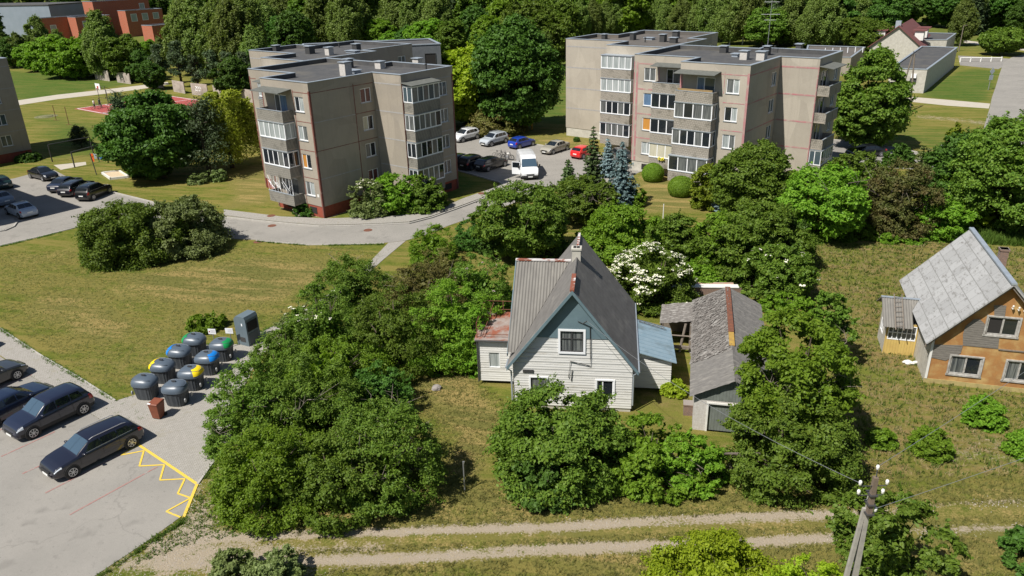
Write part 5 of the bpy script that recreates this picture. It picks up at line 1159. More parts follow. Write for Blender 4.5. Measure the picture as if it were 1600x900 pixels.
    if twigs:
        tb = MB(); c0 = kw.get('tw_at')
        for i in range(twigs):
            a = rng.uniform(0, 6.28); e_ = rng.uniform(.5, 1.1); a2 = np.array([math.cos(a)*R*.98, math.sin(a)*R*.98, z0+(H-z0)*rng.uniform(.35, .95)]); b_ = a2*np.array([.3, .3, .7]); b_[2] = max(b_[2], .2)
            m1 = (a2+b_)/2+rng.normal(size=3)*.12*R; tb.tube([b_, m1, a2], [.03, .02, .008], 4, cap=False)
            for j in range(4): q = m1+(a2-m1)*rng.random(); tb.tube([q, q+rng.normal(size=3)*.16*R], [.012, .005], 3, cap=False)
        tb.build('dead_twigs', ml['bark_grey'], root)
    return root
def dup(root, x, y, rz, sc, label=None, group=None, szz=None):
    r = root.copy(); C.objects.link(r); r.location = (x, y, 0); r.rotation_euler = (0, 0, rz); r.scale = (sc, sc, szz or sc)
    if label: r['label'] = label
    if group: r['group'] = group
    for ch in root.children:
        c = ch.copy(); C.objects.link(c); c.parent = r
    return r
def boxspec(x0, y0, x1, y1, lift=0.0):
    """crown seen in the photograph between these pixels -> ground point, radius, height"""
    xc = (x0+x1)/2; F_ = G(xc, y1); R = (x1-x0)/2/scale_at(F_)
    for _ in range(3):
        D = np.hypot(*F_); g = F_*(D+R*(.80 if lift == 0 else .0))/D; R = (x1-x0)/2/scale_at(g)*.97
    D = np.hypot(*g); d = ray(xc, y0); t = (D+R*.22)/np.hypot(d[0], d[1]); H = CH+t*d[2]
    return g, R, max(H, .5)
SEED = [100]
def B(box, label, kind='bush', mat='leaf', name=None, cat=None, lift=0.0, group=None, leaf=.13, hs=1.0, rs=1.0, **kw):
    g, R, H = boxspec(*box, lift=lift); SEED[0] += 1; R *= rs*(.965 if kind not in ('spruce', 'pine', 'ball', 'willow') else 1); H *= hs*(1 if kind in ('spruce', 'pine', 'ball', 'willow') else .96)
    if name is None: name = {'spruce': 'spruce_tree', 'pine': 'pine_tree', 'willow': 'willow_tree'}.get(kind, 'shrub' if lift == 0 else 'broadleaf_tree')
    return plant(name, g, label, cat or ('shrub' if name == 'shrub' else 'tree'), group, kind, R, H, lift, mat, SEED[0], leaf, **kw)
L1 = .078
# foreground thicket, left of the white house
B((338, 560, 470, 720), 'grey green shrub overhanging the paving next to the recycling bins', mat='leaf', leaf=L1, twigs=5)
B((352, 655, 520, 826), 'big bushy shrub nearest the end of the yellow zigzag marking', mat='leaf_fresh', leaf=L1, dens=1.2)
B((400, 560, 560, 720), 'dense shrub in the middle of the foreground thicket', mat='leaf', leaf=L1, twigs=9)
B((470, 668, 625, 822), 'dark green shrub at the front edge of the thicket above the dirt track', mat='leaf', leaf=L1, dens=1.1)
B((535, 610, 690, 800), 'shrub with bare grey twigs at the right front corner of the thicket', mat='leaf', leaf=L1, twigs=26)
B((455, 520, 600, 650), 'shrub in the thicket behind the front row', mat='leaf_fresh', leaf=L1)
B((545, 560, 645, 665), 'low dark shrub in shade beside the small grey boulder', mat='leaf_dark', leaf=L1)
B((462, 440, 580, 590), 'shrub with a few white blossoms beside the bend of the paved path', mat='leaf', leaf=L1, flowers='blossom', nfl=22)
B((500, 392, 625, 520), 'shrub with upright shoots near the junction of path and street', mat='leaf', leaf=L1, twigs=8)
B((560, 440, 690, 600), 'tall dark shrub in the heart of the thicket', mat='leaf', leaf=L1, dens=1.1)
B((600, 405, 720, 530), 'olive green shrub with withered tips behind the thicket', mat='leaf_olive', leaf=L1, twigs=10)
B((650, 430, 770, 585), 'leafy shrub left of the white house annex', mat='leaf_fresh', leaf=L1)
B((700, 395, 800, 500), 'shrub with reddish brown seed heads behind the rusty flat roof', mat='leaf', leaf=L1, flowers='lilac', nfl=16)
B((722, 470, 772, 588), 'narrow leafy shrub touching the corner of the rusty roofed annex', mat='leaf_fresh', leaf=L1)
B((640, 346, 716, 420), 'clipped bright hedge bush at the roadside above the thicket', mat='leaf_fresh', leaf=L1, dens=1.2)
B((712, 340, 775, 392), 'dark green creeper covered bush behind the roadside hedge bush', mat='leaf_dark', leaf=L1, dens=1.2)
B((660, 385, 725, 450), 'drab shrub with a dead patch below the roadside hedge bush', mat='leaf_olive', leaf=L1)
B((398, 512, 500, 622), 'leafy shrub at the narrowing of the paved path', mat='leaf', leaf=L1)
B((430, 478, 520, 560), 'pale blossoming shrub at the bend of the path', mat='leaf_grey', leaf=L1, flowers='blossom', nfl=18)
# in front of the white house
B((772, 606, 980, 788), 'broad round tree hiding the ground floor of the white house', 'bush', 'leaf', 'broadleaf_tree', leaf=.11, dens=1.1, amp=.26, cat='tree')
B((945, 655, 1062, 775), 'lower fresh green shrub right of the broad round tree', mat='leaf_fresh', leaf=.105)
B((1030, 678, 1130, 775), 'yellowish green shrub beside the old gate remains', mat='leaf_fresh', leaf=.105, twigs=5)
B((815, 690, 905, 790), 'low undergrowth at the foot of the broad round tree', mat='leaf_dark', leaf=.13)
B((1036, 592, 1068, 620), 'small bright plant at the corner of the blue roofed lean to', mat='leaf_yellow', leaf=.1)
# beside the shed
B((1166, 474, 1312, 700), 'tall maple with pale dead branches overhanging the grey shed roof', 'round', 'leaf_fresh', 'maple_tree', lift=1.6, leaf=.125, dens=1.35, twigs=14, hs=.92)
B((1132, 600, 1318, 786), 'wide spreading bush below the tall maple', mat='leaf', leaf=.10, dens=1.2)
B((1122, 548, 1186, 640), 'thin branching shrub leaning on the shed front', mat='leaf', leaf=.09, dens=.4, hs=.9, rs=.9)
B((1262, 455, 1322, 570), 'slender tree behind the tall maple', 'oval', 'leaf', 'broadleaf_tree', lift=1.0, leaf=.13)
for bx, lb in (((1350, 668, 1396, 703), 'smallest round bush in the dry grass right of the wide spreading bush'), ((1415, 663, 1482, 720), 'round bush in the dry garden, middle of the row'), ((1497, 618, 1568, 673), 'bush in front of the window of the orange house'), ((1564, 668, 1625, 720), 'bush cut by the right photo edge below the orange house')):
    B(bx, lb, mat='leaf_fresh', leaf=.085, group='round bushes in the dry garden', dens=1.5, amp=.10, rs=.86, lobe=1.6)
# bottom edge
B((1008, 838, 1215, 1000), 'bright yellow green bush at the bottom edge left of the utility pole', mat='leaf_yellow', leaf=.08, dens=1.4, hs=.93, amp=.14, lobe=1.5)
B((1180, 868, 1330, 1010), 'lower yellow green bush at the bottom edge between the yellow bush and the pole', mat='leaf_yellow', leaf=.08, dens=1.2, hs=.92, amp=.15, lobe=1.4)
B((1296, 752, 1442, 930), 'small apple tree growing around the forked utility pole', 'round', 'leaf', 'apple_tree', lift=.8, leaf=.12, dens=.9, cat='tree', hs=.95)
B((335, 858, 402, 925), 'sparse grey green sapling at the bottom edge beside the dirt track', mat='leaf_grey', leaf=.09, dens=.35)
B((395, 858, 478, 935), 'pale grey green shrub at the bottom edge below the thicket', mat='leaf_grey', leaf=.10, dens=.8)
B((1572, 818, 1680, 905), 'dark bush cut by the lower right photo edge', mat='leaf_dark', leaf=.12)
# lawn shrubs by the street
B((136, 305, 268, 416), 'weeping shrub on the lawn left of its paler neighbour', 'bush', 'leaf', leaf=.13, hang=.35, dens=1.15)
B((236, 300, 358, 398), 'paler loose shrub on the lawn at the edge of the street', 'bush', 'leaf_grey', leaf=.13, twigs=3)
B((298, 488, 352, 521), 'low green tussock shrub on the lawn behind the two signs', mat='leaf_fresh', leaf=.10, dens=1.2)
# by the left block
B((553, 278, 612, 342), 'pale flowering shrub against the shaded wall of the red plinth block', mat='leaf_grey', leaf=.12, flowers='blossom', nfl=46)
B((578, 272, 652, 338), 'green shrub between the pale flowering shrub and the lilac at the red plinth block', mat='leaf_fresh', leaf=.15)
B((628, 272, 700, 334), 'lilac shrub with faded flowers under the glazed balconies', mat='leaf', leaf=.15, flowers='lilac', nfl=50)
B((463, 312, 502, 338), 'small dark lilac bush under the corner balconies', mat='leaf_dark', leaf=.12, flowers='lilac', nfl=40)
# maple, pines and willow
B((200, 130, 312, 278), 'big dark maple between the sandbox and the sports court', 'round', 'leaf_dark', 'maple_tree', lift=1.0, leaf=.26, dens=1.35, hs=.96, r0=.3)
B((170, 140, 250, 262), 'dark pine leaning out left of the big maple', 'pine', 'needle', lift=1.2, leaf=.22, dens=1.2)
B((285, 150, 372, 276), 'dark pine right of the big maple', 'pine', 'needle', lift=1.2, leaf=.22, dens=1.3)
B((318, 140, 408, 262), 'yellow green weeping willow left of the red plinth block', 'willow', 'willow', lift=1.0, leaf=.20, dens=1.0)
B((298, 268, 330, 288), 'pale flowering dwarf shrub at the foot of the dark pines', mat='leaf_grey', leaf=.12)
B((332, 262, 352, 284), 'second pale dwarf shrub right of the first below the pines', mat='leaf_grey', leaf=.12)
B((205, 245, 250, 275), 'low branch clump below the big maple', mat='leaf_dark', leaf=.18)
B((113, 195, 143, 230), 'lone young pine on the lawn near the clothes line frame', 'pine', 'needle', lift=.3, leaf=.15)
B((28, 236, 62, 254), 'dark hedge shrub at the corner of the left block', mat='leaf_dark', leaf=.15, hs=.9)
# courtyard between the blocks
B((676, 68, 792, 196), 'bright yellow green willow behind the right end of the red plinth block', 'round', 'leaf_yellow', 'willow_tree', lift=1.5, leaf=.32, hs=.97)
B((745, 30, 872, 205), 'tallest dark maple in the courtyard between the two blocks', 'oval', 'leaf_dark', 'maple_tree', lift=1.5, leaf=.32, dens=1.4)
B((722, 118, 778, 196), 'dark spruce left of the tallest maple', 'spruce', 'needle', lift=.5, leaf=.26)
B((742, 158, 822, 212), 'olive brown shrub behind the silver off road car', mat='leaf_olive', leaf=.22)
B((800, 118, 862, 202), 'small lime tree with a bright ochre trunk on the courtyard lawn', 'round', 'leaf', 'lime_tree', lift=2.4, leaf=.26, trunk='yellow_bark', r0=.16)
B((1002+0, 254, 1037, 286), 'left clipped ball shrub in front of the balconies', 'ball', 'leaf_fresh', leaf=.09, group='clipped ball shrubs', dens=2.6, nleaf=40)
B((1042, 274, 1084, 310), 'right clipped ball shrub in front of the balconies', 'ball', 'leaf_fresh', leaf=.09, group='clipped ball shrubs', dens=2.6, nleaf=40)
B((877, 203, 893, 218), 'tiny round shrub by the pale plinth', 'ball', 'leaf', leaf=.12, dens=2) if False else None
B((896, 214, 906, 222), 'tiny round shrub on the lawn below the pale plinth', 'ball', 'leaf_dark', leaf=.12, dens=2)
B((938, 216, 1002, 322), 'larger blue spruce right of the green spruce', 'spruce', 'needle_blue', lift=.2, leaf=.17, dens=1.2)
B((932, 214, 966, 275), 'slim blue spruce behind the larger blue spruce', 'spruce', 'needle_blue', lift=.2, leaf=.17)
B((902, 192, 950, 305), 'tall green spruce beside the red hatchback', 'spruce', 'needle_green', lift=.2, leaf=.17, dens=1.1)
B((870, 246, 906, 298), 'short green spruce at the edge of the van car park', 'spruce', 'needle_green', lift=.1, leaf=.16)
B((1080, 254, 1124, 330), 'golden green thuja column beside the right ball shrub', 'column', 'thuja', 'thuja_tree', cat='tree', leaf=.12, dens=2.0, amp=.15)
B((1112, 262, 1132, 328), 'blue spruce squeezed behind the thuja', 'spruce', 'needle_blue', lift=.1, leaf=.14)
# shrubbery between the white house and the right block
B((752, 284, 880, 405), 'spreading apple tree at the kerb above the white house', 'round', 'leaf', 'apple_tree', lift=.7, leaf=.14, cat='tree', holes=.2)
B((745, 345, 800, 400), 'low shrub under the spreading apple tree', mat='leaf_dark', leaf=.14)
B((856, 278, 960, 345), 'old apple tree with dead grey twigs below the short spruce', 'round', 'leaf', 'apple_tree', lift=.5, leaf=.14, twigs=26, cat='tree')
B((975, 288, 1006, 325), 'small leafy shrub on the lawn right of the blue spruces', mat='leaf_fresh', leaf=.13)
B((905, 318, 1040, 412), 'broad fresh green shrub behind the chimney of the white house', mat='leaf_fresh', leaf=.14)
B((792, 340, 880, 405), 'dark shrub left of the white house chimney', mat='leaf', leaf=.14)
B((955, 376, 1078, 492), 'elder bush covered with white flower heads behind the white house', mat='leaf', name='elder_bush', leaf=.10, flowers='blossom', nfl=620, amp=.15)
B((1012, 335, 1100, 420), 'shrub right of the white flowering elder bush', mat='leaf', leaf=.14)
B((1078, 325, 1170, 430), 'bright green shrub below the thuja', mat='leaf_fresh', leaf=.14)
B((1118, 212, 1228, 350), 'tall linden in front of the shaded wall of the pink jointed block', 'oval', 'leaf', 'lime_tree', lift=.8, leaf=.16, dens=1.15)
B((1100, 318, 1250, 440), 'wide dark shrub in the middle of the shrubbery', mat='leaf', leaf=.14, dens=1.1)
B((1148, 380, 1256, 474), 'elder shrub behind the top of the grey shed', mat='leaf', leaf=.14, flowers='blossom', nfl=14)
B((1060, 395, 1135, 450), 'creeping green shrub above the ruined wall', mat='leaf_fresh', leaf=.13, hs=.8)
B((1190, 330, 1262, 420), 'shaded shrub at the left edge of the dry garden', mat='leaf_dark', leaf=.14)
B((1222, 258, 1345, 375), 'bright green tree over the left end of the dry garden', 'round', 'leaf_fresh', 'broadleaf_tree', lift=1.0, leaf=.16, twigs=9)
B((1245, 292, 1300, 372), 'half dead plum tree with grey branches at the garden edge', 'round', 'leaf_olive', 'plum_tree', lift=1.4, leaf=.13, dens=.5, twigs=22)
B((1290, 236, 1382, 312), 'green shrub hiding the parked dark car behind the right block', mat='leaf', leaf=.15)
B((1322, 248, 1452, 378), 'brown purple leaved plum tree at the back of the dry garden', 'bush', 'leaf_plum', 'plum_tree', leaf=.12, dens=1.1, cat='tree', twigs=14, rs=.84, amp=.5)
B((1380, 224, 1426, 262), 'rounded dark tree at the corner of the rear car park', mat='leaf_dark', leaf=.17)
B((1424, 222, 1450, 290), 'thin young tree with open branches near the rear car park', 'oval', 'leaf_grey', 'broadleaf_tree', lift=1.0, leaf=.12, dens=.3)
B((1440, 196, 1552, 345), 'dark green tree left of the large trees at the right edge', 'oval', 'leaf_dark', 'broadleaf_tree', lift=.6, leaf=.18, dens=1.15)
B((1510, 165, 1665, 362), 'largest tree at the right photo edge behind the orange house', 'round', 'leaf', 'broadleaf_tree', lift=.6, leaf=.18, dens=1.2)
B((1420, 296, 1500, 375), 'bright nettle green shrub beside the brown plum tree', mat='leaf_fresh', leaf=.14)
B((1495, 285, 1560, 360), 'yellow green shrub at the foot of the largest right tree', mat='leaf_yellow', leaf=.14)
B((1560, 290, 1640, 372), 'shrub at the right photo edge behind the orange house roof', mat='leaf', leaf=.15)
B((1480, 190, 1505, 215), 'small golden cypress in the far lawn near the street', 'cone', 'thuja', 'cypress_tree', leaf=.15, cat='tree')
for i, bx in enumerate(((1265, 352, 1300, 378), (1330, 348, 1372, 376), (1395, 358, 1440, 380), (1300, 356, 1335, 378), (1372, 360, 1402, 381))):
    B(bx, 'low bright weeds along the back edge of the dry garden', mat='leaf_fresh', name='weed_clump', cat='weeds', leaf=.12, group='low weeds along the back of the dry garden')
B((1190, 460, 1262, 500), 'low fresh bush behind the shed roof on the right', mat='leaf_fresh', leaf=.12)
B((1305, 82, 1402, 232), 'big linden in front of the leaning timber poles', 'oval', 'leaf', 'lime_tree', lift=.8, leaf=.26, dens=1.15)
B((1290, 205, 1325, 220), 'dark clump beside the big linden trunk', mat='leaf_dark', leaf=.2) if False else None
B((1530, 42, 1592, 86), 'round dark tree beside the far right street', 'round', 'leaf', 'broadleaf_tree', lift=1.2, leaf=.4)
# ---------------------------------------------------------------- background woods: every tree on its own, copied from a few of each kind
protos = {}
def proto(key, n, **kw):
    protos[key] = []
    for i in range(n):
        SEED[0] += 1; k = dict(kw); H = k.pop('H'); R = k.pop('R')
        r = plant(k.pop('name'), (0, 0), None, 'tree', None, k.pop('kind'), R, H, k.pop('z0'), k.pop('mat'), SEED[0], **k); protos[key].append([r, H, False])
proto('birch', 3, name='birch_tree', kind='birch', H=14, R=3.0, z0=2.2, mat='leaf_birch', leaf=.24, trunk='bark_birch', r0=.17, hang=.6, dens=.8, nleaf=40, amp=.45, lobe=1.2)
proto('broad', 3, name='broadleaf_tree', kind='round', H=12, R=4.6, z0=1.6, mat='leaf', leaf=.36, dens=.8, nleaf=34, amp=.45)
proto('fresh', 2, name='broadleaf_tree', kind='round', H=9, R=4.0, z0=.8, mat='leaf_fresh', leaf=.34, dens=.8, nleaf=34, amp=.45)
proto('dark', 2, name='broadleaf_tree', kind='oval', H=13, R=4.6, z0=1.5, mat='leaf_dark', leaf=.38, dens=.8, nleaf=34, amp=.45)
proto('pine', 2, name='pine_tree', kind='pine', H=15, R=3.4, z0=4, mat='needle', leaf=.45, dens=.8)
proto('spruce', 2, name='spruce_tree', kind='spruce', H=15, R=3.0, z0=.6, mat='needle', leaf=.42, dens=.8)
rt = random.Random(77)
GRP = {'birch': 'pale stemmed birches of the background wood', 'broad': 'broadleaf trees of the background wood', 'fresh': 'bright green trees of the background wood', 'dark': 'dark broadleaf trees of the background wood', 'pine': 'dark pines of the background wood', 'spruce': 'dark spruces of the background wood'}
LAB = {'birch': 'slender grey green birch', 'broad': 'mid green tree', 'fresh': 'bright green tree', 'dark': 'dark leafy tree', 'pine': 'open crowned pine', 'spruce': 'conical spruce'}
def far(key, px, py, H, label=None, group=None, w=1.0):
    zn = [q for lim, q in ((250, 'by the red brick school'), (420, 'left of the red plinth block'), (700, 'behind the red plinth block'), (890, 'between the two panel blocks'), (1300, 'behind the pink jointed block'), (9999, 'behind the white hall')) if px < lim][0]
    dp = 'front edge of the wood' if py > 70 else 'deep in the wood'
    pr = rt.choice(protos[key]); g = G(px, py); s = H/pr[1]; lb = label or LAB[key]+', '+dp+' '+zn; gp_ = group if group is not None else (GRP[key]+', '+dp+' '+zn if label is None else None)
    if not pr[2]:
        pr[2] = True; r = pr[0]; r.location = (g[0], g[1], 0); r.scale = (s*w, s*w, s); r.rotation_euler[2] = rt.uniform(0, 6.28); r['label'] = lb
        if gp_: r['group'] = gp_
        return r
    r = dup(pr[0], g[0], g[1], rt.uniform(0, 6.28), s*w, lb, None, s)
    if 'group' in r.keys(): del r['group']
    if gp_: r['group'] = gp_
    return r
# rows nearest the camera, left to right
near_rows = [('birch', 12, 104, 10.5), ('birch', 38, 106, 9), ('birch', 74, 100, 12.5), ('dark', 22, 106, 8), ('fresh', 58, 112, 7), ('fresh', 95, 122, 9.5), ('fresh', 120, 124, 9), ('broad', 78, 116, 8), ('birch', 98, 100, 9), ('birch', 168, 124, 15), ('birch', 188, 122, 11), ('dark', 150, 118, 10), ('broad', 205, 126, 9.5),
             ('birch', 142, 95, 8), ('birch', 212, 112, 9), ('fresh', 235, 92, 5), ('spruce', 272, 78, 10), ('birch', 258, 110, 8), ('dark', 225, 128, 7), ('pine', 255, 132, 9), ('pine', 285, 136, 10), ('dark', 240, 140, 6), ('birch', 300, 118, 17), ('birch', 325, 118, 18), ('birch', 350, 118, 17), ('birch', 372, 122, 17), ('birch', 390, 110, 18),
             ('pine', 312, 146, 8), ('pine', 338, 148, 9), ('pine', 360, 150, 9), ('pine', 385, 150, 9), ('dark', 372, 156, 8), ('dark', 400, 140, 8), ('birch', 402, 130, 12), ('birch', 418, 92, 15), ('dark', 465, 96, 13), ('dark', 440, 92, 11), ('birch', 500, 82, 18), ('birch', 520, 78, 17), ('birch', 545, 84, 18), ('fresh', 590, 80, 8.5), ('dark', 640, 88, 8), ('fresh', 672, 92, 9.5), ('fresh', 612, 86, 6), ('birch', 560, 80, 15), ('birch', 590, 66, 18), ('birch', 620, 70, 18), ('birch', 650, 72, 17), ('birch', 685, 74, 17),
             ('broad', 705, 92, 9), ('birch', 715, 88, 9), ('dark', 745, 78, 12), ('fresh', 770, 92, 10), ('broad', 820, 92, 14), ('fresh', 800, 72, 14), ('broad', 865, 108, 12), ('birch', 848, 118, 9), ('broad', 872, 84, 14), ('spruce', 838, 66, 16), ('birch', 905, 66, 12), ('birch', 925, 64, 12), ('birch', 945, 62, 11), ('birch', 965, 60, 12), ('fresh', 980, 58, 16), ('birch', 1010, 58, 14), ('birch', 1035, 60, 13), ('fresh', 1050, 56, 16), ('birch', 1060, 62, 12), ('birch', 1090, 62, 14), ('birch', 1110, 66, 15), ('birch', 1140, 70, 15), ('birch', 1160, 70, 16), ('birch', 1240, 72, 15), ('birch', 1262, 76, 13), ('birch', 1290, 76, 15), ('birch', 1340, 70, 15),
             ('broad', 1190, 74, 10), ('broad', 1215, 72, 9), ('dark', 1300, 70, 14), ('broad', 1335, 78, 8), ('dark', 1365, 70, 13), ('broad', 1360, 92, 8), ('birch', 1498, 72, 12), ('dark', 1455, 42, 12), ('birch', 1510, 52, 14), ('dark', 1480, 44, 13), ('spruce', 1530, 50, 13), ('dark', 1550, 46, 13), ('dark', 1590, 60, 10), ('broad', 1580, 42, 13), ('broad', 1612, 52, 11), ('dark', 1420, 38, 12), ('dark', 1392, 50, 14), ('broad', 1372, 46, 14)]
for k, x, y, H in near_rows: far(k, x, y, H)
for i, (x0, x1, y, kinds, st) in enumerate(((-40, 1640, 64, ('dark', 'broad', 'birch', 'broad', 'pine'), 40), (-40, 1640, 50, ('dark', 'broad', 'birch', 'spruce', 'dark'), 40), (-40, 1640, 34, ('dark', 'pine', 'broad', 'birch'), 36), (-40, 1640, 18, ('dark', 'pine', 'spruce', 'broad'), 36), (-40, 1640, 2, ('dark', 'pine', 'broad'), 40))):
    x = x0 + rt.uniform(0, st)
    while x < x1:
        if not ((y > 40 and 20 < x < 290) or (y > 30 and 10 < x < 200) or (y > 26 and 1362 < x < 1520) or (y > 55 and (380 < x < 480 or 1280 < x < 1660)) or (y > 58 and x > 860 and x < 1130)):
            far(rt.choice(kinds), x+rt.uniform(-8, 8), y+rt.uniform(-5, 5), rt.uniform(14, 19) if x < 1300 else rt.uniform(12, 16), w=1.15)
        x += st*rt.uniform(.75, 1.2)

# ================================================================ VEHICLES
def paint(name, c, metal=.0, rough=.28): return M(name, c, rough=rough, metal=metal, coat=1.0)
ml['tyre'] = M('black_rubber', (.018, .018, .018), rough=.85)
ml['rim'] = M('alloy_rim', (.55, .56, .58), rough=.3, metal=.7)
ml['trim'] = M('black_plastic_trim', (.02, .02, .02), rough=.6)
ml['autoglass'] = M('tinted_car_glass', (.012, .016, .02), rough=.03, spec=.9)
ml['autoglass_b'] = M('windscreen_with_painted_sky', (.05, .085, .12), rough=.04, spec=1.0, coat=.6)  # blue of the reflected sky put into the glass base colour
ml['headlamp'] = M('clear_headlamp', (.62, .66, .70), rough=.1, coat=1)
ml['taillamp'] = M('red_tail_lamp', (.42, .015, .012), rough=.15, coat=1)
ml['plate'] = M('white_number_plate', (.75, .75, .72), rough=.5)
# per body style: rows of x (0 tail .. 1 nose), belt height, roof height, half width factor, roof half width factor
STY = {
 'wagon': dict(L=4.85, W=1.84, H=1.47, rows=[(0, .62, .64, .80, .80), (.015, .86, .88, .90, .86), (.045, .95, 1.0, .95, .80), (.10, .97, 1.34, .975, .74), (.17, .965, 1.42, .99, .74), (.35, .955, 1.465, 1, .75), (.50, .945, 1.47, 1, .75), (.58, .94, 1.42, 1, .74), (.66, .93, 1.20, 1, .78), (.735, .92, .97, .995, .84), (.80, .89, .93, .985, .84), (.90, .82, .86, .95, .80), (.965, .70, .73, .88, .74), (1, .50, .52, .76, .66)], rear=(.035, .125), front=(.565, .735), side=(.10, .70)),
 'suv': dict(L=4.45, W=1.84, H=1.66, rows=[(0, .70, .72, .82, .8), (.02, .98, 1.0, .92, .86), (.05, 1.06, 1.2, .95, .80), (.10, 1.07, 1.53, .975, .76), (.17, 1.07, 1.62, .99, .76), (.35, 1.06, 1.66, 1, .77), (.50, 1.05, 1.65, 1, .77), (.58, 1.04, 1.57, 1, .76), (.66, 1.03, 1.32, 1, .79), (.735, 1.02, 1.07, .995, .84), (.80, 1.0, 1.03, .985, .84), (.90, .93, .96, .95, .80), (.965, .80, .83, .88, .74), (1, .55, .58, .78, .66)], rear=(.04, .125), front=(.565, .735), side=(.10, .70)),
 'sedan': dict(L=4.7, W=1.80, H=1.44, rows=[(0, .60, .62, .80, .78), (.015, .88, .90, .90, .84), (.06, .95, .98, .95, .85), (.13, .965, 1.0, .975, .84), (.19, .965, 1.13, .985, .78), (.27, .96, 1.36, .995, .73), (.35, .955, 1.42, 1, .73), (.48, .945, 1.44, 1, .74), (.57, .935, 1.38, 1, .73), (.65, .93, 1.17, 1, .77), (.725, .92, .96, .995, .84), (.80, .88, .92, .985, .84), (.90, .81, .85, .95, .80), (.965, .69, .72, .88, .74), (1, .48, .5, .76, .66)], rear=(.14, .29), front=(.555, .725), side=(.20, .69)),
 'hatch': dict(L=4.1, W=1.74, H=1.47, rows=[(0, .62, .64, .82, .8), (.02, .90, .93, .90, .84), (.05, .97, 1.08, .94, .80), (.11, .98, 1.33, .965, .74), (.19, .975, 1.42, .985, .74), (.35, .965, 1.47, 1, .75), (.50, .955, 1.46, 1, .75), (.58, .945, 1.38, 1, .74), (.66, .94, 1.18, 1, .78), (.74, .93, .97, .995, .84), (.82, .89, .92, .98, .83), (.91, .82, .85, .94, .79), (.97, .70, .73, .87, .73), (1, .5, .53, .78, .66)], rear=(.035, .14), front=(.565, .74), side=(.11, .70)),
}
def car_section(st, x):
    rows = st['rows']; xs = [r[0] for r in rows]
    f = lambda k: float(np.interp(x, xs, [r[k] for r in rows])); W = st['W']/2; zb, zr, wf, wr = f(1), f(2), f(3)*W, f(4)*W
    lowx = .20+.10*max(0, 1-min(x, 1-x)/.05); g = max(zr-zb, 0)
    wr = wr if g > .12 else min(wf*.93, wr+wf*.1*(1-g/.12))
    return [(0, lowx), (wf*.80, lowx), (wf*.97, lowx+.07), (wf, .52), (wf*.995, min(.72, zb-.06)), (wf*.965, zb-.02), (wf*.93, zb+.02*min(1, g*5)), (wr+.04*W*min(1, g*3), zb+g*.86), (wr*.94, zb+g*.97), (wr*.6, zr+.012), (0, zr+.02)]
def car_surf(st, x, k):          # k: real index along the section
    s = car_section(st, x); i = int(min(k, len(s)-1.001)); f = k-i; a, b2 = s[i], s[i+1]
    return a[0]+(b2[0]-a[0])*f, a[1]+(b2[1]-a[1])*f
def car_patch(mb, st, x0, x1, k0, k1, nx_, nk, off=.012, sides=(1, -1), mi=0, x0f=None, x1f=None):
    L = st['L']
    for sg in sides:
        vs_ = []
        for i in range(nx_+1):
            for j in range(nk+1):
                k = k0+(k1-k0)*j/nk; xa = x0f(j/nk) if x0f else x0; xb = x1f(j/nk) if x1f else x1; x = xa+(xb-xa)*i/nx_
                p = np.array([(x-.5)*L, *car_surf(st, x, k)]); e = 1e-3
                dx = np.array([(x+e-.5)*L, *car_surf(st, min(x+e, 1), k)])-p; dk = np.array([(x-.5)*L, *car_surf(st, x, k+e)])-p
                n = np.cross(dx, dk); n = n/(np.linalg.norm(n)+1e-12); 
                if n[1] < 0 and abs(n[1]) > .2: n = -n
                elif n[2] < 0: n = -n
                q = p+n*off; vs_.append((q[0], q[1]*sg, q[2]))
        mb.add(vs_, [(i*(nk+1)+j, i*(nk+1)+j+1, (i+1)*(nk+1)+j+1, (i+1)*(nk+1)+j) for i in range(nx_) for j in range(nk)], mi)
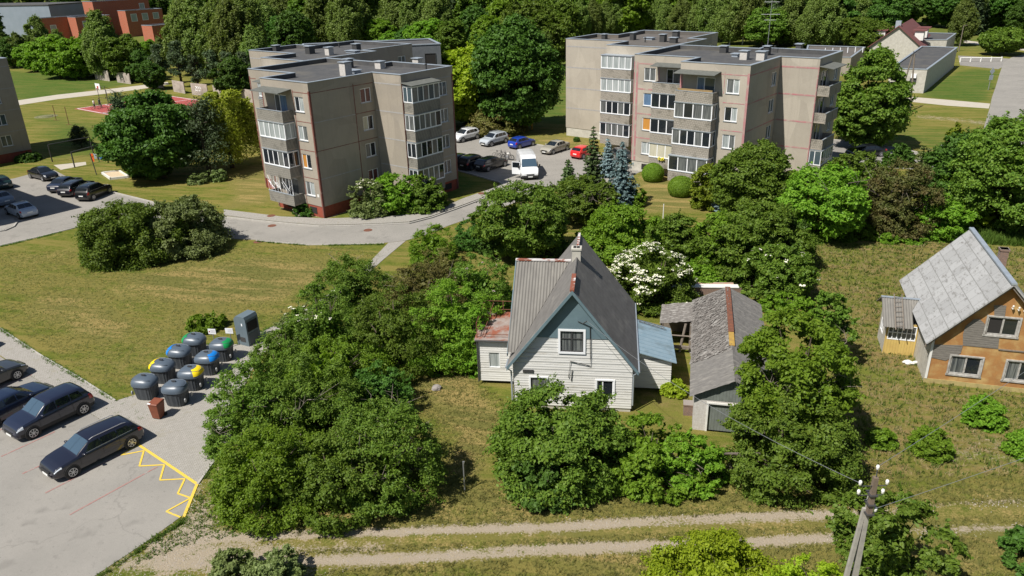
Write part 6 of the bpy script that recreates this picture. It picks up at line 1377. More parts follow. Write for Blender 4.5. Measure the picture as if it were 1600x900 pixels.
def make_car(style, c, p0, p1, label, side='left', cat='car', group=None, glass='autoglass', z=.02, metal=.0, over=None, name='parked_car', trimc=None, rails=False):
    """p0, p1: photo pixels where the rear and the front wheel on the visible side touch the ground"""
    st = dict(STY[style]); L, W = st['L'], st['W']
    a, b2 = G(*p0, z), G(*p1, z); h = (b2-a)/np.hypot(*(b2-a)); lf = np.array([-h[1], h[0]]); ctr = (a+b2)/2 + (-lf if side == 'left' else lf)*(W/2-.12); yaw = math.atan2(h[1], h[0])
    xr, xf = .175, .815; ctr = ctr+h*(.5-(xr+xf)/2)*L
    root = empty(name, ctr[0], ctr[1], z, yaw, label, cat, group)
    pm = paint('car_paint', c, metal)
    xs = sorted(set([r[0] for r in st['rows']]) | set(np.linspace(0, 1, 34))); ns = len(car_section(st, .5)); K = []
    for j in range(ns-1): K += [j, j+.5]
    K.append(ns-1); vs_ = []
    for x in xs:
        row = [(x, *car_surf(st, x, k)) for k in K]; vs_ += [((x-.5)*L, y, zz) for x, y, zz in row] + [((x-.5)*L, -y, zz) for x, y, zz in row[-2:0:-1]]
    n = 2*len(K)-2; mb = MB(); fs = [(i*n+k, i*n+(k+1) % n, (i+1)*n+(k+1) % n, (i+1)*n+k) for i in range(len(xs)-1) for k in range(n)]; fs += [tuple(range(n))[::-1], tuple(range((len(xs)-1)*n, len(xs)*n))]
    body = mb.add(vs_, fs).build('body', pm, root, smooth=True)
    g = MB(); x0, x1 = st['front']; car_patch(g, st, x0+.012, x1-.012, 7.95, 9.98, 8, 6, .012); g.build('windscreen', ml[glass], root, smooth=True)
    g = MB(); x0, x1 = st['rear']; car_patch(g, st, x0+.012, x1-.008, 7.95, 9.98, 6, 6, .012); g.build('rear_window', ml['autoglass'], root, smooth=True)
    sx0, sx1 = st['side']; cuts = [sx0+.03, sx0+(sx1-sx0)*.32, sx0+(sx1-sx0)*.62, sx1-.02]
    for sg in (1, -1):
        for i in range(3):
            xa, xb = cuts[i]+.008, cuts[i+1]-.008; g = MB()
            tf = (lambda t, xb=xb: xb-(.085 if i == 2 else 0)*t) ; tr_ = (lambda t, xa=xa: xa+(.03 if i == 0 else 0)*t)
            car_patch(g, st, xa, xb, 6.12, 6.93, 5, 3, .012, (sg,), x0f=tr_, x1f=tf); g.build('side_window', ml['autoglass'], root, smooth=True)
    for sg in (1, -1):
        for xq in (cuts[1]-.004, cuts[2]-.004, cuts[3]+.03): g = MB(); car_patch(g, st, xq, xq+.0035, 3.0, 5.9, 1, 5, .008, (sg,)); g.build('door_seam', ml['trim'], body)
        g = MB(); car_patch(g, st, cuts[0], cuts[3], 5.98, 6.08, 12, 1, .014, (sg,)); g.build('window_trim', ml['rim'] if rails else ml['trim'], body)
        g = MB(); car_patch(g, st, .90, .975, 4.2, 5.6, 4, 3, .014, (sg,)); g.build('headlight', ml['headlamp'], root, smooth=True)
        g = MB(); car_patch(g, st, .012, .07, 4.2, 5.7, 4, 3, .014, (sg,)); g.build('taillight', ml['taillamp'], root, smooth=True)
    zf = .52; MB().box(L/2-.06, L/2+.012, -W*.24, W*.24, zf-.12, zf+.10).build('grille', ml['trim'], root); MB().box(-L/2-.02, -L/2+.02, -.26, .26, .62, .74).build('number_plate', ml['plate'], root); MB().box(L/2-.01, L/2+.03, -.26, .26, .34, .45).build('number_plate', ml['plate'], root)
    g = MB(); car_patch(g, st, .02, .98, 2.02, 2.85, 24, 2, .006); g.build('sill_trim', ml['trim'] if style == 'suv' or trimc else pm, root, smooth=True)
    for sg in (1, -1): MB().lathe([(.02, -.06), (.10, -.04), (.11, .04), (.03, .07)], 8, ((sx1-.035-.5)*L, sg*(W/2+.05), st['rows'][9][1]+.08), sx=.8, sy=1.1).build('wing_mirror', pm, root, smooth=True)
    if rails:
        for sg in (1, -1): MB().tube([((.16-.5)*L, sg*W*.33, st['H']-.02), ((.2-.5)*L, sg*W*.34, st['H']+.04), ((.52-.5)*L, sg*W*.34, st['H']+.05), ((.56-.5)*L, sg*W*.33, st['H']-.02)], .018, 5).build('roof_rail', ml['rim'], root)
    rw = .335 if style != 'suv' else .36
    for xx in (xr, xf):
        for sg in (1, -1):
            y = sg*(W/2-.10); cxx = (xx-.5)*L
            Wl = (lambda s_, t_, z_, cxx=cxx, y=y, sg=sg: (cxx+s_, y+sg*z_, rw+t_))
            arch = MB().lathe([(rw+.06, .0), (rw+.06, .108), (.02, .109)], 22, (0, 0, 0), W=Wl).build('wheel_arch', ml['trim'], root)
            wl = MB().lathe([(.2, -.12), (rw-.02, -.12), (rw, -.09), (rw, .10), (rw-.03, .13), (rw*.68, .135)], 22, W=Wl).build('wheel', ml['tyre'], root, smooth=False)
            rm = MB().lathe([(rw*.68, .136), (rw*.68, .148), (rw*.60, .148), (rw*.60, .136)], 20, W=Wl, cap=False); rm.lathe([(.05, .14), (.05, .155)], 10, W=Wl)
            for q in range(7):
                t_ = 2*math.pi*q/7; ca, sa = math.cos(t_), math.sin(t_); w_ = .022
                rm.add([Wl(-sa*w_, ca*w_, .15), Wl(sa*w_, -ca*w_, .15), Wl(ca*rw*.62+sa*w_, sa*rw*.62-ca*w_, .143), Wl(ca*rw*.62-sa*w_, sa*rw*.62+ca*w_, .143)], [(0, 1, 2, 3)])
            rm.build('rim', ml['rim'], wl)
    return root
BK, NV = (.010, .011, .014), (.012, .016, .035)
make_car('wagon', (.010, .011, .022), (203, 700), (118, 743), 'black estate car with silver wheels parked alone beside the yellow zigzag marking', 'left', glass='autoglass_b', rails=True)
make_car('suv', NV, (130, 647), (55, 683), 'dark blue crossover with green reflections in its windscreen, right of the dark saloon', 'left', glass='autoglass_b')
make_car('sedan', (.012, .02, .045), (-2, 666), (66, 632), 'dark blue saloon with curved roof partly hidden behind the crossover', 'right')
make_car('sedan', (.035, .037, .04), (-46, 625), (23, 594), 'dark grey car with its nose towards the meadow, cut by the left photo edge', 'right')
make_car('hatch', (.03, .012, .012), (-72, 572), (-22, 549), 'dark car at the left photo edge with only a red lamp corner in view', 'right')
make_car('sedan', (.36, .42, .50), (34, 343), (11, 334), 'silver blue saloon with its boot towards the street, nearest the left photo edge', 'left')
make_car('sedan', (.20, .24, .30), (0, 325), (-22, 316), 'grey blue saloon cut by the left photo edge, behind the silver blue saloon', 'left')
make_car('hatch', (.02, .05, .045), (1, 299), (-22, 291), 'dark green hatchback cut by the left photo edge, farthest in its car park', 'left')
make_car('sedan', BK, (51, 279), (67, 283), 'black saloon facing right at the corner of the left block', 'right', glass='autoglass')
make_car('suv', (.008, .009, .010), (146, 313), (171, 302), 'black off road car, rightmost of three dark cars in a row', 'right', rails=True)
make_car('wagon', (.012, .012, .018), (119, 306), (144, 295), 'black estate car, middle one of three dark cars in a row', 'right', rails=True)
make_car('sedan', (.015, .02, .04), (101, 300), (126, 289), 'dark navy saloon, leftmost of three dark cars in a row', 'right')
make_car('suv', (.72, .73, .74), (744, 217.5), (724, 222.5), 'white crossover parked farthest left at the far kerb of the van car park', 'left', rails=True)
make_car('suv', (.42, .46, .50), (789, 223.5), (768, 229), 'silver off road car between the white crossover and the blue hatchback', 'left', rails=True, trimc=1)
make_car('hatch', (.012, .045, .33), (812, 233), (831, 228), 'bright blue hatchback parked with its tail towards the white van', 'right')
make_car('sedan', (.33, .31, .26), (884, 235), (865, 241), 'champagne coloured saloon left of the red hatchback', 'left')
make_car('hatch', (.62, .015, .015), (911, 248.5), (929, 242.5), 'bright red hatchback beside the tall green spruce', 'right')
make_car('wagon', BK, (764, 267.5), (786, 260.5), 'black estate car parked nearest the left side of the white van', 'right')
make_car('suv', (.010, .011, .016), (737, 266), (759, 259), 'black off road car in the shade left of the black estate', 'right')
make_car('hatch', (.012, .014, .014), (717, 262), (738, 255), 'dark hatchback half hidden behind the right end of the red plinth block', 'right')
make_car('wagon', (.06, .06, .06), (984, 252), (972, 243), 'dark grey car hidden behind the blue spruces', 'right')
make_car('hatch', (.02, .022, .03), (1407, 150.5), (1387, 148.5), 'dark hatchback on the gravel path behind the leaning timber poles', 'left', z=.012)
make_car('sedan', (.008, .009, .012), (1371, 245), (1344, 246.5), 'black car in the shade behind the right block with only its roof in view', 'left', z=.016)
make_car('hatch', (.70, .71, .72), (392, 126), (382, 122), 'white car half hidden by pines behind the corner of the red plinth block', 'right', z=.0)
# white panel van with an open door
gv = G(829, 281, .02); 
hv = G(838, 279, .02)-G(818, 244, .02); hv = np.array([.10, -1.0]); hv /= np.hypot(*hv); yawv = math.atan2(hv[1], hv[0])
LV, WV, HV = 5.6, 2.05, 2.5
cv = G(829, 282, .02)-hv*LV/2
van = empty('delivery_van', cv[0], cv[1], .02, yawv, 'white high roofed delivery van with its driver door standing open', 'van')
pw = paint('white_van_paint', (.78, .79, .80)); mb = MB(); rowsv = [(0, .35, 2.42, .97, .88), (.03, .3, 2.48, 1, .90), (.30, .3, 2.52, 1, .90), (.60, .3, 2.50, 1, .90), (.70, .3, 2.42, 1, .88), (.76, .3, 2.10, 1, .86), (.86, .3, 1.34, .99, .86), (.90, .3, 1.24, .97, .84), (.97, .32, 1.05, .92, .80), (1, .4, .80, .84, .74)]
vs_ = []; xsv = sorted(set(r[0] for r in rowsv) | set(np.linspace(0, 1, 26)))
def vsec(x):
    f = lambda k: float(np.interp(x, [r[0] for r in rowsv], [r[k] for r in rowsv])); zl_, zt_, wb_, wt_ = f(1), f(2), f(3)*WV/2, f(4)*WV/2; mid = min(1.25, zt_-.05)
    return [(wb_*.9, zl_), (wb_, zl_+.12), (wb_, mid), ((wb_+wt_*3)/4, zt_-.25*(zt_-mid)), (wt_*.96, zt_-.03), (wt_*.6, zt_+.02), (0, zt_+.03)]
for x in xsv:
    s_ = vsec(x); vs_ += [((x-.5)*LV, y, zz) for y, zz in s_] + [((x-.5)*LV, -y, zz) for y, zz in s_[-2::-1]]
n = 13; mb.add(vs_, [(i*n+k, i*n+(k+1) % n, (i+1)*n+(k+1) % n, (i+1)*n+k) for i in range(len(xsv)-1) for k in range(n)] + [tuple(range(n))[::-1], tuple(range((len(xsv)-1)*n, len(xsv)*n))]); mb.build('body', pw, van, smooth=False)
def vtop(x): return float(np.interp(x, [r[0] for r in rowsv], [r[2] for r in rowsv]))
def vp(x, y, up=.03): return ((x-.5)*LV, y, vtop(x)+.03+up)
mb = MB(); mb.add([vp(.748, -.80), vp(.748, .80), vp(.80, .86), (vp(.80, -.86)), vp(.855, -.90), vp(.855, .90)], [(0, 1, 2, 3), (3, 2, 5, 4)]); mb.build('windscreen', ml['autoglass_b'], van)
MB().box(LV/2-.5, LV/2+.03, -.96, .96, .28, .60).build('front_bumper', ml['trim'], van, bevel=.06); MB().box(LV/2-.10, LV/2+.02, -.45, .45, .62, .74).build('grille', ml['trim'], van); MB().box(LV/2+.03, LV/2+.05, -.26, .26, .38, .50).build('number_plate', ml['plate'], van)
for sg in (1, -1):
    MB().box(.885*LV-LV/2, .955*LV-LV/2, sg*.83-.11, sg*.83+.11, .86, 1.08).build('headlight', ml['headlamp'], van, bevel=.04)
    MB().box(.70*LV-LV/2, .80*LV-LV/2, sg*1.026-.006, sg*1.026+.006, 1.25, 1.85).build('side_window', ml['autoglass'], van)
    for xx in (.20, .83):
        Wl = (lambda s_, t_, z_, xx=xx, sg=sg: ((xx-.5)*LV+s_, sg*(WV/2-.13)+sg*z_, .36+t_))
        wl = MB().lathe([(.2, -.12), (.34, -.12), (.36, -.09), (.36, .11), (.33, .14), (.24, .145)], 20, W=Wl).build('wheel', ml['tyre'], van); MB().lathe([(.23, .146), (.2, .15), (.05, .16)], 14, W=Wl).build('rim', ml['rim'], wl)
# door hinged at its front edge, swung out (vehicle right side is towards the left of the picture)
dx0 = .83*LV-LV/2-.1; Wd = (lambda s_, t_, z_: (dx0-s_*math.cos(rad(62)), -WV/2-.01-s_*math.sin(rad(62))-t_*.5, z_))
dr_ = MB().box(0, 1.05, -.03, .03, .5, 1.28, Wd); dr_.box(0, .07, -.03, .03, 1.28, 1.95, Wd); dr_.box(.98, 1.05, -.03, .03, 1.28, 1.98, Wd); dr_.box(.07, .98, -.03, .03, 1.9, 1.98, Wd); vd = dr_.build('door', pw, van); MB().box(.07, .98, -.01, .01, 1.28, 1.9, Wd).build('pane', ml['autoglass'], vd)
MB().box(.79*LV-LV/2-.9, .79*LV-LV/2-.1, -WV/2-.012, -WV/2+.02, .5, 1.9).build('door_opening', ml['darkvoid'], van)
for sg in (1, -1): MB().box(.80*LV-LV/2, .80*LV-LV/2+.12, sg*1.22-.09, sg*1.22+.09, 1.25, 1.6).box(.80*LV-LV/2+.02, .80*LV-LV/2+.06, min(sg*1.0, sg*1.15), max(sg*1.0, sg*1.15), 1.35, 1.40).build('wing_mirror', ml['trim'], van)
# motorcycles / bicycles left of the van
def bike(px, ang, label, motor=False, z=.02, name='bicycle', cat='bicycle', col='metal_dark'):
    g = G(*px, z); root = empty(name, g[0], g[1], z, ang, label, cat)
    r = .34
    for x in (-.55, .55):
        wv = MB(); prev = []
        for k in range(18):
            t = 2*math.pi*k/18; prev.append((x+r*math.cos(t), 0, r+r*math.sin(t)))
        wv.tube(prev+[prev[0]], .045 if motor else .022, 6); 
        for k in range(8): t = 2*math.pi*k/8; wv.tube([(x, 0, r), (x+r*math.cos(t), 0, r+r*math.sin(t))], .006, 3)
        wv.build('wheel', ml['tyre'], root)
    fr = MB(); P_ = dict(b=(-.05, 0, .35), s=(-.2, 0, .85), h=(.38, 0, .9), f=(.55, 0, r), r=(-.55, 0, r), hb=(.33, 0, 1.05))
    for a, b2 in (('b', 's'), ('s', 'h'), ('h', 'b'), ('b', 'r'), ('r', 's'), ('hb', 'f')): fr.tube([P_[a], P_[b2]], .035 if motor else .02, 6)
    fr.build('frame', ml[col], root)
    MB().tube([(.28, -.3, 1.08), (.34, 0, 1.05), (.28, .3, 1.08)], .02, 6).build('handlebar', ml['metal_grey'], root)
    MB().lathe([(.03, 0), (.12, .03), (.10, .07), (.02, .09)], 10, (-.24, 0, .86), sx=1.6 if motor else 1.1, sy=.6).build('seat', ml['trim'], root)
    if motor:
        MB().box(-.18, .18, -.12, .12, .3, .58).build('engine', ml['metal_grey'], root, bevel=.04); MB().lathe([(.05, 0), (.16, .06), (.15, .16), (.04, .2)], 10, (.12, 0, .74), sx=1.5, sy=.8).build('fuel_tank', ml['whitepaint'], root)
    return root
bike((793, 250), -.35, 'white and black light motorcycle standing left of the white van', True, name='motorcycle', cat='motorcycle')
bike((786, 248), -.5, 'dark bicycle behind the light motorcycle')
bike((779.5, 246), .2, 'bicycle standing nearest the black estate car')

# ================================================================ PEOPLE on the court
def person(px, ang, label, shirt, group=None):
    g = G(*px, .02); root = empty('person', g[0], g[1], .02, ang, label, 'person', group)
    J = [(0, 0, .88, .12), (0, 0, 1.15, .115), (0, 0, 1.38, .13), (0, 0, 1.48, .05), (.02, 0, 1.60, .09), (.02, 0, 1.70, .07), (0, .09, .84, .085), (.10, .11, .47, .06), (0, .12, .08, .04), (.12, .13, .05, .035), (0, -.09, .84, .085), (-.04, -.11, .47, .06), (-.12, -.12, .08, .04), (0, -.13, .05, .035),
         (0, .18, 1.36, .05), (.08, .24, 1.10, .038), (.28, .22, 1.02, .03), (0, -.18, 1.36, .05), (.08, -.24, 1.10, .038), (.28, -.22, 1.02, .03)]
    E = [(0, 1), (1, 2), (2, 3), (3, 4), (4, 5), (0, 6), (6, 7), (7, 8), (8, 9), (0, 10), (10, 11), (11, 12), (12, 13), (2, 14), (14, 15), (15, 16), (2, 17), (17, 18), (18, 19)]
    me = bpy.data.meshes.new('body'); me.from_pydata([j[:3] for j in J], E, []); o = bpy.data.objects.new('body', me); C.objects.link(o); o.parent = root
    sk = o.modifiers.new('skin', 'SKIN'); 
    if not me.skin_vertices: bpy.context.view_layer.objects.active = o
    sv = me.skin_vertices[0].data if me.skin_vertices else None
    if sv is None:
        bm = bmesh.new(); bm.from_mesh(me); bm.verts.layers.skin.verify(); bm.to_mesh(me); bm.free(); sv = me.skin_vertices[0].data
    for i, j in enumerate(J): sv[i].radius = (j[3], j[3]*.85); sv[i].use_root = i == 0
    ss = o.modifiers.new('sub', 'SUBSURF'); ss.levels = 1; ss.render_levels = 2
    me.materials.append(M('skin_tone', (.45, .27, .19), rough=.6))
    MB().lathe([(.145, 0), (.155, .15), (.165, .38), (.19, .47), (.10, .56)], 14, (0, 0, .92), sy=1.15).build('shirt', M('shirt_cloth', shirt, rough=.9), root, smooth=True)
    for sg in (1, -1): MB().tube([(0, sg*.08, .95), (.05 if sg > 0 else -.02, sg*.10, .70), (.10 if sg > 0 else -.04, sg*.11, .46)], [.11, .10, .085], 10).build('trouser_leg', M('dark_shorts', (.03, .035, .05), rough=.9), root, smooth=True)
    MB().lathe([(.098, 0), (.105, .06), (.08, .12), (.02, .15)], 12, (.01, 0, 1.63)).build('hair', M('brown_hair', (.10, .06, .035), rough=.8), root, smooth=True)
    return root
person((148.5, 170), .4, 'person in a white shirt standing with a bicycle at the corner of the red court', (.7, .7, .68), 'two people on the court')
person((157, 168), 2.4, 'person in a dark green shirt facing the one in white on the red court', (.03, .09, .06), 'two people on the court')
bike((150.5, 171), .1, 'bicycle held by the person in white on the court', z=.03); bike((159, 168.5), 2.2, 'bicycle held by the person in green on the court', z=.03)

# ================================================================ RECYCLING POINT
ml['binbody'] = M('charcoal_ribbed_plastic', (.045, .052, .06), rough=.55); ml['binlid'] = M('slate_blue_plastic_lid', (.085, .11, .14), rough=.38, spec=.6)
LIDC = {'yellow': (.85, .62, .01), 'blue': (.01, .20, .62), 'green': (.01, .26, .07)}
for k_, v_ in LIDC.items(): ml['port_'+k_] = M(k_+'_plastic_port', v_, rough=.35)
gl0, gl1 = G(231, 632), G(305, 563); dcol = (gl1-gl0)/np.hypot(*(gl1-gl0)); yb = math.atan2(dcol[1], dcol[0])
def recycling_bin(px, port, facing, label):
    g = G(*px); root = empty('recycling_bin', g[0], g[1], .03, yb-math.pi/2+facing, label, 'bin', 'slate blue recycling bins in two rows')
    a, b_ = .68, .56; n = 44; mb = MB(); prof = [(.80, 0), (.83, .04), (.98, .92), (1.0, 1.0)]; vs_ = []
    for r_, z_ in prof:
        for k in range(n):
            t = 2*math.pi*k/n; q = 1+(.022 if k % 2 else -.022)*(1 if .03 < z_ < .99 else 0); cs, sn = math.cos(t), math.sin(t); e = .62
            vs_.append((a*r_*q*abs(cs)**e*(1 if cs > 0 else -1), b_*r_*q*abs(sn)**e*(1 if sn > 0 else -1), z_))
    mb.add(vs_, [(i*n+k, i*n+(k+1) % n, (i+1)*n+(k+1) % n, (i+1)*n+k) for i in range(len(prof)-1) for k in range(n)]); mb.build('body', ml['binbody'], root)
    def dome(u, v):       # u angle, v 0 rim .. 1 top ; slightly asymmetrical like the lids in the photo
        cs, sn = math.cos(u), math.sin(u); r_ = math.cos(v*math.pi/2)**.62; e = .72
        return (a*1.1*r_*abs(cs)**e*(1 if cs > 0 else -1), b_*1.12*r_*abs(sn)**e*(1 if sn > 0 else -1), 1.0+.40*math.sin(v*math.pi/2)*(1+.10*r_*cs))
    m_ = 12; mb = MB(); vs_ = [dome(2*math.pi*k/40, i/m_) for i in range(m_+1) for k in range(40)]; low = [(x, y, .93) for x, y, z in vs_[:40]]
    mb.add(low+vs_, [(i*40+k, i*40+(k+1) % 40, (i+1)*40+(k+1) % 40, (i+1)*40+k) for i in range(m_+1) for k in range(40)]); lid = mb.build('lid', ml['binlid'], root, smooth=True)
    mb = MB().tube([(x*1.012, y*1.012, z+.012) for x, y, z in [dome(t, .34+.30*abs(math.sin(t*1.0))) for t in np.linspace(-2.6, 2.6, 16)]], .022, 5); mb.build('lid_seam', ml['binlid'], lid, smooth=True)
    if port:
        mb = MB(); vs_ = [tuple(np.array(dome(u_, v_))*np.array([1.02, 1.02, 1.0])+np.array([0, 0, .016])) for v_ in np.linspace(.06, .78, 7) for u_ in np.linspace(-1.0, 1.0, 11)]
        mb.add(vs_, [(i*11+k, i*11+k+1, (i+1)*11+k+1, (i+1)*11+k) for i in range(6) for k in range(10)]); mb.build('lid_port', ml['port_'+port], root, smooth=True)
    MB().box(-.12, .12, -.04, .04, 1.44, 1.50).build('lift_handle', ml['metal_dark'], lid)
    for y in (-.35, .35): MB().lathe([(.13, -.03), (.13, .03)], 12, W=lambda s_, t_, z_, y=y: (.72+t_*0+z_, y+s_*.6, .42+t_)).build('side_knob', ml['metal_grey'], root)
    return root
R_, L_ = 0, math.pi
for px, pt, fc, lb in (((232, 620), None, L_, 'plain recycling bin with no coloured port, left row nearest the brown bin'), ((259, 595), 'yellow', L_, 'recycling bin with a yellow port on its far side, left row'), ((285, 572), 'blue', L_, 'recycling bin with a blue port on its far side, left row'), ((308, 553), 'green', L_, 'recycling bin with a green port on its far side, farthest in the left row'),
                       ((279, 630), None, R_, 'plain recycling bin directly behind the brown bin, right row'), ((303, 606), 'yellow', R_, 'recycling bin with a bright yellow port facing the path'), ((328, 582), 'blue', R_, 'recycling bin with a bright blue port facing the path'), ((350, 561), 'green', R_, 'recycling bin with a green port facing the path, nearest the grey container')):
    recycling_bin(px, pt, fc, lb)
g = G(249, 652); bb = empty('wheelie_bin', g[0], g[1], .03, -.25, 'small brown wheeled bin standing in front of the recycling bins', 'bin')
mbr = M('brown_plastic', (.22, .065, .03), (.17, .05, .025), 4, .5); mb = MB(); mb.add([(-.24, -.26, .04), (.24, -.26, .04), (.24, .22, .04), (-.24, .22, .04), (-.30, -.34, .96), (.30, -.34, .96), (.30, .34, .96), (-.30, .34, .96)], [(3, 2, 1, 0), (0, 1, 5, 4), (1, 2, 6, 5), (2, 3, 7, 6), (3, 0, 4, 7), (4, 5, 6, 7)]); mb.build('body', mbr, bb, bevel=.02)
mb = MB(); mb.add([(-.33, -.38, .97), (.33, -.38, .97), (.33, .36, .97), (-.33, .36, .97), (-.30, -.34, 1.03), (.30, -.34, 1.03), (.30, .32, 1.07), (-.30, .32, 1.07)], [(3, 2, 1, 0), (0, 1, 5, 4), (1, 2, 6, 5), (2, 3, 7, 6), (3, 0, 4, 7), (4, 5, 6, 7)]); mb.build('lid', mbr, bb, bevel=.02)
MB().box(-.29, -.1, -.36, -.28, 1.0, 1.05).build('sticker', ml['white'], bb)
for x in (-.27, .27): MB().lathe([(.11, -.03), (.11, .03)], 12, W=lambda s_, t_, z_, x=x: (x+z_, .24+s_, .11+t_)).build('wheel', ml['tyre'], bb)
# textile container
gc0, gc1 = G(372, 538), G(391, 542.5); dc = (gc1-gc0)/np.hypot(*(gc1-gc0)); cont = empty('clothes_container', gc0[0], gc0[1], 0.0, math.atan2(dc[1], dc[0]), 'tall grey metal clothes collection container with sloping top', 'container')
cm = M('blue_grey_container_paint', (.125, .165, .19), (.11, .145, .165), 2, .5); wq, dq2, hq = 1.02, 1.15, 2.15
mb = MB(); mb.add([(0, 0, 0), (wq, 0, 0), (wq, dq2, 0), (0, dq2, 0), (0, 0, hq-.22), (wq, 0, hq-.22), (wq, dq2, hq-.22), (0, dq2, hq-.22), (.22, 0, hq), (wq-.10, 0, hq), (wq-.10, dq2, hq), (.22, dq2, hq)], [(3, 2, 1, 0), (0, 1, 5, 9, 8, 4), (1, 2, 6, 5), (2, 3, 7, 11, 10, 6), (3, 0, 4, 7), (4, 8, 11, 7), (8, 9, 10, 11), (9, 5, 6, 10)]); mb.build('body', cm, cont)
MB().box(.32, .78, -.012, .0, .30, .64).build('label_plate', ml['metal_dark'], cont); MB().box(.62, .72, -.02, .0, 1.50, 1.66).build('lock', ml['white'], cont)
MB().box(wq-.005, wq+.015, .12, dq2-.12, 1.05, 1.75).build('deposit_hatch', ml['darkvoid'], cont); MB().box(wq-.005, wq+.012, .16, dq2-.16, .15, .9).build('door', M('container_door', (.07, .09, .105), rough=.5), cont)
for px, tp, ss, lb in (((337, 543), (331, 515), 1, 'white notice board with small red mark on a thin post behind the bins'), ((363.5, 542), (358.5, 517), -1, 'blank white notice board on a thin post beside the clothes container')):
    g = G(*px); rt_ = empty('notice_sign', g[0], g[1], 0, -.15, lb, 'sign'); MB().tube([(0, 0, 0), (0, 0, 1.35)], .03, 8).build('post', ml['metal_grey'], rt_)
    pn = MB().box(-.30, .24, -.03, .0, 1.02, 1.40).build('board', ml['white'], rt_)
    if ss == 1: MB().box(-.24, -.17, -.036, -.031, 1.16, 1.26).build('printed_mark', ml['taillamp'], pn)
    mbp = MB()
    for k in range(3): mbp.box(-.12, .18, -.036, -.031, 1.30-.08*k, 1.315-.08*k)
    mbp.build('printed_line', ml['metal_grey'], pn)

# ================================================================ POLES AND WIRES
ml['poleconc'] = M('pale_grey_concrete_pole', (.36, .34, .30), (.27, .255, .23), 5, .9); ml['porc'] = M('white_porcelain', (.80, .79, .76), rough=.2); ml['polewood'] = M('weathered_brown_timber', (.20, .15, .11), (.13, .10, .075), 6, .9)
gp0 = G(1366, 742, 8.4); up_ = empty('utility_pole', gp0[0], gp0[1], 0, 0, 'forked grey concrete utility pole with timber top and white insulators', 'utility pole')
tb = lambda p0_, p1_, w0, w1: [(p0_[0]-w0, p0_[1]-w0, p0_[2]), (p0_[0]+w0, p0_[1]-w0, p0_[2]), (p0_[0]+w0, p0_[1]+w0, p0_[2]), (p0_[0]-w0, p0_[1]+w0, p0_[2]), (p1_[0]-w1, p1_[1]-w1, p1_[2]), (p1_[0]+w1, p1_[1]-w1, p1_[2]), (p1_[0]+w1, p1_[1]+w1, p1_[2]), (p1_[0]-w1, p1_[1]+w1, p1_[2])]
bxf = [(3, 2, 1, 0), (4, 5, 6, 7), (0, 1, 5, 4), (1, 2, 6, 5), (2, 3, 7, 6), (3, 0, 4, 7)]
MB().add(tb((0, 0, -.2), (0, 0, 7.6), .10, .06), bxf).build('post', ml['poleconc'], up_); MB().add(tb((-.62, -.10, -.2), (-.10, .02, 7.1), .085, .052), bxf).build('brace', ml['poleconc'], up_)
MB().add(tb((.0, -.11, 6.9), (.0, -.11, 8.4), .075, .07), bxf).build('timber_top', ml['polewood'], up_); mb = MB()
for z in (6.98, 7.35, 7.72): mb.box(-.13, .13, -.24, .10, z, z+.04)
mb.build('clamp_band', ml['metal_dark'], up_)
for k, (x, y, z, side_) in enumerate(((-.46, -.13, 8.1, 1), (-.46, -.13, 7.75, 1), (.38, -.13, 8.1, 1), (.30, -.13, 7.75, 1), (.16, .16, 8.45, 1), (.18, -.13, 7.05, 1))):
    h = MB().tube([(0, -.13, z-.02), (x, y, z-.02), (x, y, z+.10)], .018, 5).build('bracket', ml['metal_dark'], up_); MB().lathe([(.02, .03), (.055, .05), (.045, .10), (.06, .13), (.04, .19), (.015, .20)], 10, (x, y, z)).build('insulator', ml['porc'], h, smooth=True)
MB().box(-.06, .06, -.175, -.15, 2.6, 2.75).build('number_tag', ml['whitepaint'], up_)
def wire(p0_, p1_, sag, r=.011, label=''):
    p0_, p1_ = np.array(p0_, float), np.array(p1_, float); n = 26
    pts_ = [p0_+(p1_-p0_)*t-np.array([0, 0, 4*sag*t*(1-t)]) for t in np.linspace(0, 1, n)]
    return tag(MB().tube(pts_, r, 5, cap=True).build('overhead_wire', ml['metal_grey']), label, 'wire', 'overhead wires at the forked pole')
hx = frame_at((6.47, 36.87), -.135); wire((gp0[0]-.46, gp0[1]-.13, 8.2), hx(-2.5, -.35, 5.75), .55, .009, 'thin pale wire from the forked pole to the white house gable')
wire((gp0[0]+.18, gp0[1]-.13, 7.2), (gp0[0]+34, gp0[1]+14, 7.6), .5, .008, 'lower pale wire running from the forked pole to the right photo edge')
wire((gp0[0]+.16, gp0[1]+.16, 8.6), (gp0[0]+30, gp0[1]+22, 8.4), .5, .008, 'upper pale wire running from the forked pole over the dry garden')
wire((gp0[0]+.38, gp0[1]-.13, 8.2), hx(9, 12, 3.2)[:2]+(6.0,), .4, .008, 'fine wire from the forked pole towards the shed') if False else None
ga, gb2 = G(1400, 173), G(1422, 174); gm = (ga+gb2)/2; tp_ = empty('timber_pole', gm[0], gm[1], 0, 0, 'leaning pair of old timber poles joined at the top beside the big linden', 'utility pole')
for q in (ga, gb2): d = q-gm; MB().tube([(d[0], d[1], -.1), (d[0]*.12+.15, d[1]*.12, 8.6)], [.16, .11], 8).build('post', ml['bark_grey'], tp_)
MB().tube([(.15-.05, 0, 8.3), (.15-.05, 0, 9.1)], .05, 6).box(-.3, .5, -.05, .05, 8.5, 8.6).build('pole_top', ml['metal_dark'], tp_)
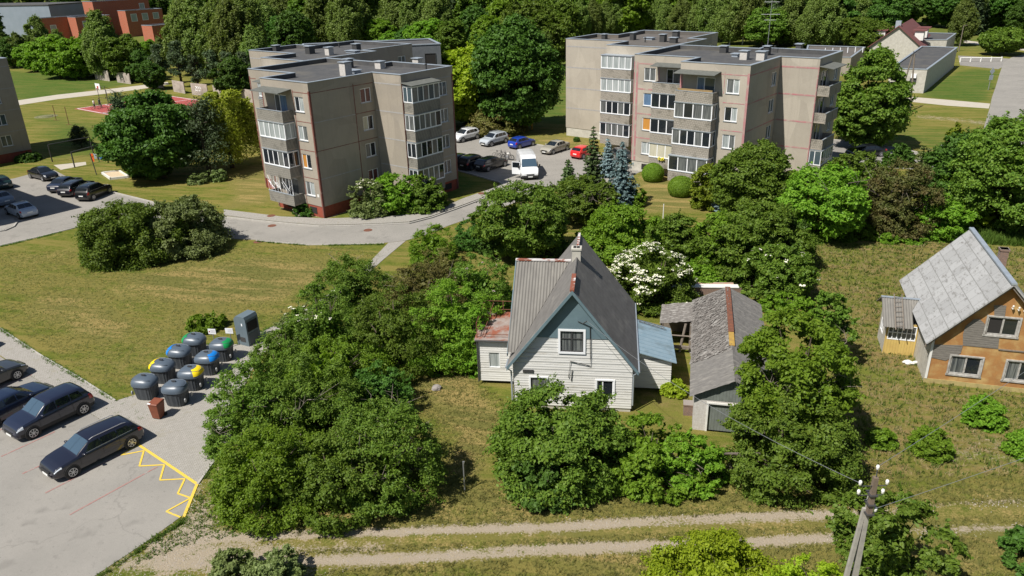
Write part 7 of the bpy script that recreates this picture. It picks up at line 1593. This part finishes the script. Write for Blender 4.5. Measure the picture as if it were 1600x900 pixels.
for px, tp2, lb in (((1321, 73), (1322.5, 30), 'tall pale lamp post behind the low grey outbuilding'), ((281, 40), (275, -5), 'tall dark lamp post behind the red brick school'), ((1498, 80), (1496, 40), 'pale pole at the end of the white hall'), ((1311, 62), (1310, 48), 'street lamp with round head among the far trees')):
    g = G(*px); h = HT(*tp2, g); q = MB().tube([(0, 0, 0), (0, 0, h)], [.13, .08], 8).tube([(0, 0, h), (.5, 0, h+.1)], .05, 5).box(.3, .8, -.1, .1, h+.05, h+.15); tag(q.build('lamp_post', ml['bark_grey'] if 'pale' in lb else ml['metal_dark'], loc=(g[0], g[1], 0)), lb, 'lamp post')
g = G(1544, 140.5); sg_ = empty('road_sign', g[0], g[1], 0, .35, 'pair of road signs seen from behind on a post beside the right street', 'road sign'); MB().tube([(0, 0, 0), (0, 0, 3.9)], .06, 8).build('post', ml['metal_grey'], sg_)
mb = MB().add([(-.62, -.06, 3.25), (0, -.06, 2.63), (.62, -.06, 3.25), (0, -.06, 3.87), (-.62, -.09, 3.25), (0, -.09, 2.63), (.62, -.09, 3.25), (0, -.09, 3.87)], [(0, 1, 2, 3), (7, 6, 5, 4), (0, 4, 5, 1), (1, 5, 6, 2), (2, 6, 7, 3), (3, 7, 4, 0)]); mb.build('diamond_plate', ml['tin'], sg_); MB().box(-.45, .45, -.09, -.06, 1.75, 2.6).build('square_plate', ml['tin'], sg_)
# ================================================================ COURT, LAWN AND YARD THINGS
hp = G(163, 161.5); hpo = empty('basketball_hoop', hp[0], hp[1], 0, math.atan2(*(a1-a0)[::-1]), 'white basketball backboard on a dark steel frame at the near end of the red court', 'basketball hoop', None)
for s_ in (-1.6, 1.6): MB().tube([(s_, 0, 0), (s_, 0, 3.3)], .05, 6).tube([(s_, 1.6, 0), (s_, 1.6, 2.2)], .05, 6).tube([(s_, 0, 3.3), (s_, 1.6, 2.2)], .04, 6).build('post', ml['metal_dark'], hpo)
mb = MB()
for z in (2.9, 3.3, 1.0): mb.tube([(-1.6, 0, z), (1.6, 0, z)], .035, 5)
mb.tube([(-1.6, 1.6, 2.2), (1.6, 1.6, 2.2)], .035, 5); mb.build('cross_bar', ml['metal_dark'], hpo)
bbd = MB().box(-.9, .9, -.55, -.48, 2.75, 3.85).build('backboard', ml['white'], hpo); MB().box(-.3, .3, -.562, -.552, 2.95, 3.4).build('target_square', ml['taillamp'], bbd)
MB().tube([(.23*math.cos(t), -.80+.23*math.sin(t), 3.0) for t in np.linspace(0, 6.283, 14)], .02, 5).build('rim', ml['taillamp'], bbd); MB().lathe([(.22, 0), (.13, -.4)], 10, (0, -.8, 2.98)).build('net', ml['whitepaint'], bbd)
def frame_rack(p0_, p1_, h, label):
    a, b2 = G(*p0_), G(*p1_); d = b2-a; L = np.hypot(*d); r = empty('clothes_line_frame', a[0], a[1], 0, math.atan2(d[1], d[0]), label, 'clothes line frame'); 
    for x in (0, L): MB().box(x-.06, x+.06, -.06, .06, 0, h).build('post', ml['metal_dark'], r)
    MB().box(0, L, -.06, .06, h, h+.10).build('cross_bar', ml['metal_dark'], r); return r
frame_rack((82, 253), (146, 240), 2.3, 'dark clothes line frame on the shaded lawn by the left block'); frame_rack((117, 262), (158, 250), 2.0, 'thin clothes line frame beside the short gravel path')
g = G(151, 273); lp = empty('clothes_post', g[0], g[1], 0, -.3, 'dark leaning clothes post on the lawn near the sandbox', 'post'); MB().tube([(0, 0, 0), (-.35, .1, 2.7)], .06, 6).build('post', ml['metal_dark'], lp); MB().tube([(-.35, .1, 2.65), (1.6, .5, 2.45)], .012, 4).build('line', ml['metal_grey'], lp)
for k, (x0, w_, h_, c, lb, px_) in enumerate(((-.35, .42, 1.0, (.75, .12, .02), 'orange cloth hanging on the clothes post', 0), (.12, .35, .6, (.30, .36, .44), 'grey garment hanging beside the orange cloth', 0), (.5, .3, .75, (.02, .025, .05), 'dark trousers hanging in the middle of the line', 0), (.85, .38, .6, (.05, .22, .62), 'blue cloth at the end of the clothes line', 0))):
    vs_ = [(x0+w_*i/5, .14+.22*(x0+.35)/1.9+.03*math.sin(i*2+k), 2.66-.10*(x0+.35)/1.9-h_*j) for j in (0, 1) for i in range(6)]; mb = MB().add(vs_, [(i, i+1, i+7, i+6) for i in range(5)]); o = mb.build('hanging_cloth', M('dyed_cloth', c, rough=.9), loc=(g[0], g[1], 0)); so_ = o.modifiers.new('thick', 'SOLIDIFY'); so_.thickness = .015; o.rotation_euler[2] = -.3; tag(o, lb, 'laundry', 'laundry on the clothes post')
sa, sb, sc_ = G(160, 272), G(187, 269), G(173, 281); e1 = sb-sa; e2 = sc_-sa; sbx = empty('sandbox', sa[0], sa[1], 0, 0, 'white edged wooden sandbox on the lawn left of the big maple', 'sandbox'); P4 = [np.zeros(2), e1, e1+e2, e2]
mb = MB()
for i in range(4):
    a, b2 = P4[i], P4[(i+1) % 4]; d = (b2-a)/np.hypot(*(b2-a)); n_ = np.array([-d[1], d[0]])*.09; mb.prism([tuple(q) for q in (a-n_-d*.1, b2-n_+d*.1, b2+n_+d*.1, a+n_-d*.1)], 0, .28)
mb.build('board', ml['whitepaint'], sbx); MB().add([(*q, .14) for q in P4], [(0, 1, 2, 3)]).build('sand', M('pale_sand', (.58, .46, .30), (.48, .38, .25), 4), sbx)
g = G(72, 182); mb = MB().lathe([(1.9, 0), (1.9, .02), (1.6, .05), (1.2, .0), (1.1, .12), (.2, .14)], 22); tag(mb.build('flower_bed', M('bare_round_bed', (.20, .17, .09), (.10, .12, .04), 3), loc=(g[0], g[1], 0)), 'round bare flower bed on the lawn below the footpath', 'flower bed')
for px, h_, lb in (((88, 188), 2.6, 'thin metal post left of its twin on the lawn before the court'), ((108, 195), 3.0, 'thin metal post right of its twin on the lawn before the court')):
    g = G(*px); tag(MB().tube([(0, 0, 0), (0, 0, h_)], .05, 6).tube([(-.5, 0, .02), (.5, 0, .02)], .04, 5).build('metal_post', ml['rust'], loc=(g[0], g[1], 0)), lb, 'post', 'thin posts on the lawn')
g = G(176, 228); tag(MB().lathe([(.3, 0), (.33, .8), (.3, .95), (.1, 1.0)], 12).build('litter_bin', M('dark_teal_bin', (.02, .08, .08), rough=.5), loc=(g[0], g[1], 0)), 'small dark teal litter bin on the lawn left of the pine', 'bin')
g = G(726.5, 768); tag(MB().tube([(0, 0, -.1), (0, 0, 1.75)], .035, 6).tube([(0, 0, 1.55), (.05, 0, 1.75)], .03, 5).build('fence_post', ml['metal_grey'], loc=(g[0], g[1], 0)), 'lone grey fence post above the dirt track', 'post')
g = G(1036, 342); tag(MB().tube([(0, 0, -.1), (0, 0, 1.5)], .05, 6).build('fence_post', ml['whitepaint'], loc=(g[0], g[1], 0)), 'white post on the lawn below the ball shrubs', 'post')
g = G(1469, 244); tag(MB().tube([(0, 0, 0), (0, 0, 1.1)], .08, 8).lathe([(.16, 0), (.18, .25), (.05, .32)], 10, (0, 0, 1.1)).build('bollard_lamp', ml['white'], loc=(g[0], g[1], 0)), 'short white bollard lamp beside the rear car park', 'bollard')
g = G(682, 608); mb = MB(); rk = random.Random(2); mb.lathe([(.12, -.05), (.27, .03), (.26, .16), (.15, .25), (.03, .27)], 9, (0, 0, 0), sx=1.1); mb.v = [(x+rk.uniform(-.03, .03), y+rk.uniform(-.03, .03), z) for x, y, z in mb.v]; tag(mb.build('boulder', M('grey_granite', (.30, .27, .25), (.2, .18, .17), 6), loc=(g[0], g[1], 0)), 'small grey boulder on the dry grass left of the white house', 'boulder')
g = G(320, 507); tag(MB().lathe([(.5, -.1), (.45, .25), (.2, .5), (.03, .55)], 8).build('boulder', M('brown_stone', (.26, .20, .16), (.18, .15, .12), 3), loc=(g[0], g[1], 0)), 'brownish stone half sunk in the tussock behind the signs', 'boulder')
g = G(1142, 740); gt = empty('broken_gate', g[0], g[1], 0, -.05, 'broken timber gate lying at the edge of the yard before the wide bush', 'gate'); mb = MB().box(-.9, 1.3, -.03, .03, 1.15, 1.22); mb.tube([(-.9, 0, 0), (-.9, 0, 1.35)], .045, 6); mb.tube([(-.6, .2, .05), (.9, -.1, .25)], .03, 5); mb.tube([(-.2, -.2, .04), (.1, .5, .35)], .025, 5); mb.tube([(.5, -.2, .04), (.75, .3, .3)], .03, 5); mb.build('timber', ml['bark_grey'], gt)
g = G(1500, 97); cb = empty('concrete_barrier', g[0], g[1], 0, -.08, 'long pale barrier on short posts in the yard before the far street', 'barrier'); MB().tube([(0, 0, .9), (8.8, 0, .75)], .14, 6).build('rail', ml['whitepaint'], cb)
for x in (0, 2.2, 4.4, 6.6, 8.8): MB().tube([(x, 0, 0), (x, 0, 1.0)], .16, 6).build('post', ml['whitepaint'], cb)
# stems and straw in the dry garden, as one mass of ground litter
rg2 = np.random.default_rng(12)
def scatter(poly_px, n): 
    P_ = GP(poly_px); lo_, hi_ = P_.min(0), P_.max(0); q = rg2.uniform(lo_, hi_, (n*3, 2)); m_ = sd_poly(q[:, 0], q[:, 1], P_) < 0; return q[m_][:n]
def tufts(name, pts2, hmin, hmax, w_, mat, kind, blades=5, bend=.6):
    n = len(pts2); q = np.repeat(pts2, blades, 0)+rg2.normal(size=(n*blades, 2))*.05; m_ = len(q); a = rg2.uniform(0, 6.28, m_); d = np.stack([np.cos(a), np.sin(a)], 1); h = rg2.uniform(hmin, hmax, m_); ww = rg2.uniform(.5, 1.2, m_)*w_
    pr = np.stack([-d[:, 1], d[:, 0]], 1)*ww[:, None]; base = np.concatenate([q, np.full((m_, 1), -.01)], 1); tip = np.concatenate([q+d*(h*bend)[:, None], h[:, None]], 1)
    V = np.empty((m_, 3, 3)); V[:, 0] = base-np.pad(pr, ((0, 0), (0, 1))); V[:, 1] = base+np.pad(pr, ((0, 0), (0, 1))); V[:, 2] = tip
    o = bpy.data.objects.new(name, npmesh(name, V.reshape(-1, 3), np.arange(m_*3).reshape(m_, 3), mat)); C.objects.link(o); return tag(o, kind=kind)
ml['grassblade'] = leafmat('olive_grass_blades', (.11, .13, .03), (.20, .19, .06), (.17, .16, .05), .3, .8); ml['strawblade'] = leafmat('dry_straw_blades', (.30, .25, .12), (.40, .33, .17), (.24, .2, .08), .25, .9); ml['greenblade'] = leafmat('green_grass_blades', (.07, .14, .02), (.12, .19, .03), (.1, .16, .02), .35, .8)
verge = [(360, 800), (700, 755), (1340, 745), (1640, 745), (1640, 925), (300, 925)]
tufts('grass', scatter([(450, 838), (640, 752), (1340, 745), (1640, 745), (1640, 785), (1300, 798), (850, 818), (600, 828)], 5200), .05, .17, .018, ml['grassblade'], 'stuff', 5)
tufts('grass', scatter([(500, 893), (850, 872), (1300, 850), (1640, 832), (1660, 940), (480, 940)], 3800), .05, .2, .018, ml['grassblade'], 'stuff', 5)
tufts('grass', scatter([(430, 862), (850, 842), (1300, 820), (1640, 802), (1640, 815), (1300, 833), (850, 852), (430, 870)], 1300), .04, .12, .018, ml['grassblade'], 'stuff', 5)
tufts('dry_stalks', scatter([(1250, 385), (1480, 378), (1650, 395), (1650, 745), (1330, 748), (1300, 620)], 6500), .05, .22, .02, ml['strawblade'], 'stuff', 4, 1.6)
tufts('grass', scatter([(1250, 385), (1480, 378), (1650, 395), (1650, 745), (1330, 748), (1300, 620)], 5000), .08, .28, .028, ml['greenblade'], 'stuff', 5)
tufts('grass', scatter([(640, 600), (700, 560), (750, 590), (800, 640), (740, 760), (690, 760)], 2200), .04, .13, .02, ml['grassblade'], 'stuff', 5)
tufts('grass', scatter([(0, 395), (340, 382), (560, 386), (600, 400), (470, 480), (400, 520), (300, 530), (190, 618), (0, 500)], 14000), .03, .10, .025, ml['grassblade'], 'stuff', 4, 1.2)
tufts('tall_grass', scatter([(1330, 355), (1440, 340), (1640, 335), (1640, 388), (1500, 380), (1370, 372)], 5500), .3, .75, .04, ml['greenblade'], 'stuff', 6, .4)
tufts('weeds', scatter([(285, 812), (312, 765), (350, 775), (420, 830), (300, 850), (200, 890)], 500), .03, .12, .03, ml['greenblade'], 'stuff', 6, .8)
tufts('weeds', scatter([(90, 560), (200, 632), (230, 650), (210, 670), (150, 640), (70, 590)], 160), .03, .08, .03, ml['greenblade'], 'stuff', 6, 1)
def edge_pts(px, n, jit):
    P_ = GP(px); L = [0]+list(np.cumsum([np.hypot(*(b-a)) for a, b in zip(P_[:-1], P_[1:])])); t = rg2.random(n)*L[-1]; t = t[(np.sin(t*1.7)+np.sin(t*.63+1)+rg2.normal(size=n)*.8) > -.3]
    return np.stack([np.interp(t, L, P_[:, 0]), np.interp(t, L, P_[:, 1])], 1)+rg2.normal(size=(len(t), 2))*jit
for px, n in (([(0, 514), (60, 554), (120, 589), (180, 627), (212, 617), (262, 566), (300, 537), (345, 540)], 900), ([(0, 386), (65, 371), (135, 353)], 260), ([(400, 377), (432, 380), (482, 384), (550, 383), (600, 382)], 420), ([(286, 815), (230, 852), (147, 907)], 260), ([(318, 752), (334, 727), (352, 697), (372, 660)], 200), ([(372, 538), (400, 522), (458, 497)], 260)):
    tufts('verge_grass', edge_pts(px, n, .07), .04, .16, .03, ml['greenblade'], 'stuff', 6, .9)
tufts('weeds', edge_pts([(52, 589), (155, 654), (215, 691)], 60, .12), .02, .06, .03, ml['greenblade'], 'stuff', 6, 1.2)
# loose stones on the track and along its edge
pp = np.concatenate([edge_pts([(250, 850), (460, 836), (740, 826), (1000, 815), (1300, 804), (1600, 784)], 1500, .22), edge_pts([(250, 880), (560, 876), (860, 858), (1300, 841), (1600, 826)], 1500, .24), scatter([(150, 905), (285, 812), (350, 790), (352, 835), (470, 850), (520, 905)], 900), edge_pts([(315, 757), (290, 812), (232, 852)], 260, .15)])
n_ = len(pp); s_ = rg2.uniform(.012, .045, n_); T4 = np.array([(1, 0, -.3), (-.5, .9, -.3), (-.5, -.9, -.3), (.1, .1, .9)]); V = (T4[None]*s_[:, None, None]*rg2.uniform(.6, 1.3, (n_, 4, 3)))+np.concatenate([pp, np.full((n_, 1), .006)], 1)[:, None]
Fq = (np.array([(0, 1, 3), (1, 2, 3), (2, 0, 3)])[None]+np.arange(n_)[:, None, None]*4).reshape(-1, 3)
o = bpy.data.objects.new('gravel', npmesh('gravel', V.reshape(-1, 3), Fq, M('pale_field_stones', (.42, .38, .33), (.25, .22, .19), 4, .9))); C.objects.link(o); tag(o, kind='stuff')
